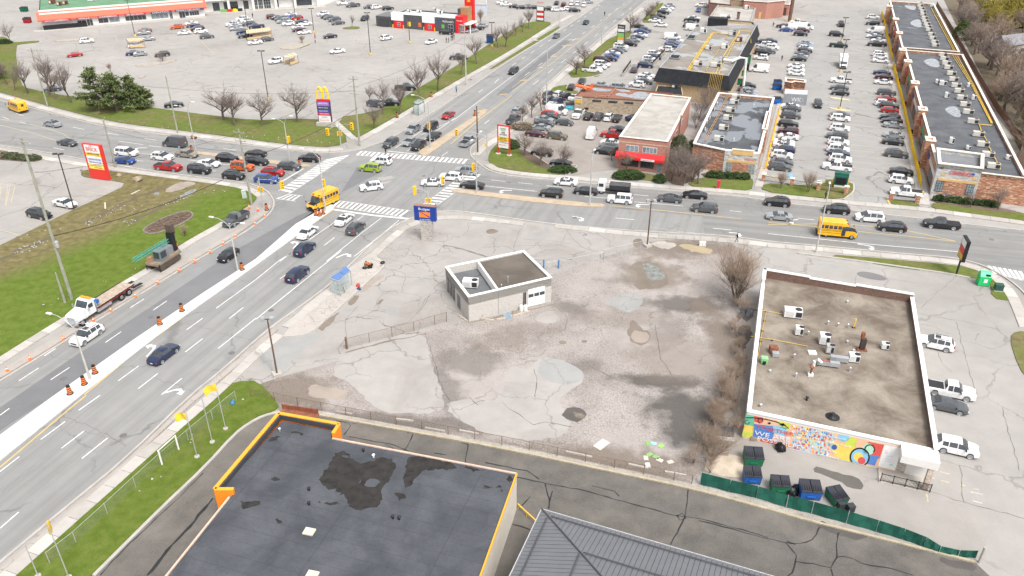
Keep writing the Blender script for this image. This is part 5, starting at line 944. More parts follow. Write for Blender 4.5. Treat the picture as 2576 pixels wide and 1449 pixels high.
for s in(-1,1):obj('wing',([q0+ax*.4,q0+ax*.72,q0+ax*.78+sd_*s*1.2,q0+ax*.66+sd_*s*1.2]+[v-Vector((0,0,.07))for v in(q0+ax*.4,q0+ax*.72,q0+ax*.78+sd_*s*1.2,q0+ax*.66+sd_*s*1.2)],[(0,1,2,3),(7,6,5,4),(0,4,5,1),(1,5,6,2),(2,6,7,3),(3,7,4,0)]),ORm,t)
for f in(.4,.6):q=q0+ax*f;obj('strut',tubevf([Vector((q.x,q.y,h8)),q],.07,6),M_BLACK,t)
# -- black mansard building
M_SHING=mat('black_shingle',(.022,.024,.028),.85,.25,1,6);M_TANBR=stonemat('tan_brick',(.44,.33,.20),(.52,.40,.26),(.38,.28,.17),4,10,(.34,.26,.17));M_WETTAN=roofmat('wet_tan_roof',(.19,.165,.14),(.25,.225,.195),0,pool=.75,poolcol=(.30,.32,.34),pscale=.12,plo=.53)
h9=7.6;T9=[W('D',x,y,h9)for x,y in((1658,170),(1724,177),(1833,191),(1905,62),(1750,68))]
b=B9=thing('mansard_building',centroid(T9),'two-storey tan building with black shingle mansard and yellow roof pipes','building')
bot=inset(T9,-1.1);wallp=inset(T9,-.4);n=len(T9);tc=ccw(T9)
V=[Vector((v.x,v.y,h9-3.4))for v in bot]+[Vector((v.x,v.y,h9))for v in tc]+[Vector((v.x,v.y,h9-3.4))for v in wallp]
obj('mansard',(V,[(i,(i+1)%n,n+(i+1)%n,n+i)for i in range(n)]+[(2*n+i,2*n+(i+1)%n,(i+1)%n,i)for i in range(n)]),M_SHING,b)
obj('wall',prism(wallp,-.05,h9-3.4,cap=False),M_TANBR,b);obj('roof',sheetvf(inset(T9,.2),h9-.35),M_WETTAN,b);obj('coping',ringvf(T9,.25,h9-.4,h9+.06),mat('grey_coping',(.32,.33,.35),.6),b)
for x0,y0,x1,y1 in((1590,545,1700,590),(1745,345,1855,390)):
 q=[W('a3',x0,y0,h9),W('a3',x1,y0+8,h9),W('a3',x1-20,y1,h9),W('a3',x0+5,y1-8,h9)];obj('roof_well',prism(q,h9-.34,h9-.1),M_SHING,b);obj('coping',ringvf(q,.15,h9-.34,h9+.02),MATS['grey_coping'],b)
panel(b,wallp[0],wallp[1],.1,.2,1,2.2,M_GLASS,'window',.05)
zz9=h9-.35
for i in range(3):pipe('a3',[(1760+14*i,705),(1880+12*i,520),(2010+10*i,330),(2180,335+4*i)],zz9,.09,M_YPIPE,('left','middle','right')[i]+' of three yellow pipes on the mansard building roof')
pipe('a3',[(1770,708),(2050,740),(2130,560),(2290,310),(2400,315)],zz9,.09,M_YPIPE,'yellow pipe looping across the mansard building roof');pipe('a3',[(2080,740),(2200,490),(2290,320)],zz9,.08,M_YPIPE,'yellow pipe toward the rear of the mansard building roof');pipe('a3',[(1950,710),(2170,350)],zz9,.05,M_YPIPE,'thin yellow pipe along the middle of the mansard building roof');pipe('a3',[(2210,430),(2330,435),(2400,320),(2405,430)],zz9,.07,M_YPIPE,'yellow pipe loop at the right edge of the mansard building roof')
ey=ccw(T9);fA,fB=W('D',1724,177,h9),W('D',1833,191,h9);dF,nF=wdir(fA,fB)
t=thing('pipe_bank',Vector((fB.x,fB.y,0))-dF*4,'bank of vertical yellow gas pipes running down the black mansard front','pipes')
for i in range(8):
 q=fA+(fB-fA)*(.6+.27*i/7);a=Vector((q.x,q.y,h9+.2))+nF*.1;c=Vector((q.x,q.y,h9-3.5))+nF*1.3
 obj('pipe',tubevf([a-nF*.8,a,c,Vector((c.x,c.y,.02))-nF*.35]if i%2 else[a-nF*.8,a,c],.055,5),M_YPIPE,t)
for(x,y,s,m_,lb)in((1870,640,(2.4,1.4,1.0),M_HVACB,'cream box unit at the front-left of the mansard building roof'),(2050,655,(2.6,1.4,1.0),M_HVACB,'cream box unit at the front-right of the mansard building roof'),(1978,480,(1.7,1.3,1.0),M_HVACB,'cream box unit at the middle of the mansard building roof'),(2140,470,(1.8,1.5,1.2),M_HVACW,'white grilled unit right of the middle of the mansard building roof'),(1925,310,(1.8,1.5,1.3),M_HVACW,'white stacked unit at the rear-left of the mansard building roof'),(2215,340,(2.2,1.5,1.4),M_HVACG,'grey unit at the rear of the mansard building roof'),(2285,400,(1.6,1.2,1.2),M_RUST,'rust-red unit at the rear-right of the mansard building roof'),(2110,600,(1.2,1.0,1.0),M_STEEL,'grey fan box with a big white duct on the mansard building roof')):hvac(W('a3',x,y+20,zz9),s,angE2,lb,m_)
q=W('a3',2130,600,zz9+.9);t=thing('white_duct',W('a3',2200,620,zz9),'large white duct bending over the right edge of the mansard building roof','duct');e_=W('a3',2290,580,zz9+1.2);obj('duct',tubevf([q,W('a3',2210,615,zz9+.9),e_,Vector((e_.x+1.6,e_.y-.6,zz9+1.2)),Vector((e_.x+1.9,e_.y-.8,1.0))],.35,10),M_HVACW,t)
def simple(poly,z,name,label,wall,roof,par=.4,cop=None):return building(name,label,[W('D',x,y,z)for x,y in poly],z,wall,roof,par,.3,cop,.1)
b=simple([(1785,42),(1806,13),(1901,21),(1890,54),(1829,50)],6.0,'rear_block','tan-roofed block behind the mansard building',M_TANBR,M_TANROOF,.4,MATS['grey_coping'])
b2_=simple([(1786,47),(1829,51),(1892,55),(1900,62),(1890,72),(1778,72)],5.2,'middle_block','low tan-roofed link block with black shingle front behind the mansard building',M_SHING,M_TANROOF,.3)
q=W('e3',1560,500,5.2);obj('stair_box',boxvf((q.x,q.y,0),(6.2,3.5,2.6),angE2,z0=4.9),M_SHING,b2_)
hvac(W('e3',2150,185,5.6),(1.6,1.4,1.2),angE2,'white unit on the far edge of the tan rear block roof',M_HVACW);hvac(W('e3',1720,370,5.6),(3.6,1.6,.9),angE2,'long pale unit at the front of the tan rear block roof',M_HVACW);p=W('e3',1970,390,5.6);t=thing('chimney',p,'brown brick chimney on the tan rear block roof','chimney');obj('stack',boxvf(p,(.8,.8,2.2),0,z0=5.6),MATS['brown_flue'],t);obj('cap',boxvf(p,(1.0,1.0,.2),0,z0=7.8),M_BLACK,t)
b=simple([(1785,-20),(1840,-16),(1840,12),(1785,6)],5.0,'brown_shop','brown brick shop wing at the top of the picture',mat('brown_brick',(.22,.12,.1),.85,.15),M_TANROOF);b=simple([(1822,-26),(1880,-22),(1874,2),(1822,-2)],4.5,'loading_wing','tan loading wing with a long canopy at the top',M_TANBR,M_TANROOF)
b=simple([(1872,-40),(1972,-30),(1975,2),(1930,6),(1872,2)],6.0,'brick_warehouse','red brick warehouse at the top edge behind the car park',M_REDBR,M_TANROOF,.4,M_COPC);fa,fb=W('D',1872,2,6.0),W('D',1930,6,6.0);panel(b,fa,fb,.72,.82,.02,2.4,M_TANST,'door',.05)
b=simple([(1934,8),(1941,2),(1994,4),(1986,12)],4.0,'brick_shed','red brick shed with a brown shutter at the far car park corner',M_REDBR,M_TANROOF,.2,M_COPC);fa,fb=W('D',1934,8,4.0),W('D',1986,12,4.0);sh=panel(b,fa,fb,.3,.9,.02,2.8,mat('brown_shutter',(.12,.075,.06),.6),'shutter',.05)
for i in range(6):panel(b,fa,fb,.3,.9,.1+i*.45,.13+i*.45,M_BLACK,'shutter_slat',.02,.052,parent=sh)
p=W('a4',215,215);t=thing('tall_pylon',p,'tall rust-brown pylon rising beyond the top edge of the car park','pylon');obj('mast',tubevf([p,p+Vector((0,0,14))],.65,10),mat('brown_mast',(.16,.09,.07),.7),t);[obj('guard_post',tubevf([p+Vector((dx,-1,0)),p+Vector((dx,-1,1.5))],.2,8),M_YPIPE,t)for dx in(-1.2,1.2)]
b=simple([(1976,196),(2028,202),(2026,208),(2000,205),(1992,208),(1975,205)],3.3,'brick_enclosure','small red stone bin enclosure with cream coping in the plaza car park',M_LEDGE,M_CONC,1.5,M_COPC)
q=[W('D',x,y,2.7)for x,y in((1974,224),(2033,228),(2032,239),(1972,236))];t=thing('grey_container',centroid(q),'grey painted storage container with white graffiti below the brick enclosure','container');obj('shell',prism(q,.005,2.7),mat('grey_paint',(.25,.26,.28),.6,.1),t);obj('lid',prism(inset(q,.12),2.703,2.8),mat('pale_grey_lid',(.48,.5,.53),.6),t)
d_,n_=wdir(q[3],q[2]);text('WK',Vector((q[3].x,q[3].y,.9))+d_*2.0+n_*.02,d_,1.0,M_FRAMEW,t,name='graffiti');text('CS',Vector((q[3].x,q[3].y,.8))+d_*3.7+n_*.02,d_,.9,mat('graffiti_grey',(.4,.41,.43),.6),t,name='graffiti')
b=lowb=building('black_roof_shed','low lean-to shed with black shingle roof between the garage and mansard building',[W('a3',x,y,3.4)for x,y in((1465,858),(1708,872),(1722,960),(1440,930))],3.4,M_TANBR,M_SHING,.1,.2)
hvac(W('a3',1635,885,3.3),(1.6,1.0,.8),angE2,'dark fan unit on the low black shed roof',M_GRILLE)
for i,(L,rail)in enumerate((([(1112,772),(1192,660)],1),([(1192,672),(1480,684)],0),([(1415,668),(1535,540)],1))):
 P=WL('a3',L);T_=thing('ramp_wall',P[0],('left','front','right')[i]+' concrete wall of the sunken ramp beside the mansard building','wall');obj('wall',kerbvf(P,.35,-.04,.9),M_CONC,T_)
 if rail:obj('railing',kerbvf(P,.08,.91,1.7),M_BLACK,T_)
for i,(x,y,s_)in enumerate(((2370,640,(1.5,1.2,2.4)),(2350,700,(1.8,1.2,1.6)),(2330,760,(1.4,1.4,1.2)),(2440,430,(1.6,1.4,2.6)),(2290,850,(1.4,1.2,1.4)))):
 p=W('a3',x,y);t=thing('waste_equipment',p,'dark equipment against the right wall of the mansard building, %s from the rear'%['second','third','fourth','first','fifth'][i],'equipment');obj('tank',boxvf(p,s_,angE2,z0=.01),M_BLACK if i%2 else M_DGREEN,t);obj('lid',boxvf(p,(s_[0]*1.06,s_[1]*1.06,.1),angE2,z0=s_[2]+.013),M_GRILLE,t)
 # -- fast-food restaurant
M_MGREY=mat('charcoal_cladding',(.085,.085,.09),.6,.1,.6);M_MRED=mat('restaurant_red',(.62,.02,.025),.45,.04);M_MWHITE=mat('restaurant_white',(.75,.75,.75),.5,.03);M_MTAN=mat('wood_panel',(.36,.22,.11),.6,.12);M_GOLD=mat('golden_yellow',(.88,.58,.02),.45,.04)
A,Bm=W('a2',1210,262),W('a2',2030,330);dm,nm=wdir(A,Bm);Lm_=(Bm-A).length;bk=-nm
PP=lambda u,v:A+dm*(u*Lm_)+bk*v
b=thing('burger_restaurant',PP(.5,5),'charcoal drive-through restaurant with red bays, white caps and a red tower','restaurant')
def blk(u0,u1,v0,v1,z0,z1,m,nm_='wall',cap=True):return obj(nm_,prism([PP(u0,v0),PP(u1,v0),PP(u1,v1),PP(u0,v1)],z0,z1,cap),m,b)
blk(0,.22,0.2,9,-.05,3.5,M_MGREY);blk(.0,.22,.3,8.9,3.503,3.6,mat('dark_grey_roof',(.16,.16,.17),.8),'roof');obj('shutter',boxvf((PP(.1,0).x,PP(.1,0).y,0),(3.6,.5,2.8),math.atan2(dm.y,dm.x),z0=.05),mat('dark_shutter',(.055,.055,.06),.6),b)
blk(.22,1.0,0,11,-.05,4.7,M_MGREY,cap=False);obj('roof',sheetvf([PP(.225,.2),PP(.995,.2),PP(.995,10.8),PP(.225,10.8)],4.0),mat('white_membrane',(.55,.55,.54),.8,.1),b);obj('coping',ringvf([PP(.22,0),PP(1,0),PP(1,11),PP(.22,11)],.25,4.4,4.78),M_HVACG,b)
for u in(.235,.615):
 blk(u,u+.115,-.5,.3,-.04,2.65,M_MRED,'red_bay');blk(u-.03,u+.115,-.55,1.5,2.653,5.2,M_MWHITE,'white_cap')
 window(b,PP(u,-.5),PP(u+.115,-.5),.35,.68,.7,2.0,2,2,M_FRAMEW)
 for du in(-.008,.123):q=PP(u+du,-.9);obj('bollard',lathe(q,[(.14,0),(.14,1.2),(.05,1.3)],8),M_GOLD,b)
for u,c in((.40,M_GOLD),(.53,mat('poster_red',(.7,.15,.05),.5)),(.81,mat('poster_green',(.15,.4,.1),.5))):panel(b,A,Bm,u,u+.035,.9,2.4,c,'poster',.05)
panel(b,A,Bm,.77,.795,3.1,4.0,M_BLUES,'accessible_sign',.04);tx=PP(.825,-.02);text("McDonald's",tx+Vector((0,0,3.2)),dm,.7,M_MWHITE,b,width=4.2);window(b,A,Bm,.89,.95,.3,2.6,2,2)
blk(.985,1.075,-.6,3,-.04,5.6,M_MRED,'tower_wall');blk(1.0,1.085,3.0,6.5,-.04,8.0,M_MTAN,'tower_wall');blk(1.0,1.1,6.5,8.2,-.04,10.5,M_MRED,'tower_wall');blk(.9,1.0,7.5,10.5,4.0,6.6,M_MGREY,'roof_screen');blk(1.015,1.02,3.5,10,4.0,6.3,M_MRED,'roof_fin')
text("McDonald's",PP(1.0,-.62)+Vector((0,0,4.0)),dm,.45,M_MWHITE,b,width=2.2)
wnd=window(b,PP(1.0,-.6),PP(1.075,-.6),.35,.95,.1,3.0,3,2,M_MWHITE);blk(1.075,1.15,0,6.5,2.9,3.2,M_MWHITE,'canopy');[obj('canopy_post',boxvf((PP(1.145,v).x,PP(1.145,v).y,0),(.3,.3,2.9),0,z0=0),M_MWHITE,b)for v in(.3,6.2)]
def arches(c,u,wd,h,m,parent,th=.12,yd=None):
 P=[]
 for s in(-1,1):
  pts=[c+u*(s*wd*.5*(1-f*2 if False else 1))for f in(0,)]
  path=[]
  for k in range(13):
   f=k/12;x=s*wd*.5*(1-f);z=h*math.sin(math.pi*min(1,f*1.0)**1.0)if False else h*(1-(2*f-1)**2)**.55
   path.append(c+u*x+Vector((0,0,z)))
  P.append(tubevf(path,th,6))
 return obj('arches',join(*P),m,parent)
arches(PP(1.05,6.45)+Vector((0,0,9.3)),dm,1.0,.8,M_GOLD,b,.09)
for i,(x,y,s)in enumerate(((1540,120,(1.4,1,.6)),(1640,125,(1.6,1,.7)),(1800,110,(1.6,1.2,.9)),(1850,140,(1.8,1.4,1.2)))):hvac(W('a2',x,y,4.0),s,math.atan2(dm.y,dm.x),'white unit on the restaurant roof, %s from its left end'%ORDW[i],M_HVACW)
# -- plaza with red canopy roof (top left)
A,Bn=W('a1',435,300),W('a1',2065,162);dn,nn_=wdir(A,Bn);Ln=(Bn-A).length;QQ=lambda s,v:A+dn*s-nn_*v
M_PWHITE=mat('plaza_white',(.70,.69,.67),.7,.05);M_RCAN=mat('red_canopy_metal',(.70,.115,.06),.55,.05);M_GROOF=roofmat('green_roof',(.09,.20,.11),(.14,.27,.16),.4)
b=thing('canopy_plaza',QQ(Ln/2,10),'white shop plaza with a long red sloping canopy and green flat roof','plaza')
obj('wall',prism([QQ(0,0),QQ(Ln,0),QQ(Ln,45),QQ(0,45)],-.05,5.6,cap=False),M_PWHITE,b);obj('roof',sheetvf([QQ(.3,.5),QQ(Ln-.3,.5),QQ(Ln-.3,45),QQ(.3,45)],5.4),M_GROOF,b);obj('parapet',kerbvf([QQ(0,.9),QQ(Ln,.9)],.6,5.0,6.4),M_PWHITE,b)
ncan=60
for i in range(ncan):
 s0,s1=-1+(Ln+2)*i/ncan+.03,-1+(Ln+2)*(i+1)/ncan-.03
 obj('canopy_panel',([QQ(s0,-1.2)+Vector((0,0,3.4)),QQ(s1,-1.2)+Vector((0,0,3.4)),QQ(s1,.6)+Vector((0,0,5.9)),QQ(s0,.6)+Vector((0,0,5.9))],[(0,1,2,3)]),M_RCAN,b)
obj('canopy_deck',([QQ(-1,-1.17)+Vector((0,0,3.35)),QQ(Ln+1,-1.17)+Vector((0,0,3.35)),QQ(Ln+1,.6)+Vector((0,0,5.85)),QQ(-1,.6)+Vector((0,0,5.85)),QQ(-1,-1.17)+Vector((0,0,2.9)),QQ(Ln+1,-1.17)+Vector((0,0,2.9))],[(0,1,2,3),(0,4,5,1)]),M_RCAN,b)
fu=lambda x:(W('a1',x,300-(x-435)*.0847)-A).length/Ln
M_SIGNP=mat('maroon_sign',(.35,.05,.09),.5,.15,2);M_SIGNB=mat('navy_sign',(.06,.06,.14),.5,.1)
for x0,x1,z0,z1,k in((790,880,.6,2.2,2),(1000,1100,.6,2.3,2),(1110,1215,.6,2.3,2),(1270,1480,.6,2.3,5),(1530,1700,.5,2.3,4),(1870,1910,.6,2.2,1),(1915,2010,.6,2.2,4)):window(b,A,Bn,fu(x0),fu(x1),z0,z1,k,1,M_FRAMEW,M_GLASSL if x0 in(1110,1530)else M_GLASS)
for x0,x1 in((885,945),(1715,1745),(1810,1870)):window(b,A,Bn,fu(x0),fu(x1),.05,2.3,2,1,M_FRAMEW,name='door')
for i,(x0,x1,tx)in enumerate(((415,740,'WILLS CARIBBEAN'),(790,930,'WILLS'),(1000,1215,'CARIBBEAN'),(1270,1480,'UNISEX SALON'),(1530,1740,'DENTIST'),(1770,2060,'SPORTABLAND'))):
 s=panel(b,A+nn_*1.2,Bn+nn_*1.2,fu(x0),fu(x1),2.6,3.3,M_SIGNP if i<4 else M_SIGNB,'shop_sign',.08);q=A+dn*(fu(x0)*Ln+.6)+nn_*1.3+Vector((0,0,2.7));text(tx,q,dn,.5,M_PWHITE,s,width=(fu(x1)-fu(x0))*Ln*.8)
obj('black_skirt',kerbvf([QQ(.2,-1.2),QQ(Ln*.26,-1.2)],.3,.01,1.6),M_BLACK,b);obj('walk',prism([QQ(-3,-3.5),QQ(Ln,-3.5),QQ(Ln,-.01),QQ(-3,-.01)],-.05,.1),M_CONC,b)
for i,(x,y,s)in enumerate(((520,40,1.6),(540,30,1.2),(600,55,1.5),(660,45,1.7),(930,10,3),(560,5,2))):hvac(W('a1',x,y,5.4),(s,1.2,1.2),0.1,'weathered unit on the green plaza roof, %s one'%ORDW[i],M_RUST if i<4 else M_HVACW)
A2,B2_=W('e6',-180,250),W('e6',2230,98);d2,n2=wdir(A2,B2_);L2=(B2_-A2).length;b=thing('supermarket',A2+d2*L2/2-n2*10,'white supermarket wing with a long sign and white entrance columns','supermarket')
S2=lambda s,v:A2+d2*s-n2*v;fe=lambda x:(x+180)/2410
obj('wall',prism([S2(0,0),S2(L2,0),S2(L2+18,25),S2(0,40)],-.05,6.5),M_PWHITE,b);obj('walk',prism([S2(0,-4.5),S2(L2,-4.5),S2(L2,-.01),S2(0,-.01)],-.05,.1),M_CONC,b)
obj('canopy',prism([S2(0,-2.2),S2(L2*.97,-2.2),S2(L2*.97,-.02),S2(0,-.02)],4.4,6.3,bottom=True),M_PWHITE,b)
for x in(310,790,1240,1630,2100):q=A2+d2*L2*fe(x)+n2*1.8;obj('column',boxvf((q.x,q.y,0),(.8,.8,4.35),0,z0=.05),M_PWHITE,b)
for x0,x1,k in((0,130,3),(215,300,1),(340,490,2),(600,700,2),(1245,1300,1),(1640,1980,6)):window(b,A2,B2_,fe(x0),fe(x1),.3,3.4,k,1,M_FRAMED)
for x0,x1 in((790,880),(895,985),(1000,1140)):window(b,A2,B2_,fe(x0),fe(x1),.05,3.9,3,3,M_FRAMEW)
s=panel(b,A2+n2*2.2,B2_+n2*2.2,.02,fe(560),4.4,6.2,mat('sign_face_white',(.78,.79,.78),.5),'shop_sign',.15);text('FRESHWIN',A2+d2*L2*fe(-40)+n2*2.38+Vector((0,0,4.9)),d2,.9,mat('sign_blue_green',(.1,.3,.45),.5),s,width=6.5);text('华威超市',A2+d2*L2*fe(225)+n2*2.38+Vector((0,0,4.7)),d2,1.3,MATS['sign_blue_green'],s,width=8.5)
for x,c in((410,mat('yellow_stall',(.75,.62,.02),.6)),(500,M_BLACK),(320,M_MRED),(190,MATS['poster_green'])):q=A2+d2*L2*fe(x)+n2*2.4;tag(obj('produce_stand',join(boxvf((q.x,q.y,0),(2.2,.9,.9),math.atan2(d2.y,d2.x),z0=.11),boxvf((q.x,q.y,0),(2.4,1.0,.08),math.atan2(d2.y,d2.x),z0=1.0)),c),{410:'yellow',500:'black',320:'red',190:'green'}[x]+' produce stand before the supermarket','stand')
def lowbox(t,pts,z,name,label,m,cat='building',roof=None):return building(name,label,[W(t,x,y,z)for x,y in pts],z,m,roof or M_TANROOF,.3,.3,None,cat=cat)
lowbox('a2',[(2170,42),(2320,48),(2330,-40),(2170,-40)],4.0,'pale_shed','pale grey shed behind the restaurant tower',mat('pale_metal',(.5,.53,.58),.6))
def crate_box(t,x,y,s,label,m,name='dumpster',ang=0.0,lid=None,cat='dumpster',group=None):
 p=W(t,x,y);T_=thing(name,p,label,cat,group);ca,sa=math.cos(ang),math.sin(ang)
 w_,d_,h_=s;LP=lambda dx,dy,z:Vector((p.x+dx*ca-dy*sa,p.y+dx*sa+dy*ca,z))
 V=[LP(-w_/2*.94,-d_/2*.82,.1),LP(w_/2*.94,-d_/2*.82,.1),LP(w_/2*.94,d_/2*.95,.1),LP(-w_/2*.94,d_/2*.95,.1),LP(-w_/2,-d_/2,h_*.82),LP(w_/2,-d_/2,h_*.82),LP(w_/2,d_/2,h_),LP(-w_/2,d_/2,h_)]
 obj('bin',(V,[(0,1,5,4),(1,2,6,5),(2,3,7,6),(3,0,4,7),(3,2,1,0)]),m,T_)
 lm=lid or mat('black_lid',(.035,.036,.045),.55,.1)
 for k in(-1,1):
  V=[LP(k*w_*.26+a*w_*.24,bb,zz)for zz0 in(0,.06)for a,bb,zz in((-1,-d_/2-.05,h_*.82+zz0+.01),(1,-d_/2-.05,h_*.82+zz0+.01),(1,d_/2*.96,h_+zz0+.01),(-1,d_/2*.96,h_+zz0+.01))]
  L_=obj('lid',(V,[(4,5,6,7),(0,1,5,4),(1,2,6,5),(2,3,7,6),(3,0,4,7),(3,2,1,0)]),lm,T_)
  obj('lid_rib',join(*[boxvf(LP(k*w_*.26+e*w_*.07,0,h_*.91+.085),(.05,d_*.9,.05),ang)for e in(-2.4,-.8,.8,2.4)]),lm,L_)
 obj('fork_pocket',boxvf(LP(0,-d_/2*.95,h_*.38),(w_*.4,.14,.16),ang),m,T_)
 for dx in(-.42,.42):
  for dy in(-.36,.36):obj('caster',boxvf(LP(dx*w_,dy*d_,.055),(.14,.1,.1),ang),M_BLACK,T_)
 return T_
M_DBLUE=mat('dumpster_blue',(.02,.12,.42),.5,.12)
crate_box('d4',425,535,(2.0,1.7,1.5),'green dumpster nearest the mural building',M_DGREEN,ang=R(-6));crate_box('d4',415,680,(1.8,1.5,1.4),'blue dumpster touching the green one by the fence',M_DBLUE,ang=R(-6));crate_box('d4',635,755,(1.9,1.5,1.4),'green dumpster left of the pile of black bags',M_DGREEN,ang=R(-6));crate_box('d4',870,800,(2.1,1.7,1.5),'blue dumpster right of the pile of black bags',M_DBLUE,ang=R(-6));crate_box('d4',1085,840,(1.6,1.9,1.2),'small green dumpster, rightmost by the green screen fence',M_DGREEN,ang=R(14))
crate_box('a4',88,900,(2.2,1.6,1.5),'blue dumpster beside the red stone enclosure',M_DBLUE);crate_box('e1',1905,110,(2.0,1.5,1.5),'open-lid blue dumpster just behind the other by the enclosure',M_DBLUE);crate_box('e1',1895,470,(1.8,1.4,1.6),'blue dumpster at the rear corner of the pharmacy',M_DBLUE)
crate_box('a2',2355,430,(2.4,1.8,2.6),'tall dark blue bin on the lot edge by the restaurant',mat('navy_bin',(.02,.06,.2),.6));crate_box('a1',247,115,(2.6,1.8,1.7),'dark green dumpster in the plaza service yard',mat('dark_green_bin',(.01,.12,.07),.6));crate_box('a1',280,230,(2.4,1.8,1.9),'dark red dumpster in the plaza service yard',mat('dark_red_bin',(.3,.02,.03),.6));crate_box('e4',840,970,(2.2,1.5,1.6),'turquoise dumpster at the corner of the auto garage',mat('turquoise_bin',(.10,.45,.55),.6))
# -- poles
def zfit(bx,tx,ty,t):
 best=(9e9,0);z=0
 while z<30:
  d=(W(t,tx,ty,z).xy-bx.xy).length
  if d<best[0]:best=(d,z)
  z+=.1
 return best[1]
M_GALV=mat('galvanised_pole',(.47,.48,.47),.5,.08,metal=.3);M_CPOLE=mat('concrete_pole',(.45,.44,.40),.8,.1);M_WOODP=mat('weathered_pole',(.30,.30,.24),.9,.15);M_DPOLE=mat('dark_pole',(.05,.042,.04),.6,.1);M_BPOLE=mat('rusty_brown_pole',(.13,.075,.055),.75,.2)
def streetlamp(t,bx,by,tt,tx,ty,arms,label,r=.11,m=None,head='cobra',base=False,z0=0.0):
 p=W(t,bx,by,z0);h=zfit(p,tx,ty,tt);T_=thing('street_lamp',p,label,'street lamp','street lamps');mm=m or M_CPOLE
 top=p+Vector((0,0,h));obj('pole',tubevf([p,p+Vector((0,0,h*.5)),top],[r*1.4,r*1.1,r*.7],8),mm,T_)
 for ax,ay,rise in arms:
  e=top+Vector((ax,ay,rise));a=obj('arm',tubevf([top-Vector((0,0,.2)),top+Vector((ax*.35,ay*.35,rise*.6)),top+Vector((ax*.7,ay*.7,rise*.95)),e],.045,5),M_GALV,T_)
  d=Vector((ax,ay,0)).normalized();obj('luminaire',boxvf(e+d*.3,(.75,.3,.14),math.atan2(d.y,d.x)),M_HVACW,T_)
 if base:obj('footing',boxvf(p+Vector((0,0,.1)),(.7,.7,.3),.4),M_CONC,T_)
 return T_
pA=Vector((math.sin(R(19)),math.cos(R(19)),0));xA=Vector((pA.y,-pA.x,0))
def ar(d,L,rise):return(d.x*L,d.y*L,rise)
streetlamp('c1',905,1290,'c1',735,775,[ar(-xA,3.0,1.2),ar(xA,2.4,.9)],'double-armed street lamp on the white median beside three striped barrels',z0=.15)
streetlamp('c1',2395,195,'b1',2285,1100,[ar(-xA,2.8,1.0),ar(xA,2.2,.8)],'double-armed street lamp on the white median nearest the bus stop',z0=.15)
streetlamp('b2',862,940,'b2',790,410,[ar(-xA,3.0,1.3)],'single-armed lamp on the median nose in front of the school bus',z0=.15)
streetlamp('b2',500,440,'a2',280,1245,[ar(-xA,2.2,.6),ar(xA,1.6,1.6)],'forked lamp on the paved median among the waiting eastbound cars',z0=.15,m=M_GALV)
streetlamp('b1',1975,350,'a1',1890,1105,[ar(-xA,2.6,.5),ar(xA,1.4,1.7)],'forked lamp on the median tip near the lying barrel',z0=.15,m=M_GALV)
streetlamp('b2',1915,300,'a2',1735,1035,[ar(-xA,3.2,1.2)],'lamp on the brick median north of the intersection',z0=.15,m=M_GALV)
streetlamp('b2',2382,755,'b2',2375,250,[ar(pA,2.5,1.0),ar(-pA,1.5,.8)],'lamp on the brick median east of the intersection',z0=.15,m=M_GALV)
streetlamp('b3',1050,880,'b3',1100,430,[ar(pA,1.5,1.2)],'lamp at the east tip of the brick median beside the black saloon',z0=.15,m=M_GALV)
streetlamp('b4',480,1358,'b4',603,700,[ar(pA,.8,.3)],'tall lamp on the south pavement behind the right-hand school bus')
streetlamp('a3',345,1095,'a3',337,465,[ar(-xA,2.8,1.2)],'tall dark-based lamp beside the auto yard',m=M_GALV);streetlamp('a3',900,448,'a3',915,70,[ar(-xA,1.2,.4)],'grey lamp between the road and the parked row',m=M_GALV);streetlamp('a3',472,278,'a3',482,0,[ar(xA,2.0,.6)],'grey lamp on the far verge beside the blue oval sign',m=M_GALV)
def lotlight(t,bx,by,tt,tx,ty,label,m=None,foot=True,heads=2,hm=None,fl=False):
 p=W(t,bx,by);h=zfit(p,tx,ty,tt);T_=thing('lot_light',p,label,'light pole','car park light poles');mm=m or M_DPOLE;top=p+Vector((0,0,h))
 obj('pole',tubevf([p+Vector((0,0,.3)),top],[.12,.09],8),mm,T_)
 if foot:obj('footing',lathe(p,[(.38,0),(.38,.7)],10)if not fl else boxvf(p,(1.1,1.1,.45),.5,z0=0),M_CONC if fl else mat('yellow_footing',(.62,.47,.16),.8),T_)
 for k in range(heads):
  s=-1 if k==0 else 1;obj('lamp_head',boxvf(top+Vector((s*.55,0,.05)),(.75,.4,.22)if not fl else(.5,.55,.45),.2),hm or mm,T_)
 obj('cross_arm',boxvf(top,(1.2,.1,.1),.2),mm,T_);return T_
lotlight('b1',750,935,'b1',598,370,'dark lot light beside the white saloon near the red pylon sign',foot=False);lotlight('c2',215,1255,'c2',110,690,'rusty brown floodlight pole on a concrete block at the lot entrance',M_BPOLE,heads=2,hm=M_STEEL,fl=True);lotlight('b3',1628,1300,'b3',1682,845,'brown floodlight pole on a concrete block at the back of the vacant lot',M_BPOLE,hm=M_STEEL,fl=True)
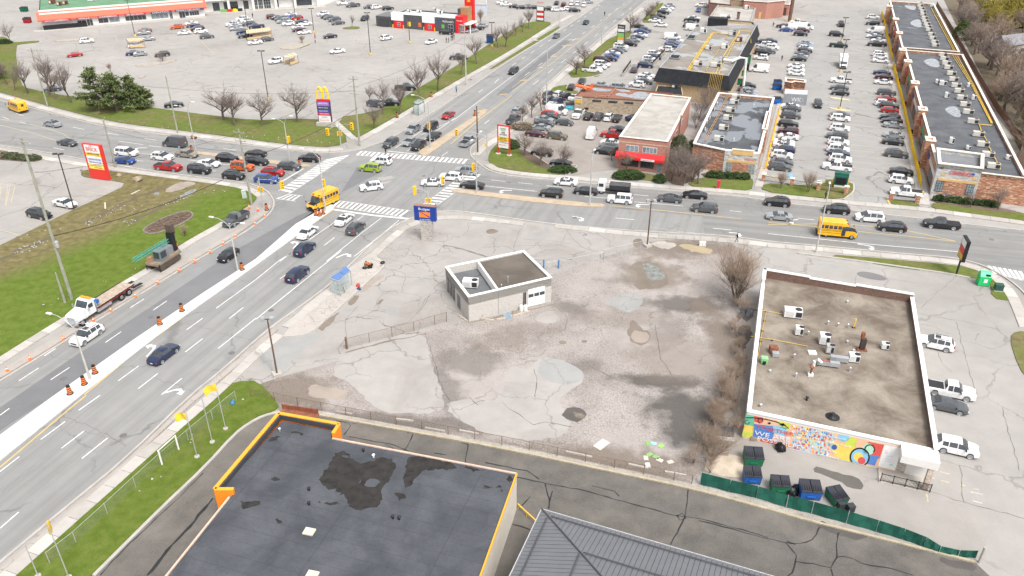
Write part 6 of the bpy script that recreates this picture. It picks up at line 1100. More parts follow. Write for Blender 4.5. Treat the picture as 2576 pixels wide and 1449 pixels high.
for a in(('a2',125,1005,'a2',32,515,'tall dark lot light nearest the pavement in the big car park'),('a2',1153,553,'a2',1102,130,'tall dark lot light in the empty middle of the big car park'),('a2',1548,432,'a2',1535,175,'dark lot light in front of the restaurant'),('a2',2375,470,'a2',2370,228,'dark lot light next to the tall blue bin'),('e6',700,595,'e6',590,0,'dark lot light among the cars before the supermarket entrance'),('e6',1658,420,'e6',1600,-10,'dark lot light beside the red car before the supermarket'),('e6',2025,660,'e6',1960,175,'double-headed lot light near the two walkers'),('a1',1360,365,'a1',1287,0,'tall lot light before the red canopy plaza'),('a4',720,1100,'a4',805,728,'lot light on the kerbed island nearest the street'),('a4',725,722,'a4',803,402,'lot light behind the white box truck'),('a4',737,420,'a4',795,180,'lot light farthest up the plaza car park')):lotlight(*a)
WIRES={}
def utilpole(key,t,bx,by,tt,tx,ty,label,r=.17,arms=2,m=None,box=False):
 p=W(t,bx,by);h=zfit(p,tx,ty,tt);T_=thing('utility_pole',p,label,'utility pole','utility poles');top=p+Vector((0,0,h))
 obj('pole',tubevf([p,top],[r*1.25,r*.75],8),m or M_WOODP,T_)
 for k in range(arms):q=top-Vector((0,0,.6+1.6*k));obj('cross_arm',boxvf(q+Vector((0,-.15,0)),(2.2,.1,.12),R(-15)),m or M_WOODP,T_);[obj('insulator',lathe(q+Vector((dx,-.15-.27*dx,.06)),[(.05,0),(.07,.12),(.03,.2)],6),M_HVACG,T_)for dx in(-.95,.95)]
 if box:o=obj('transformer',lathe(p+Vector((.45,-.2,h*box)),[(.25,0),(.28,.1),(.28,.9),(.2,1.0)],10),M_HVACG,T_)
 WIRES[key]=(p,h);return T_
utilpole('U1','c1',725,492,'b1',175,205,'tall weathered utility pole behind the white tow truck',.2,2,box=.35);utilpole('U2','c1',657,528,'c1',562,222,'short leaning stub pole beside the tall utility pole',.15,0);utilpole('U3','b1',1162,503,'a1',1040,1205,'utility pole right of the red pylon sign',.16,0);utilpole('U4','b1',2532,875,'a1',2395,1295,'utility pole at the grassy corner with the pale cabinet',.18,2);utilpole('U5','b2',1205,285,'a2',965,768,'utility pole at the path by the golden arches sign',.18,3);utilpole('U6','a1',1790,1342,'a1',1655,768,'plain utility pole on the verge right of the pine',.16,0);utilpole('U7','a1',482,1078,'a1',305,482,'utility pole near the left school bus',.16,2);utilpole('U8','b2',2392,355,'a2',2205,1068,'brown pole by the signal north-east of the intersection',.15,0,M_BPOLE);utilpole('U9','a2',2115,852,'a2',2100,232,'utility pole with transformers beside the far pavement',.17,3,M_CPOLE,.45)
def wire(a,b_,sag,name_lab,r=.025,fa=1.0,fb=1.0):
 A,B_=WIRES[a],WIRES[b_];p0=A[0]+Vector((.3,0,A[1]*fa));p1=B_[0]+Vector((.3,0,B_[1]*fb));P=[]
 for k in range(15):f=k/14;q=mix(p0,p1,f);P.append(q-Vector((0,0,sag*4*f*(1-f))))
 o=obj('overhead_wire',tubevf(P,r,4,False),M_BLACK,base=Vector((P[0].x,P[0].y,P[0].z)));return tag(o,name_lab,'wire','overhead wires')
wire('U1','U4',1.2,'thick black cable from the tall pole to the grassy corner pole',.05,.42,.5);wire('U1','U4',.8,'upper wire from the tall pole to the grassy corner pole',.02,.8,.95);wire('U4','U5',1.0,'thick cable crossing the waiting cars to the arches sign pole',.045,.62,.55);wire('U4','U5',.8,'upper wire crossing toward the arches sign pole',.02,.95,.95);wire('U5','U9',1.2,'wire following the pavement to the pole with transformers',.025,.85,.8);wire('U7','U6',1.0,'wire above the verge behind the pine',.02,.7,.8);wire('U6','U5',1.0,'wire from the plain pole to the arches sign pole',.02,.8,.8);wire('U3','U4',.8,'wire from the red pylon pole to the grassy corner pole',.02,.8,.7)
# -- traffic signals
M_SIGY=mat('signal_yellow',(.85,.50,.02),.45,.05);LENS=[mat('lens_red',(.25,.02,.02),.3),mat('lens_amber',(.3,.15,.01),.3),mat('lens_green',(.02,.18,.08),.3)]
def sighead(c,d,parent,small=False):
 d=Vector((d.x,d.y,0)).normalized();a=math.atan2(d.y,d.x);s=.6 if small else 1
 hd=obj('signal_head',boxvf(c,(.35*s,.62*s,1.5*s),a),M_SIGY,parent)
 for k in range(3):q=c+d*(.18*s)+Vector((0,0,(.45-.45*k)*s));obj('lens',boxvf(q,(.03,.3*s,.3*s),a),LENS[k],hd);obj('visor',boxvf(q+d*.1*s+Vector((0,0,.19*s)),(.25*s,.34*s,.03),a),M_SIGY,hd)
def signal(t,bx,by,tt,tx,ty,heads,label,z0=.1,extra=0):
 p=W(t,bx,by,z0);h=zfit(p,tx,ty,tt)-z0;T_=thing('traffic_signal',p,label,'traffic signal','traffic signals at the crossing');top=p+Vector((0,0,h));obj('pole',tubevf([p,top],[.12,.1],8),M_GALV,T_)
 for(ht,hx,hy,d,armz)in heads:
  e=W(ht,hx,hy,armz);obj('mast_arm',tubevf([top-Vector((0,0,.3)),mix(top,e,.5)+Vector((0,0,.35)),e+Vector((0,0,.3))],.05,5),M_GALV,T_);sighead(e,d,T_)
 for k in range(extra):sighead(p+Vector((.35*(k*2-1),-.1,h*.62)),-pA if k else xA,T_,True)
 return T_
signal('b2',1018,305,'b2',990,75,[('b2',1125,90,-pA,5.6),('b2',880,145,-pA,5.4)],'signal pole on the grassy corner below the arches sign',extra=2)
signal('b2',235,905,'b2',197,605,[('b2',420,682,xA,5.2)],'signal pole at the corner beside the pale cabinet',extra=2)
signal('b2',2488,432,'b2',2480,175,[('b2',2180,152,-pA,5.6)],'signal pole at the corner of the tall auto centre sign',extra=1)
signal('b2',1900,985,'b2',1897,742,[('b2',1758,735,-xA,5.4)],'signal pole behind the blue rental sign',extra=2)
for t,x,y,d,lb,bt,bx,by in(('b2',487,226,xA,'signal head on the forked median lamp','b2',500,440),('b2',840,662,-pA,'signal head on the lamp in front of the school bus','b2',862,940),('b2',1898,82,-pA,'signal head on the brick median lamp north of the crossing','b2',1915,300),('b2',2036,632,xA,'signal head over the white saloon east of the crossing','b2',2382,755),('b2',2346,500,xA,'signal head on the brick median lamp east of the crossing','b2',2382,755)):
 bp_=W(bt,bx,by,.15);zz=4.9 if 'over' not in lb else 4.2;e=W(t,x,y,zz)
 for _ in range(4):zz=max(3,zz);
 T_=thing('signal_head_unit',e,lb,'traffic signal','signal heads fixed to lamps');sighead(e,d,T_);obj('bracket',tubevf([e,Vector((bp_.x,bp_.y,e.z))],.04,5),M_GALV,T_)
 # -- pylon signs
def board(root,A,B_,z0,z1,m,name='sign_panel',th=.4,inset_=0.0):
 return obj(name,kerbvf([mix(A,B_,inset_),mix(A,B_,1-inset_)],th,z0,z1),m,root)
A,B_=W('b1',925,602,.1),W('b1',1108,628,.1);dS,nS=wdir(A,B_);LS=(B_-A).length;hS=7.3
t=thing('pylon_sign',mix(A,B_,.5),'red store pylon sign with white header and yellow panels at the left','sign');M_PRED=mat('pylon_red',(.62,.04,.03),.5,.05)
board(t,A,B_,.05,hS,M_PRED,'frame',.6);f0=A+nS*.31
def sgnp(u0,u1,z0,z1,m,d=.05,nm='sign_panel'):return panel(t,A+nS*.3,B_+nS*.3,u0,u1,z0,z1,m,nm,d)
sgnp(.1,.9,5.6,7.15,M_FRAMEW);sgnp(.1,.9,4.95,5.55,mat('sign_gold',(.8,.55,.03),.5));sgnp(.1,.9,4.4,4.9,M_FRAMEW);sgnp(.1,.9,3.9,4.35,mat('sign_pale_blue',(.6,.65,.75),.5));sgnp(.1,.9,3.2,3.85,M_FRAMEW);sgnp(.1,.9,2.2,3.1,mat('sign_yellow2',(.85,.7,.12),.5))
def st(s,u,z,hgt,m,wd=None):text(s,A+dS*(u*LS)+nS*.37+Vector((0,0,z)),dS,hgt,m,t,width=wd*LS if wd else None)
st('THE',.38,6.75,.25,M_REDS);st('BRICK',.2,5.85,.75,M_REDS,.6);st('FURNITURE & MATTRESS',.18,5.13,.24,M_FRAMED,.66);st('FURNITURE & MATTRESS',.18,4.02,.2,M_BLUES,.66);st('FURNITURE & MATTRESS',.18,3.4,.25,M_BLUES,.66);st('Royal Furniture',.2,2.68,.28,MATS['sign_blue_green'],.6);st('& Mattress',.4,2.32,.25,M_REDS,.42)
c=W('a2',705,1262,.1);t=thing('pylon_sign',c,'pylon sign topped by large golden arches with stacked shop panels','sign');uS=Vector((1,-.12,0)).normalized();nS2=Vector((uS.y,-uS.x,0));A,B_=c-uS*1.6,c+uS*1.6
obj('plinth',kerbvf([c-uS*2.1,c+uS*2.1],1.6,0,.95),M_CONC,t);board(t,A,B_,.9,6.0,mat('dark_sign_frame',(.06,.05,.09),.5),'frame',.6);LS=3.2;dS,nS=uS,nS2
for z0,z1,m_ in((4.9,5.9,mat('purple_panel',(.30,.16,.50),.5)),(3.95,4.85,M_SIGNB),(3.3,3.9,M_BLUES),(2.6,3.25,M_REDS),(1.8,2.55,M_FRAMEW),(1.05,1.75,M_FRAMEW)):panel(t,A+nS*.3,B_+nS*.3,.05,.95,z0,z1,m_,'sign_panel',.05)
st('ANYTIME',.14,5.2,.35,M_FRAMEW,.7);st('Beauty Supply',.14,4.2,.3,M_FRAMEW,.7);st('DENTISTRY',.14,3.45,.26,M_FRAMEW,.7);st('CANADA SPORTS',.14,2.78,.26,M_FRAMEW,.72);st('SALON',.3,2.0,.3,M_BLUES,.4);st('Fitness & Pub',.14,1.25,.26,M_REDS,.7)
obj('arch_base',kerbvf([A+uS*.1,B_-uS*.1],.7,6.0,6.35),M_REDS,t);arches(c+Vector((0,0,6.4)),uS,2.7,2.7,M_GOLD,t,.24)
c=W('b2',1888,1228);t=thing('rental_sign',c,'blue car rental sign on a grey stone pillar at the forecourt','sign');uS=Vector((1,-.20,0)).normalized();dS,nS=uS,Vector((uS.y,-uS.x,0))
obj('pillar',boxvf((c.x,c.y,0),(2.0,.9,3.6),math.atan2(uS.y,uS.x),z0=.01),stonemat('pillar_stone',(.36,.34,.31),(.48,.45,.41),(.28,.27,.25),4,8),t);A,B_=c-uS*2.0,c+uS*1.75;LS=3.75;board(t,A,B_,3.6,6.2,mat('rental_blue',(.015,.05,.26),.45),'sign_box',.7)
obj('sign_edge',kerbvf([A-uS*.02,B_+uS*.02],.75,6.2,6.28),mat('brown_edge2',(.3,.16,.12),.7),t);LS=3.75
def st(s,u,z,hgt,m,wd=None):text(s,A+dS*(u*LS)+nS*.38+Vector((0,0,z)),dS,hgt,m,t,width=wd*LS if wd else None)
st('Budget',.22,5.4,.55,M_FRAMEW,.52);st('Car and Truck Rental',.25,3.75,.2,M_FRAMEW,.5);M_RORANGE=mat('rental_orange',(.85,.22,.03),.5)
P_=lambda u,z:A+dS*(u*LS)+nS*.365+Vector((0,0,z));obj('swoosh',([P_(.24,5.2),P_(.74,4.2),P_(.24,4.2)],[(2,1,0)]),M_RORANGE,t);obj('swoosh',([P_(.3,5.2),P_(.74,5.2),P_(.74,4.42)],[(2,1,0)]),M_RORANGE,t)
o=obj('round_mark',lathe((0,0,0),[(.25,0),(.25,.03)],14),mat('faded_blue',(.2,.35,.45),.7),t);o.rotation_euler=(R(90),0,math.atan2(uS.y,uS.x));o.location=nS*.47+Vector((0,0,3.0));obj('floodlight',join(boxvf(c+uS*1.9+Vector((0,.2,6.6)),(.5,.4,.3),.5),tubevf([c+uS*1.7+Vector((0,0,6.25)),c+uS*1.9+Vector((0,.2,6.6))],.04,5)),M_STEEL,t)
A,B_=W('b3',130,362,.1),W('b3',242,380,.1);dS,nS=wdir(A,B_);LS=(B_-A).length;t=thing('pylon_sign',mix(A,B_,.5),'white and yellow auto centre pylon sign on two red posts','sign');hS=zfit(A,130,72,'b3')
for q in(A,B_):obj('post',boxvf((q.x,q.y,0),(.28,.28,hS),math.atan2(dS.y,dS.x),z0=.05),M_RUST if False else M_PRED,t);obj('footing',lathe(q,[(.6,0),(.55,.12)],12),M_CONC,t)
board(t,A,B_,hS-.2,hS+.05,M_PRED,'top_rail',.3)
def sgnp(z0,z1,m_):panel(t,A+nS*.1,B_+nS*.1,.06,.94,z0,z1,m_,'sign_panel',.12)
sgnp(hS*.62,hS-.25,M_FRAMEW);sgnp(hS*.47,hS*.61,mat('sign_gold',(0,0,0)));sgnp(hS*.42,hS*.465,M_FRAMEW);sgnp(hS*.24,hS*.4,M_FRAMEW)
def st(s,u,z,hgt,m,wd=None):text(s,A+dS*(u*LS)+nS*.25+Vector((0,0,z)),dS,hgt,m,t,width=wd*LS if wd else None)
st('QUAKER',.25,hS*.86,.32,MATS['poster_green'],.5);st('STATE',.3,hS*.81,.28,MATS['poster_green'],.4);st('FREE',.36,hS*.73,.28,M_FRAMED,.3);st('AUTO CENTRE',.18,hS*.66,.3,M_FRAMED,.65);st('CASH BUY',.2,hS*.54,.3,M_FRAMED,.6);st('PAYDAY LOANS',.14,hS*.49,.22,M_REDS,.7);st('INCOME TAX',.18,hS*.43,.18,M_BLUES,.6);st('Hypertension',.12,hS*.31,.24,M_REDS,.6)
def pylon(t0,l,r,tt,tx,ty,label,rows,header=None,htext=None):
 A,B_=W(t0,*l),W(t0,*r);d_,n_=wdir(A,B_);h=zfit(A,tx,ty,tt);T_=thing('pylon_sign',mix(A,B_,.5),label,'sign');board(T_,A,B_,.02,h,mat('dark_frame2',(.04,.04,.045),.5),'frame',.4);L=(B_-A).length
 for z0,z1,m_,s in rows:
  panel(T_,A+n_*.2,B_+n_*.2,.07,.93,h*z0,h*z1,m_,'sign_panel',.05)
  if s:text(s,A+d_*L*.15+n_*.28+Vector((0,0,h*(z0+(z1-z0)*.25))),d_,h*(z1-z0)*.45,M_FRAMED if m_ is M_FRAMEW else M_FRAMEW,T_,width=L*.7)
 return T_,A,B_,h,d_,n_
pylon('a3',(1055,432),(1128,440),'a3',1048,245,'black topped plaza sign with green and orange panels beside the parked row',[(.80,.98,M_FRAMED,'FARELLA'),(.62,.78,M_FRAMEW,None),(.36,.56,mat('green_panel',(.2,.5,.15),.5),None),(.2,.35,mat('orange_panel2',(.7,.35,.06),.5),None),(.05,.19,M_FRAMEW,None)])
T_,A,B_,h,d_,n_=pylon('a3',(247,212),(322,218),'a3',245,60,'tall white plaza sign with a blue oval top',[(.72,.98,M_FRAMEW,None),(.58,.70,M_REDS,None),(.40,.56,M_FRAMEW,None),(.26,.38,M_REDS,None),(.08,.24,M_FRAMEW,None)])
o=obj('oval_header',lathe((0,0,0),[(1.0,-.2),(1.0,.2)],20),mat('oval_blue',(.06,.36,.68),.5),T_);o.scale=((B_-A).length*.62,1.6,1);o.rotation_euler=(R(90),0,math.atan2(d_.y,d_.x));o.location=Vector((0,0,h+1.2))-Vector((0,0,org(T_).z));text('KENNEDY',A+d_*.2+n_*.25+Vector((0,0,h+.9)),d_,.7,M_REDS,T_,width=(B_-A).length*.9)
p=W('c4',1893,238,.1);t=thing('pylon_sign',p,'slim black pylon sign seen edge-on near the green donation bin','sign');hh_=zfit(p,1990,1215,'b4');uS=Vector((.25,1,0)).normalized();obj('post',boxvf((p.x,p.y,0),(.2,.2,hh_*.55),0,z0=.02),M_BLACK,t);obj('sign_box',kerbvf([p-uS*1.3,p+uS*1.3],.5,hh_*.45,hh_),M_BLACK,t)
nL=Vector((-uS.y,uS.x,0));[panel(t,p+uS*1.3+nL*.25,p-uS*1.3+nL*.25,.08,.92,hh_*a_,hh_*c_,m_,'sign_panel',.04)for a_,c_,m_ in((.8,.97,M_FRAMEW),(.64,.78,M_REDS),(.48,.62,MATS['sign_amber']))]
# -- bus shelters
M_CLEAR=mat('shelter_glass',(.6,.68,.68),.1,.03)
def clear(name,c,a):
 m,n,l,b_=new_mat(name);l.new(mixc(n,l,noise(n,l,wpos(n),2),c,tuple(v*.9 for v in c)),b_.inputs['Base Color']);b_.inputs['Alpha'].default_value=a;b_.inputs['Roughness'].default_value=.08;return m
M_PANE=clear('clear_pane',(.62,.72,.72),.28)
def shelter(t0,q,h,label,roofm,framem,dome=False):
 P=[W(t0,x,y,.1)for x,y in q];T_=thing('bus_shelter',centroid(P)+Vector((0,0,.1)),label,'bus shelter')
 for p in P:obj('post',boxvf((p.x,p.y,0),(.1,.1,h),0,z0=.1),framem,T_)
 for i in(0,2,3):a,c=P[i],P[(i+1)%4];obj('glass_panel',kerbvf([mix(a,c,.04),mix(a,c,.96)],.02,.25,h-.1),M_PANE,T_)
 k=2;n_=2
 for j in range(n_):
  a0,a1=mix(P[0],P[1],j/n_+.03),mix(P[0],P[1],(j+1)/n_-.03);b0,b1=mix(P[3],P[2],j/n_+.03),mix(P[3],P[2],(j+1)/n_-.03);obj('roof_panel',prism([a0,a1,b1,b0],h+.1,h+.2 if not dome else h+.35,bottom=True),roofm,T_)
 obj('roof_frame',ringvf(inset(P,-.08),.16,h+.02,h+.16),framem,T_);bc=mix(mix(P[0],P[1],.5),mix(P[3],P[2],.5),.7);dd_=(P[1]-P[0]).normalized();obj('bench',kerbvf([bc-dd_*1.0,bc+dd_*1.0],.35,.5,.58),M_HVACG,T_);return T_,P
shelter('c2',[(850,455),(965,345),(930,305),(765,425)],2.5,'glass bus shelter with two blue roof panels on the near boulevard',mat('shelter_blue',(.10,.19,.42),.45,.08),M_HVACG)
shelter('a2',[(1635,1160),(1695,1125),(1640,1105),(1588,1145)],2.6,'dark-framed bus shelter with a domed glass roof on the far pavement',M_PANE,mat('dark_green_frame',(.04,.07,.06),.5),True)
# -- bins and boxes
p=W('c4',2155,335,.1);t=thing('donation_bin',p,'bright green clothing donation bin on the right-hand lawn','donation bin');M_BG=mat('bright_green',(.02,.48,.14),.45,.06);q=R(-12)
obj('body',boxvf(p,(1.6,1.3,1.5),q,z0=.1),M_BG,t);ca,sa=math.cos(q),math.sin(q);L_=lambda x,y,z:Vector((p.x+x*ca-y*sa,p.y+x*sa+y*ca,z));obj('hood',([L_(-.8,-.65,1.605),L_(.8,-.65,1.605),L_(.8,.65,1.605),L_(-.8,.65,1.605),L_(-.7,-.1,2.2),L_(.7,-.1,2.2),L_(.7,.5,2.2),L_(-.7,.5,2.2)],[(0,1,5,4),(1,2,6,5),(2,3,7,6),(3,0,4,7),(4,5,6,7)]),mat('mint_green',(.12,.55,.30),.5),t);obj('label_panel',boxvf(L_(.1,-.66,.95),(.5,.03,.6),q),M_FRAMEW,t);obj('chute',boxvf(L_(.3,-.45,1.85),(.6,.3,.2),q),M_BLACK,t)
def cabinet(t0,x,y,s,m,label,name='utility_cabinet',z=.1,ang=.2,cat='cabinet'):
 p=W(t0,x,y,z);T_=thing(name,p,label,cat);obj('pad',boxvf(p,(s[0]*1.15,s[1]*1.15,.12),ang,z0=z),M_CONC,T_);bd=obj('cabinet',boxvf(p,s,ang,z0=z+.125),m,T_);obj('lid',boxvf(p,(s[0]*1.05,s[1]*1.05,.08),ang,z0=z+.128+s[2]),m,T_);obj('door_seam',boxvf((p.x+.5*s[1]*math.sin(ang),p.y-.5*s[1]*math.cos(ang),z+.1+s[2]/2),(.03,.03,s[2]*.8),ang),M_FRAMED,T_);return T_
cabinet('c4',2312,398,(1.1,.9,.85),mat('dark_green_box',(.03,.09,.07),.6),'dark green utility box right of the donation bin',ang=R(-12));cabinet('b1',2462,808,(.75,.6,1.3),mat('pale_cabinet',(.50,.55,.55),.6),'pale grey utility cabinet on the grassy corner');cabinet('e2',712,1108,(.6,.5,1.4),mat('red_box',(.6,.03,.08),.5),'red mailbox on the pharmacy lawn','mailbox',ang=-.2,cat='mailbox');cabinet('c3',1914,60,(1.0,.5,.6),M_HVACW,'white box by the fence at the back of the vacant lot',z=0,ang=-.15)
q=W('b4',720,695,.1);t=thing('waste_container',q,'dark green tilting waste container on the plaza lawn','waste container');obj('base',boxvf((q.x,q.y,0),(2.2,1.6,.5),angE2,z0=.1),M_COPC,t);obj('body',boxvf((q.x,q.y,0),(2.5,1.6,1.9),angE2,z0=.6),mat('container_green',(.02,.11,.08),.5),t);obj('mouth',boxvf((q.x-.27,q.y-.83,0),(1.9,.06,1.3),angE2,z0=.9),M_BLACK,t);obj('hood',boxvf((q.x,q.y+.1,0),(2.6,1.2,.5),angE2,z0=2.5),MATS['container_green'],t)
for x in(640,795):p_=W('b4',x,690,.1);obj('guard_post',tubevf([p_,p_+Vector((0,0,1.5))],.12,8),M_YPIPE,t)
def ironfence(t0,pts,label):
 P=[W(t0,x,y,.1)for x,y in pts];T_=thing('iron_fence',P[0],label,'fence')
 for p in P:q=obj('post',boxvf((p.x,p.y,0),(.7,.7,1.5),angE2,z0=.05),M_LEDGE,T_);obj('cap',boxvf((p.x,p.y,0),(.85,.85,.12),angE2,z0=1.55),M_COPC,q)
 for a,c in zip(P,P[1:]):
  for z in(.3,1.15):obj('rail',kerbvf([a,c],.05,z,z+.05),M_BLACK,T_)
  n_=int((c-a).length/.16);tag(obj('picket',join(*[boxvf((mix(a,c,i/n_).x,mix(a,c,i/n_).y,0),(.025,.025,1.1),0,z0=.15)for i in range(1,n_)]),M_BLACK,T_),kind='stuff')
ironfence('b4',[(-50,640),(235,685),(505,720)],'black iron fence with stone posts before the pharmacy-side parking row');ironfence('b4',[(505,728),(780,768)],'short black iron fence before the green waste container');ironfence('b4',[(1235,832),(1498,858)],'short iron fence with stone posts before the white pickup')
q=W('b4',1540,810,.1);tag(obj('bollard',lathe(q,[(.12,0),(.12,1.3),(.05,1.4)],10),MATS['bollard_yellow'],base=q),'single yellow post beside the stone post near the white pickup','bollard')
# -- fences of the vacant lot
def alpha_mesh(name,c,a):
 m,n,l,b_=new_mat(name);l.new(mixc(n,l,noise(n,l,wpos(n),3),c,tuple(v*.7 for v in c)),b_.inputs['Base Color'])
 mp=nd(n,'ShaderNodeMapping');mp.inputs['Rotation'].default_value=(0,0,0);l.new(wpos(n),mp.inputs['Vector'])
 vo=nd(n,'ShaderNodeTexVoronoi',Scale=9.0,feature='DISTANCE_TO_EDGE');l.new(mp.outputs[0],vo.inputs['Vector'])
 l.new(math_(n,l,'MULTIPLY',ramp(n,l,vo.outputs['Distance'],.12,.04),a),b_.inputs['Alpha']);b_.inputs['Roughness'].default_value=.6;return m
M_CHAIN=alpha_mesh('chain_link',(.42,.43,.42),.3);M_CHAINR=alpha_mesh('rusty_chain_link',(.26,.18,.13),.4)
M_RUSTP=mat('rusty_post',(.20,.13,.09),.8,.25)
def chainfence(t0,pts,h,label,pm,cm,step=2.8,rail=True):
 P=resample(WL(t0,pts),step)+[W(t0,*pts[-1])];T_=thing('chain_link_fence',P[0],label,'fence')
 for p in P:obj('post',tubevf([p,p+Vector((0,0,h))],.04,6),pm,T_)
 for a,c in zip(P,P[1:]):
  if rail:obj('rail',tubevf([a+Vector((0,0,h-.03)),c+Vector((0,0,h-.03))],.025,5),pm,T_)
  if cm and(c-a).length>.3:obj('mesh_panel',([a+Vector((0,0,.05)),c+Vector((0,0,.05)),c+Vector((0,0,h-.05)),a+Vector((0,0,h-.05))],[(0,1,2,3)]),cm,T_)
 return T_
chainfence('D',[(632,998),(700,1010),(800,1032),(960,1062),(1288,1124),(1571,1183),(1740,1218)],1.3,'low rusty chain-link fence between the vacant lot and the service lane',M_RUSTP,M_CHAINR,3.2)
chainfence('c2',[(910,985),(1330,880),(1535,830),(1720,770),(1920,715)],1.6,'sagging rusty wire fence crossing the lot beside the brick office',M_RUSTP,M_CHAINR,3.2)
chainfence('c3',[(345,305),(620,255),(780,222),(920,200)],1.4,'low wire fence behind the brick office',M_GALV,None,2.6);chainfence('c3',[(920,200),(1100,160),(1290,118)],1.9,'taller chain-link section at the back corner of the vacant lot',M_GALV,M_CHAIN,2.4)
chainfence('b3',[(1660,1190),(1820,1215),(2000,1240),(2170,1255),(2340,1270)],1.6,'chain-link fence along the south pavement behind the floodlight pole',M_GALV,M_CHAIN,2.8)
chainfence('d1',[(1890,50),(1750,165),(1600,285),(1430,435),(1285,560),(1120,710),(945,880),(770,1035),(600,1195),(400,1350)],1.5,'thin wire fence along the near lawn beside the pavement',M_GALV,M_CHAIN,4.0)
chainfence('c2',[(0,1050),(165,1210)],1.8,'short chain-link panel beside the rusty floodlight pole',M_GALV,M_CHAIN,2.5)
p=W('c2',915,988);tag(obj('gate_post',join(tubevf([p,p+Vector((0,0,1.9))],.12,6),*[boxvf((p.x,p.y,.15+.3*i),(.32,.32,.06),.3)for i in range(6)]),M_RUSTP,base=p),'stout rusty gate post at the left end of the sagging fence','gate post')
for i,(x,y)in enumerate(((318,285),(468,285))):p=W('c3',x,y);tag(obj('bollard',tubevf([p,p+Vector((0,0,1.5))],.13,8),mat('blue_post',(.08,.2,.42),.5),base=p),('left','right')[i]+' blue steel post behind the brick office','bollard','blue posts')
M_SCR=[mat('screen_green_%d'%i,c,.8,.08,1)for i,c in enumerate(((.015,.105,.075),(.02,.125,.09),(.012,.09,.065)))]
top=[(8,712),(240,772),(455,822),(690,896),(890,946),(1165,1022),(1400,1088),(1610,1150),(1780,1208),(1900,1258),(2050,1285),(2190,1300)];hts=[1.7,1.7,1.7,1.7,1.7,1.7,1.6,1.5,1.35,1.0,.9,1.1]
P=[W('d4',x,y)for x,y in top];T_=thing('screen_fence',P[0],'long green privacy screen fence behind the dumpsters, sagging at its right end','fence')
for i,(a,c)in enumerate(zip(P,P[1:])):
 n_=5;V=[];F=[]
 dr_,nr_=wdir(a,c)
 for k in range(n_+1):
  f=k/n_;q=mix(a,c,f);hb=hts[i]*(1-f)+hts[i+1]*f;bul=.12*math.sin(f*9+i)
  for z,bb in((.08,.3*bul),(hb*.5,bul),(hb,0)):V.append(Vector((q.x,q.y,z))+nr_*bb)
 for k in range(n_):
  for r in range(2):F.append((k*3+r,k*3+3+r,k*3+4+r,k*3+1+r))
 obj('screen_panel',(V,F),M_SCR[(i*2)%3],T_);obj('post',tubevf([a,a+Vector((0,0,hts[i]+.05))],.04,6),M_STEEL,T_)
p=W('d4',2220,1330);tag(obj('gate_post',tubevf([p,p+Vector((0,0,2.0))],.12,8),M_CONC,base=p),'pale concrete post at the right end of the green screen','gate post')
# -- cones and barrels
M_CONE=mat('cone_orange',(.88,.20,.05),.5,.05);M_BARO=mat('barrel_orange',(.80,.22,.05),.5,.05);M_BARK=mat('barrel_black',(.02,.02,.02),.6,.1)
cone0=None
def cone(t0,x,y,label='orange traffic cone in the line along the left boulevard kerb',group='traffic cones along the left boulevard',z=.12):
 global cone0
 p=W(t0,x,y,z)
 if cone0 is None:
  cone0=thing('traffic_cone',Vector((0,0,0)),label,'cone',group);obj('base',boxvf((0,0,.02),(.42,.42,.04)),M_CONE,cone0);obj('cone',lathe((0,0,.04),[(.17,0),(.09,.45),(.035,.72)],10),M_CONE,cone0);obj('band',lathe((0,0,.36),[(.118,0),(.092,.14)],10),M_FRAMEW,cone0);o=cone0
 else:o=copy_tree(cone0)
 o.location=p;o['label']=label;o['group']=group
for a in((75,1212),(303,1095),(640,898),(943,713),(1118,610),(1362,465),(1592,330),(1803,207),(1962,115)):cone('c1',*a)
for a in((2115,1362),(2248,1278),(2372,1200),(2565,1078),(2508,912)):cone('b1',*a)
for a in((180,935),(252,1000),(152,1078),(92,915)):cone('b2',*a)
cone('d4',320,255,'lone orange cone beside the wall by the mural','lone cone',0.01)
bar0=None
def barrel(t0,x,y,label,z=.15,rot=None):
 global bar0
 p=W(t0,x,y,z)
 if bar0 is None:
  bar0=thing('striped_barrel',Vector((0,0,0)),label,'barrel','striped construction barrels');obj('foot',lathe((0,0,0),[(.42,0),(.38,.1)],12),M_BARK,bar0)
  for k in range(8):obj('band',lathe((0,0,.1+k*.13),[(.29-.008*k,0),(.285-.008*k,.13)],12),(M_BARK if k%2 else M_BARO),bar0)
  obj('cap',lathe((0,0,1.14),[(.22,0),(.2,.1),(.1,.14)],12),M_BARK,bar0);o=bar0
 else:o=copy_tree(bar0)
 o.location=p;o['label']=label
 if rot:o.rotation_euler=rot;o.location.z+=.3
for i,(x,y)in enumerate(((1832,605),(1610,740),(958,1230),(850,1342),(706,1438),(2438,190))):barrel('c1',x,y,'striped orange and black barrel on the white median, '+['second','third','fourth','fifth','sixth','first'][i]+' from the intersection lamp')
for i,(x,y)in enumerate(((765,985),(802,990),(838,970))):barrel('b2',x,y,'striped barrel in the trio at the median nose, '+('left','middle','right')[i])
barrel('b2',270,930,'striped barrel on the corner by the drill pickup');barrel('b2',601,478,'striped barrel on the paved median tip west of the crossing');barrel('b1',1930,338,'striped barrel standing at the far median tip',.15);barrel('b1',1930,212,'striped barrel lying on the far kerb',.1,(R(90),0,R(80)))
barrel('a2',1420,1185,'leaning striped barrel on the verge left of the dark bus shelter',.1,(R(15),0,0));barrel('a2',1766,975,'striped barrel on the verge beyond the dark bus shelter',.1);barrel('a2',2203,1158,'striped barrel at the north end of the brick median',.15)
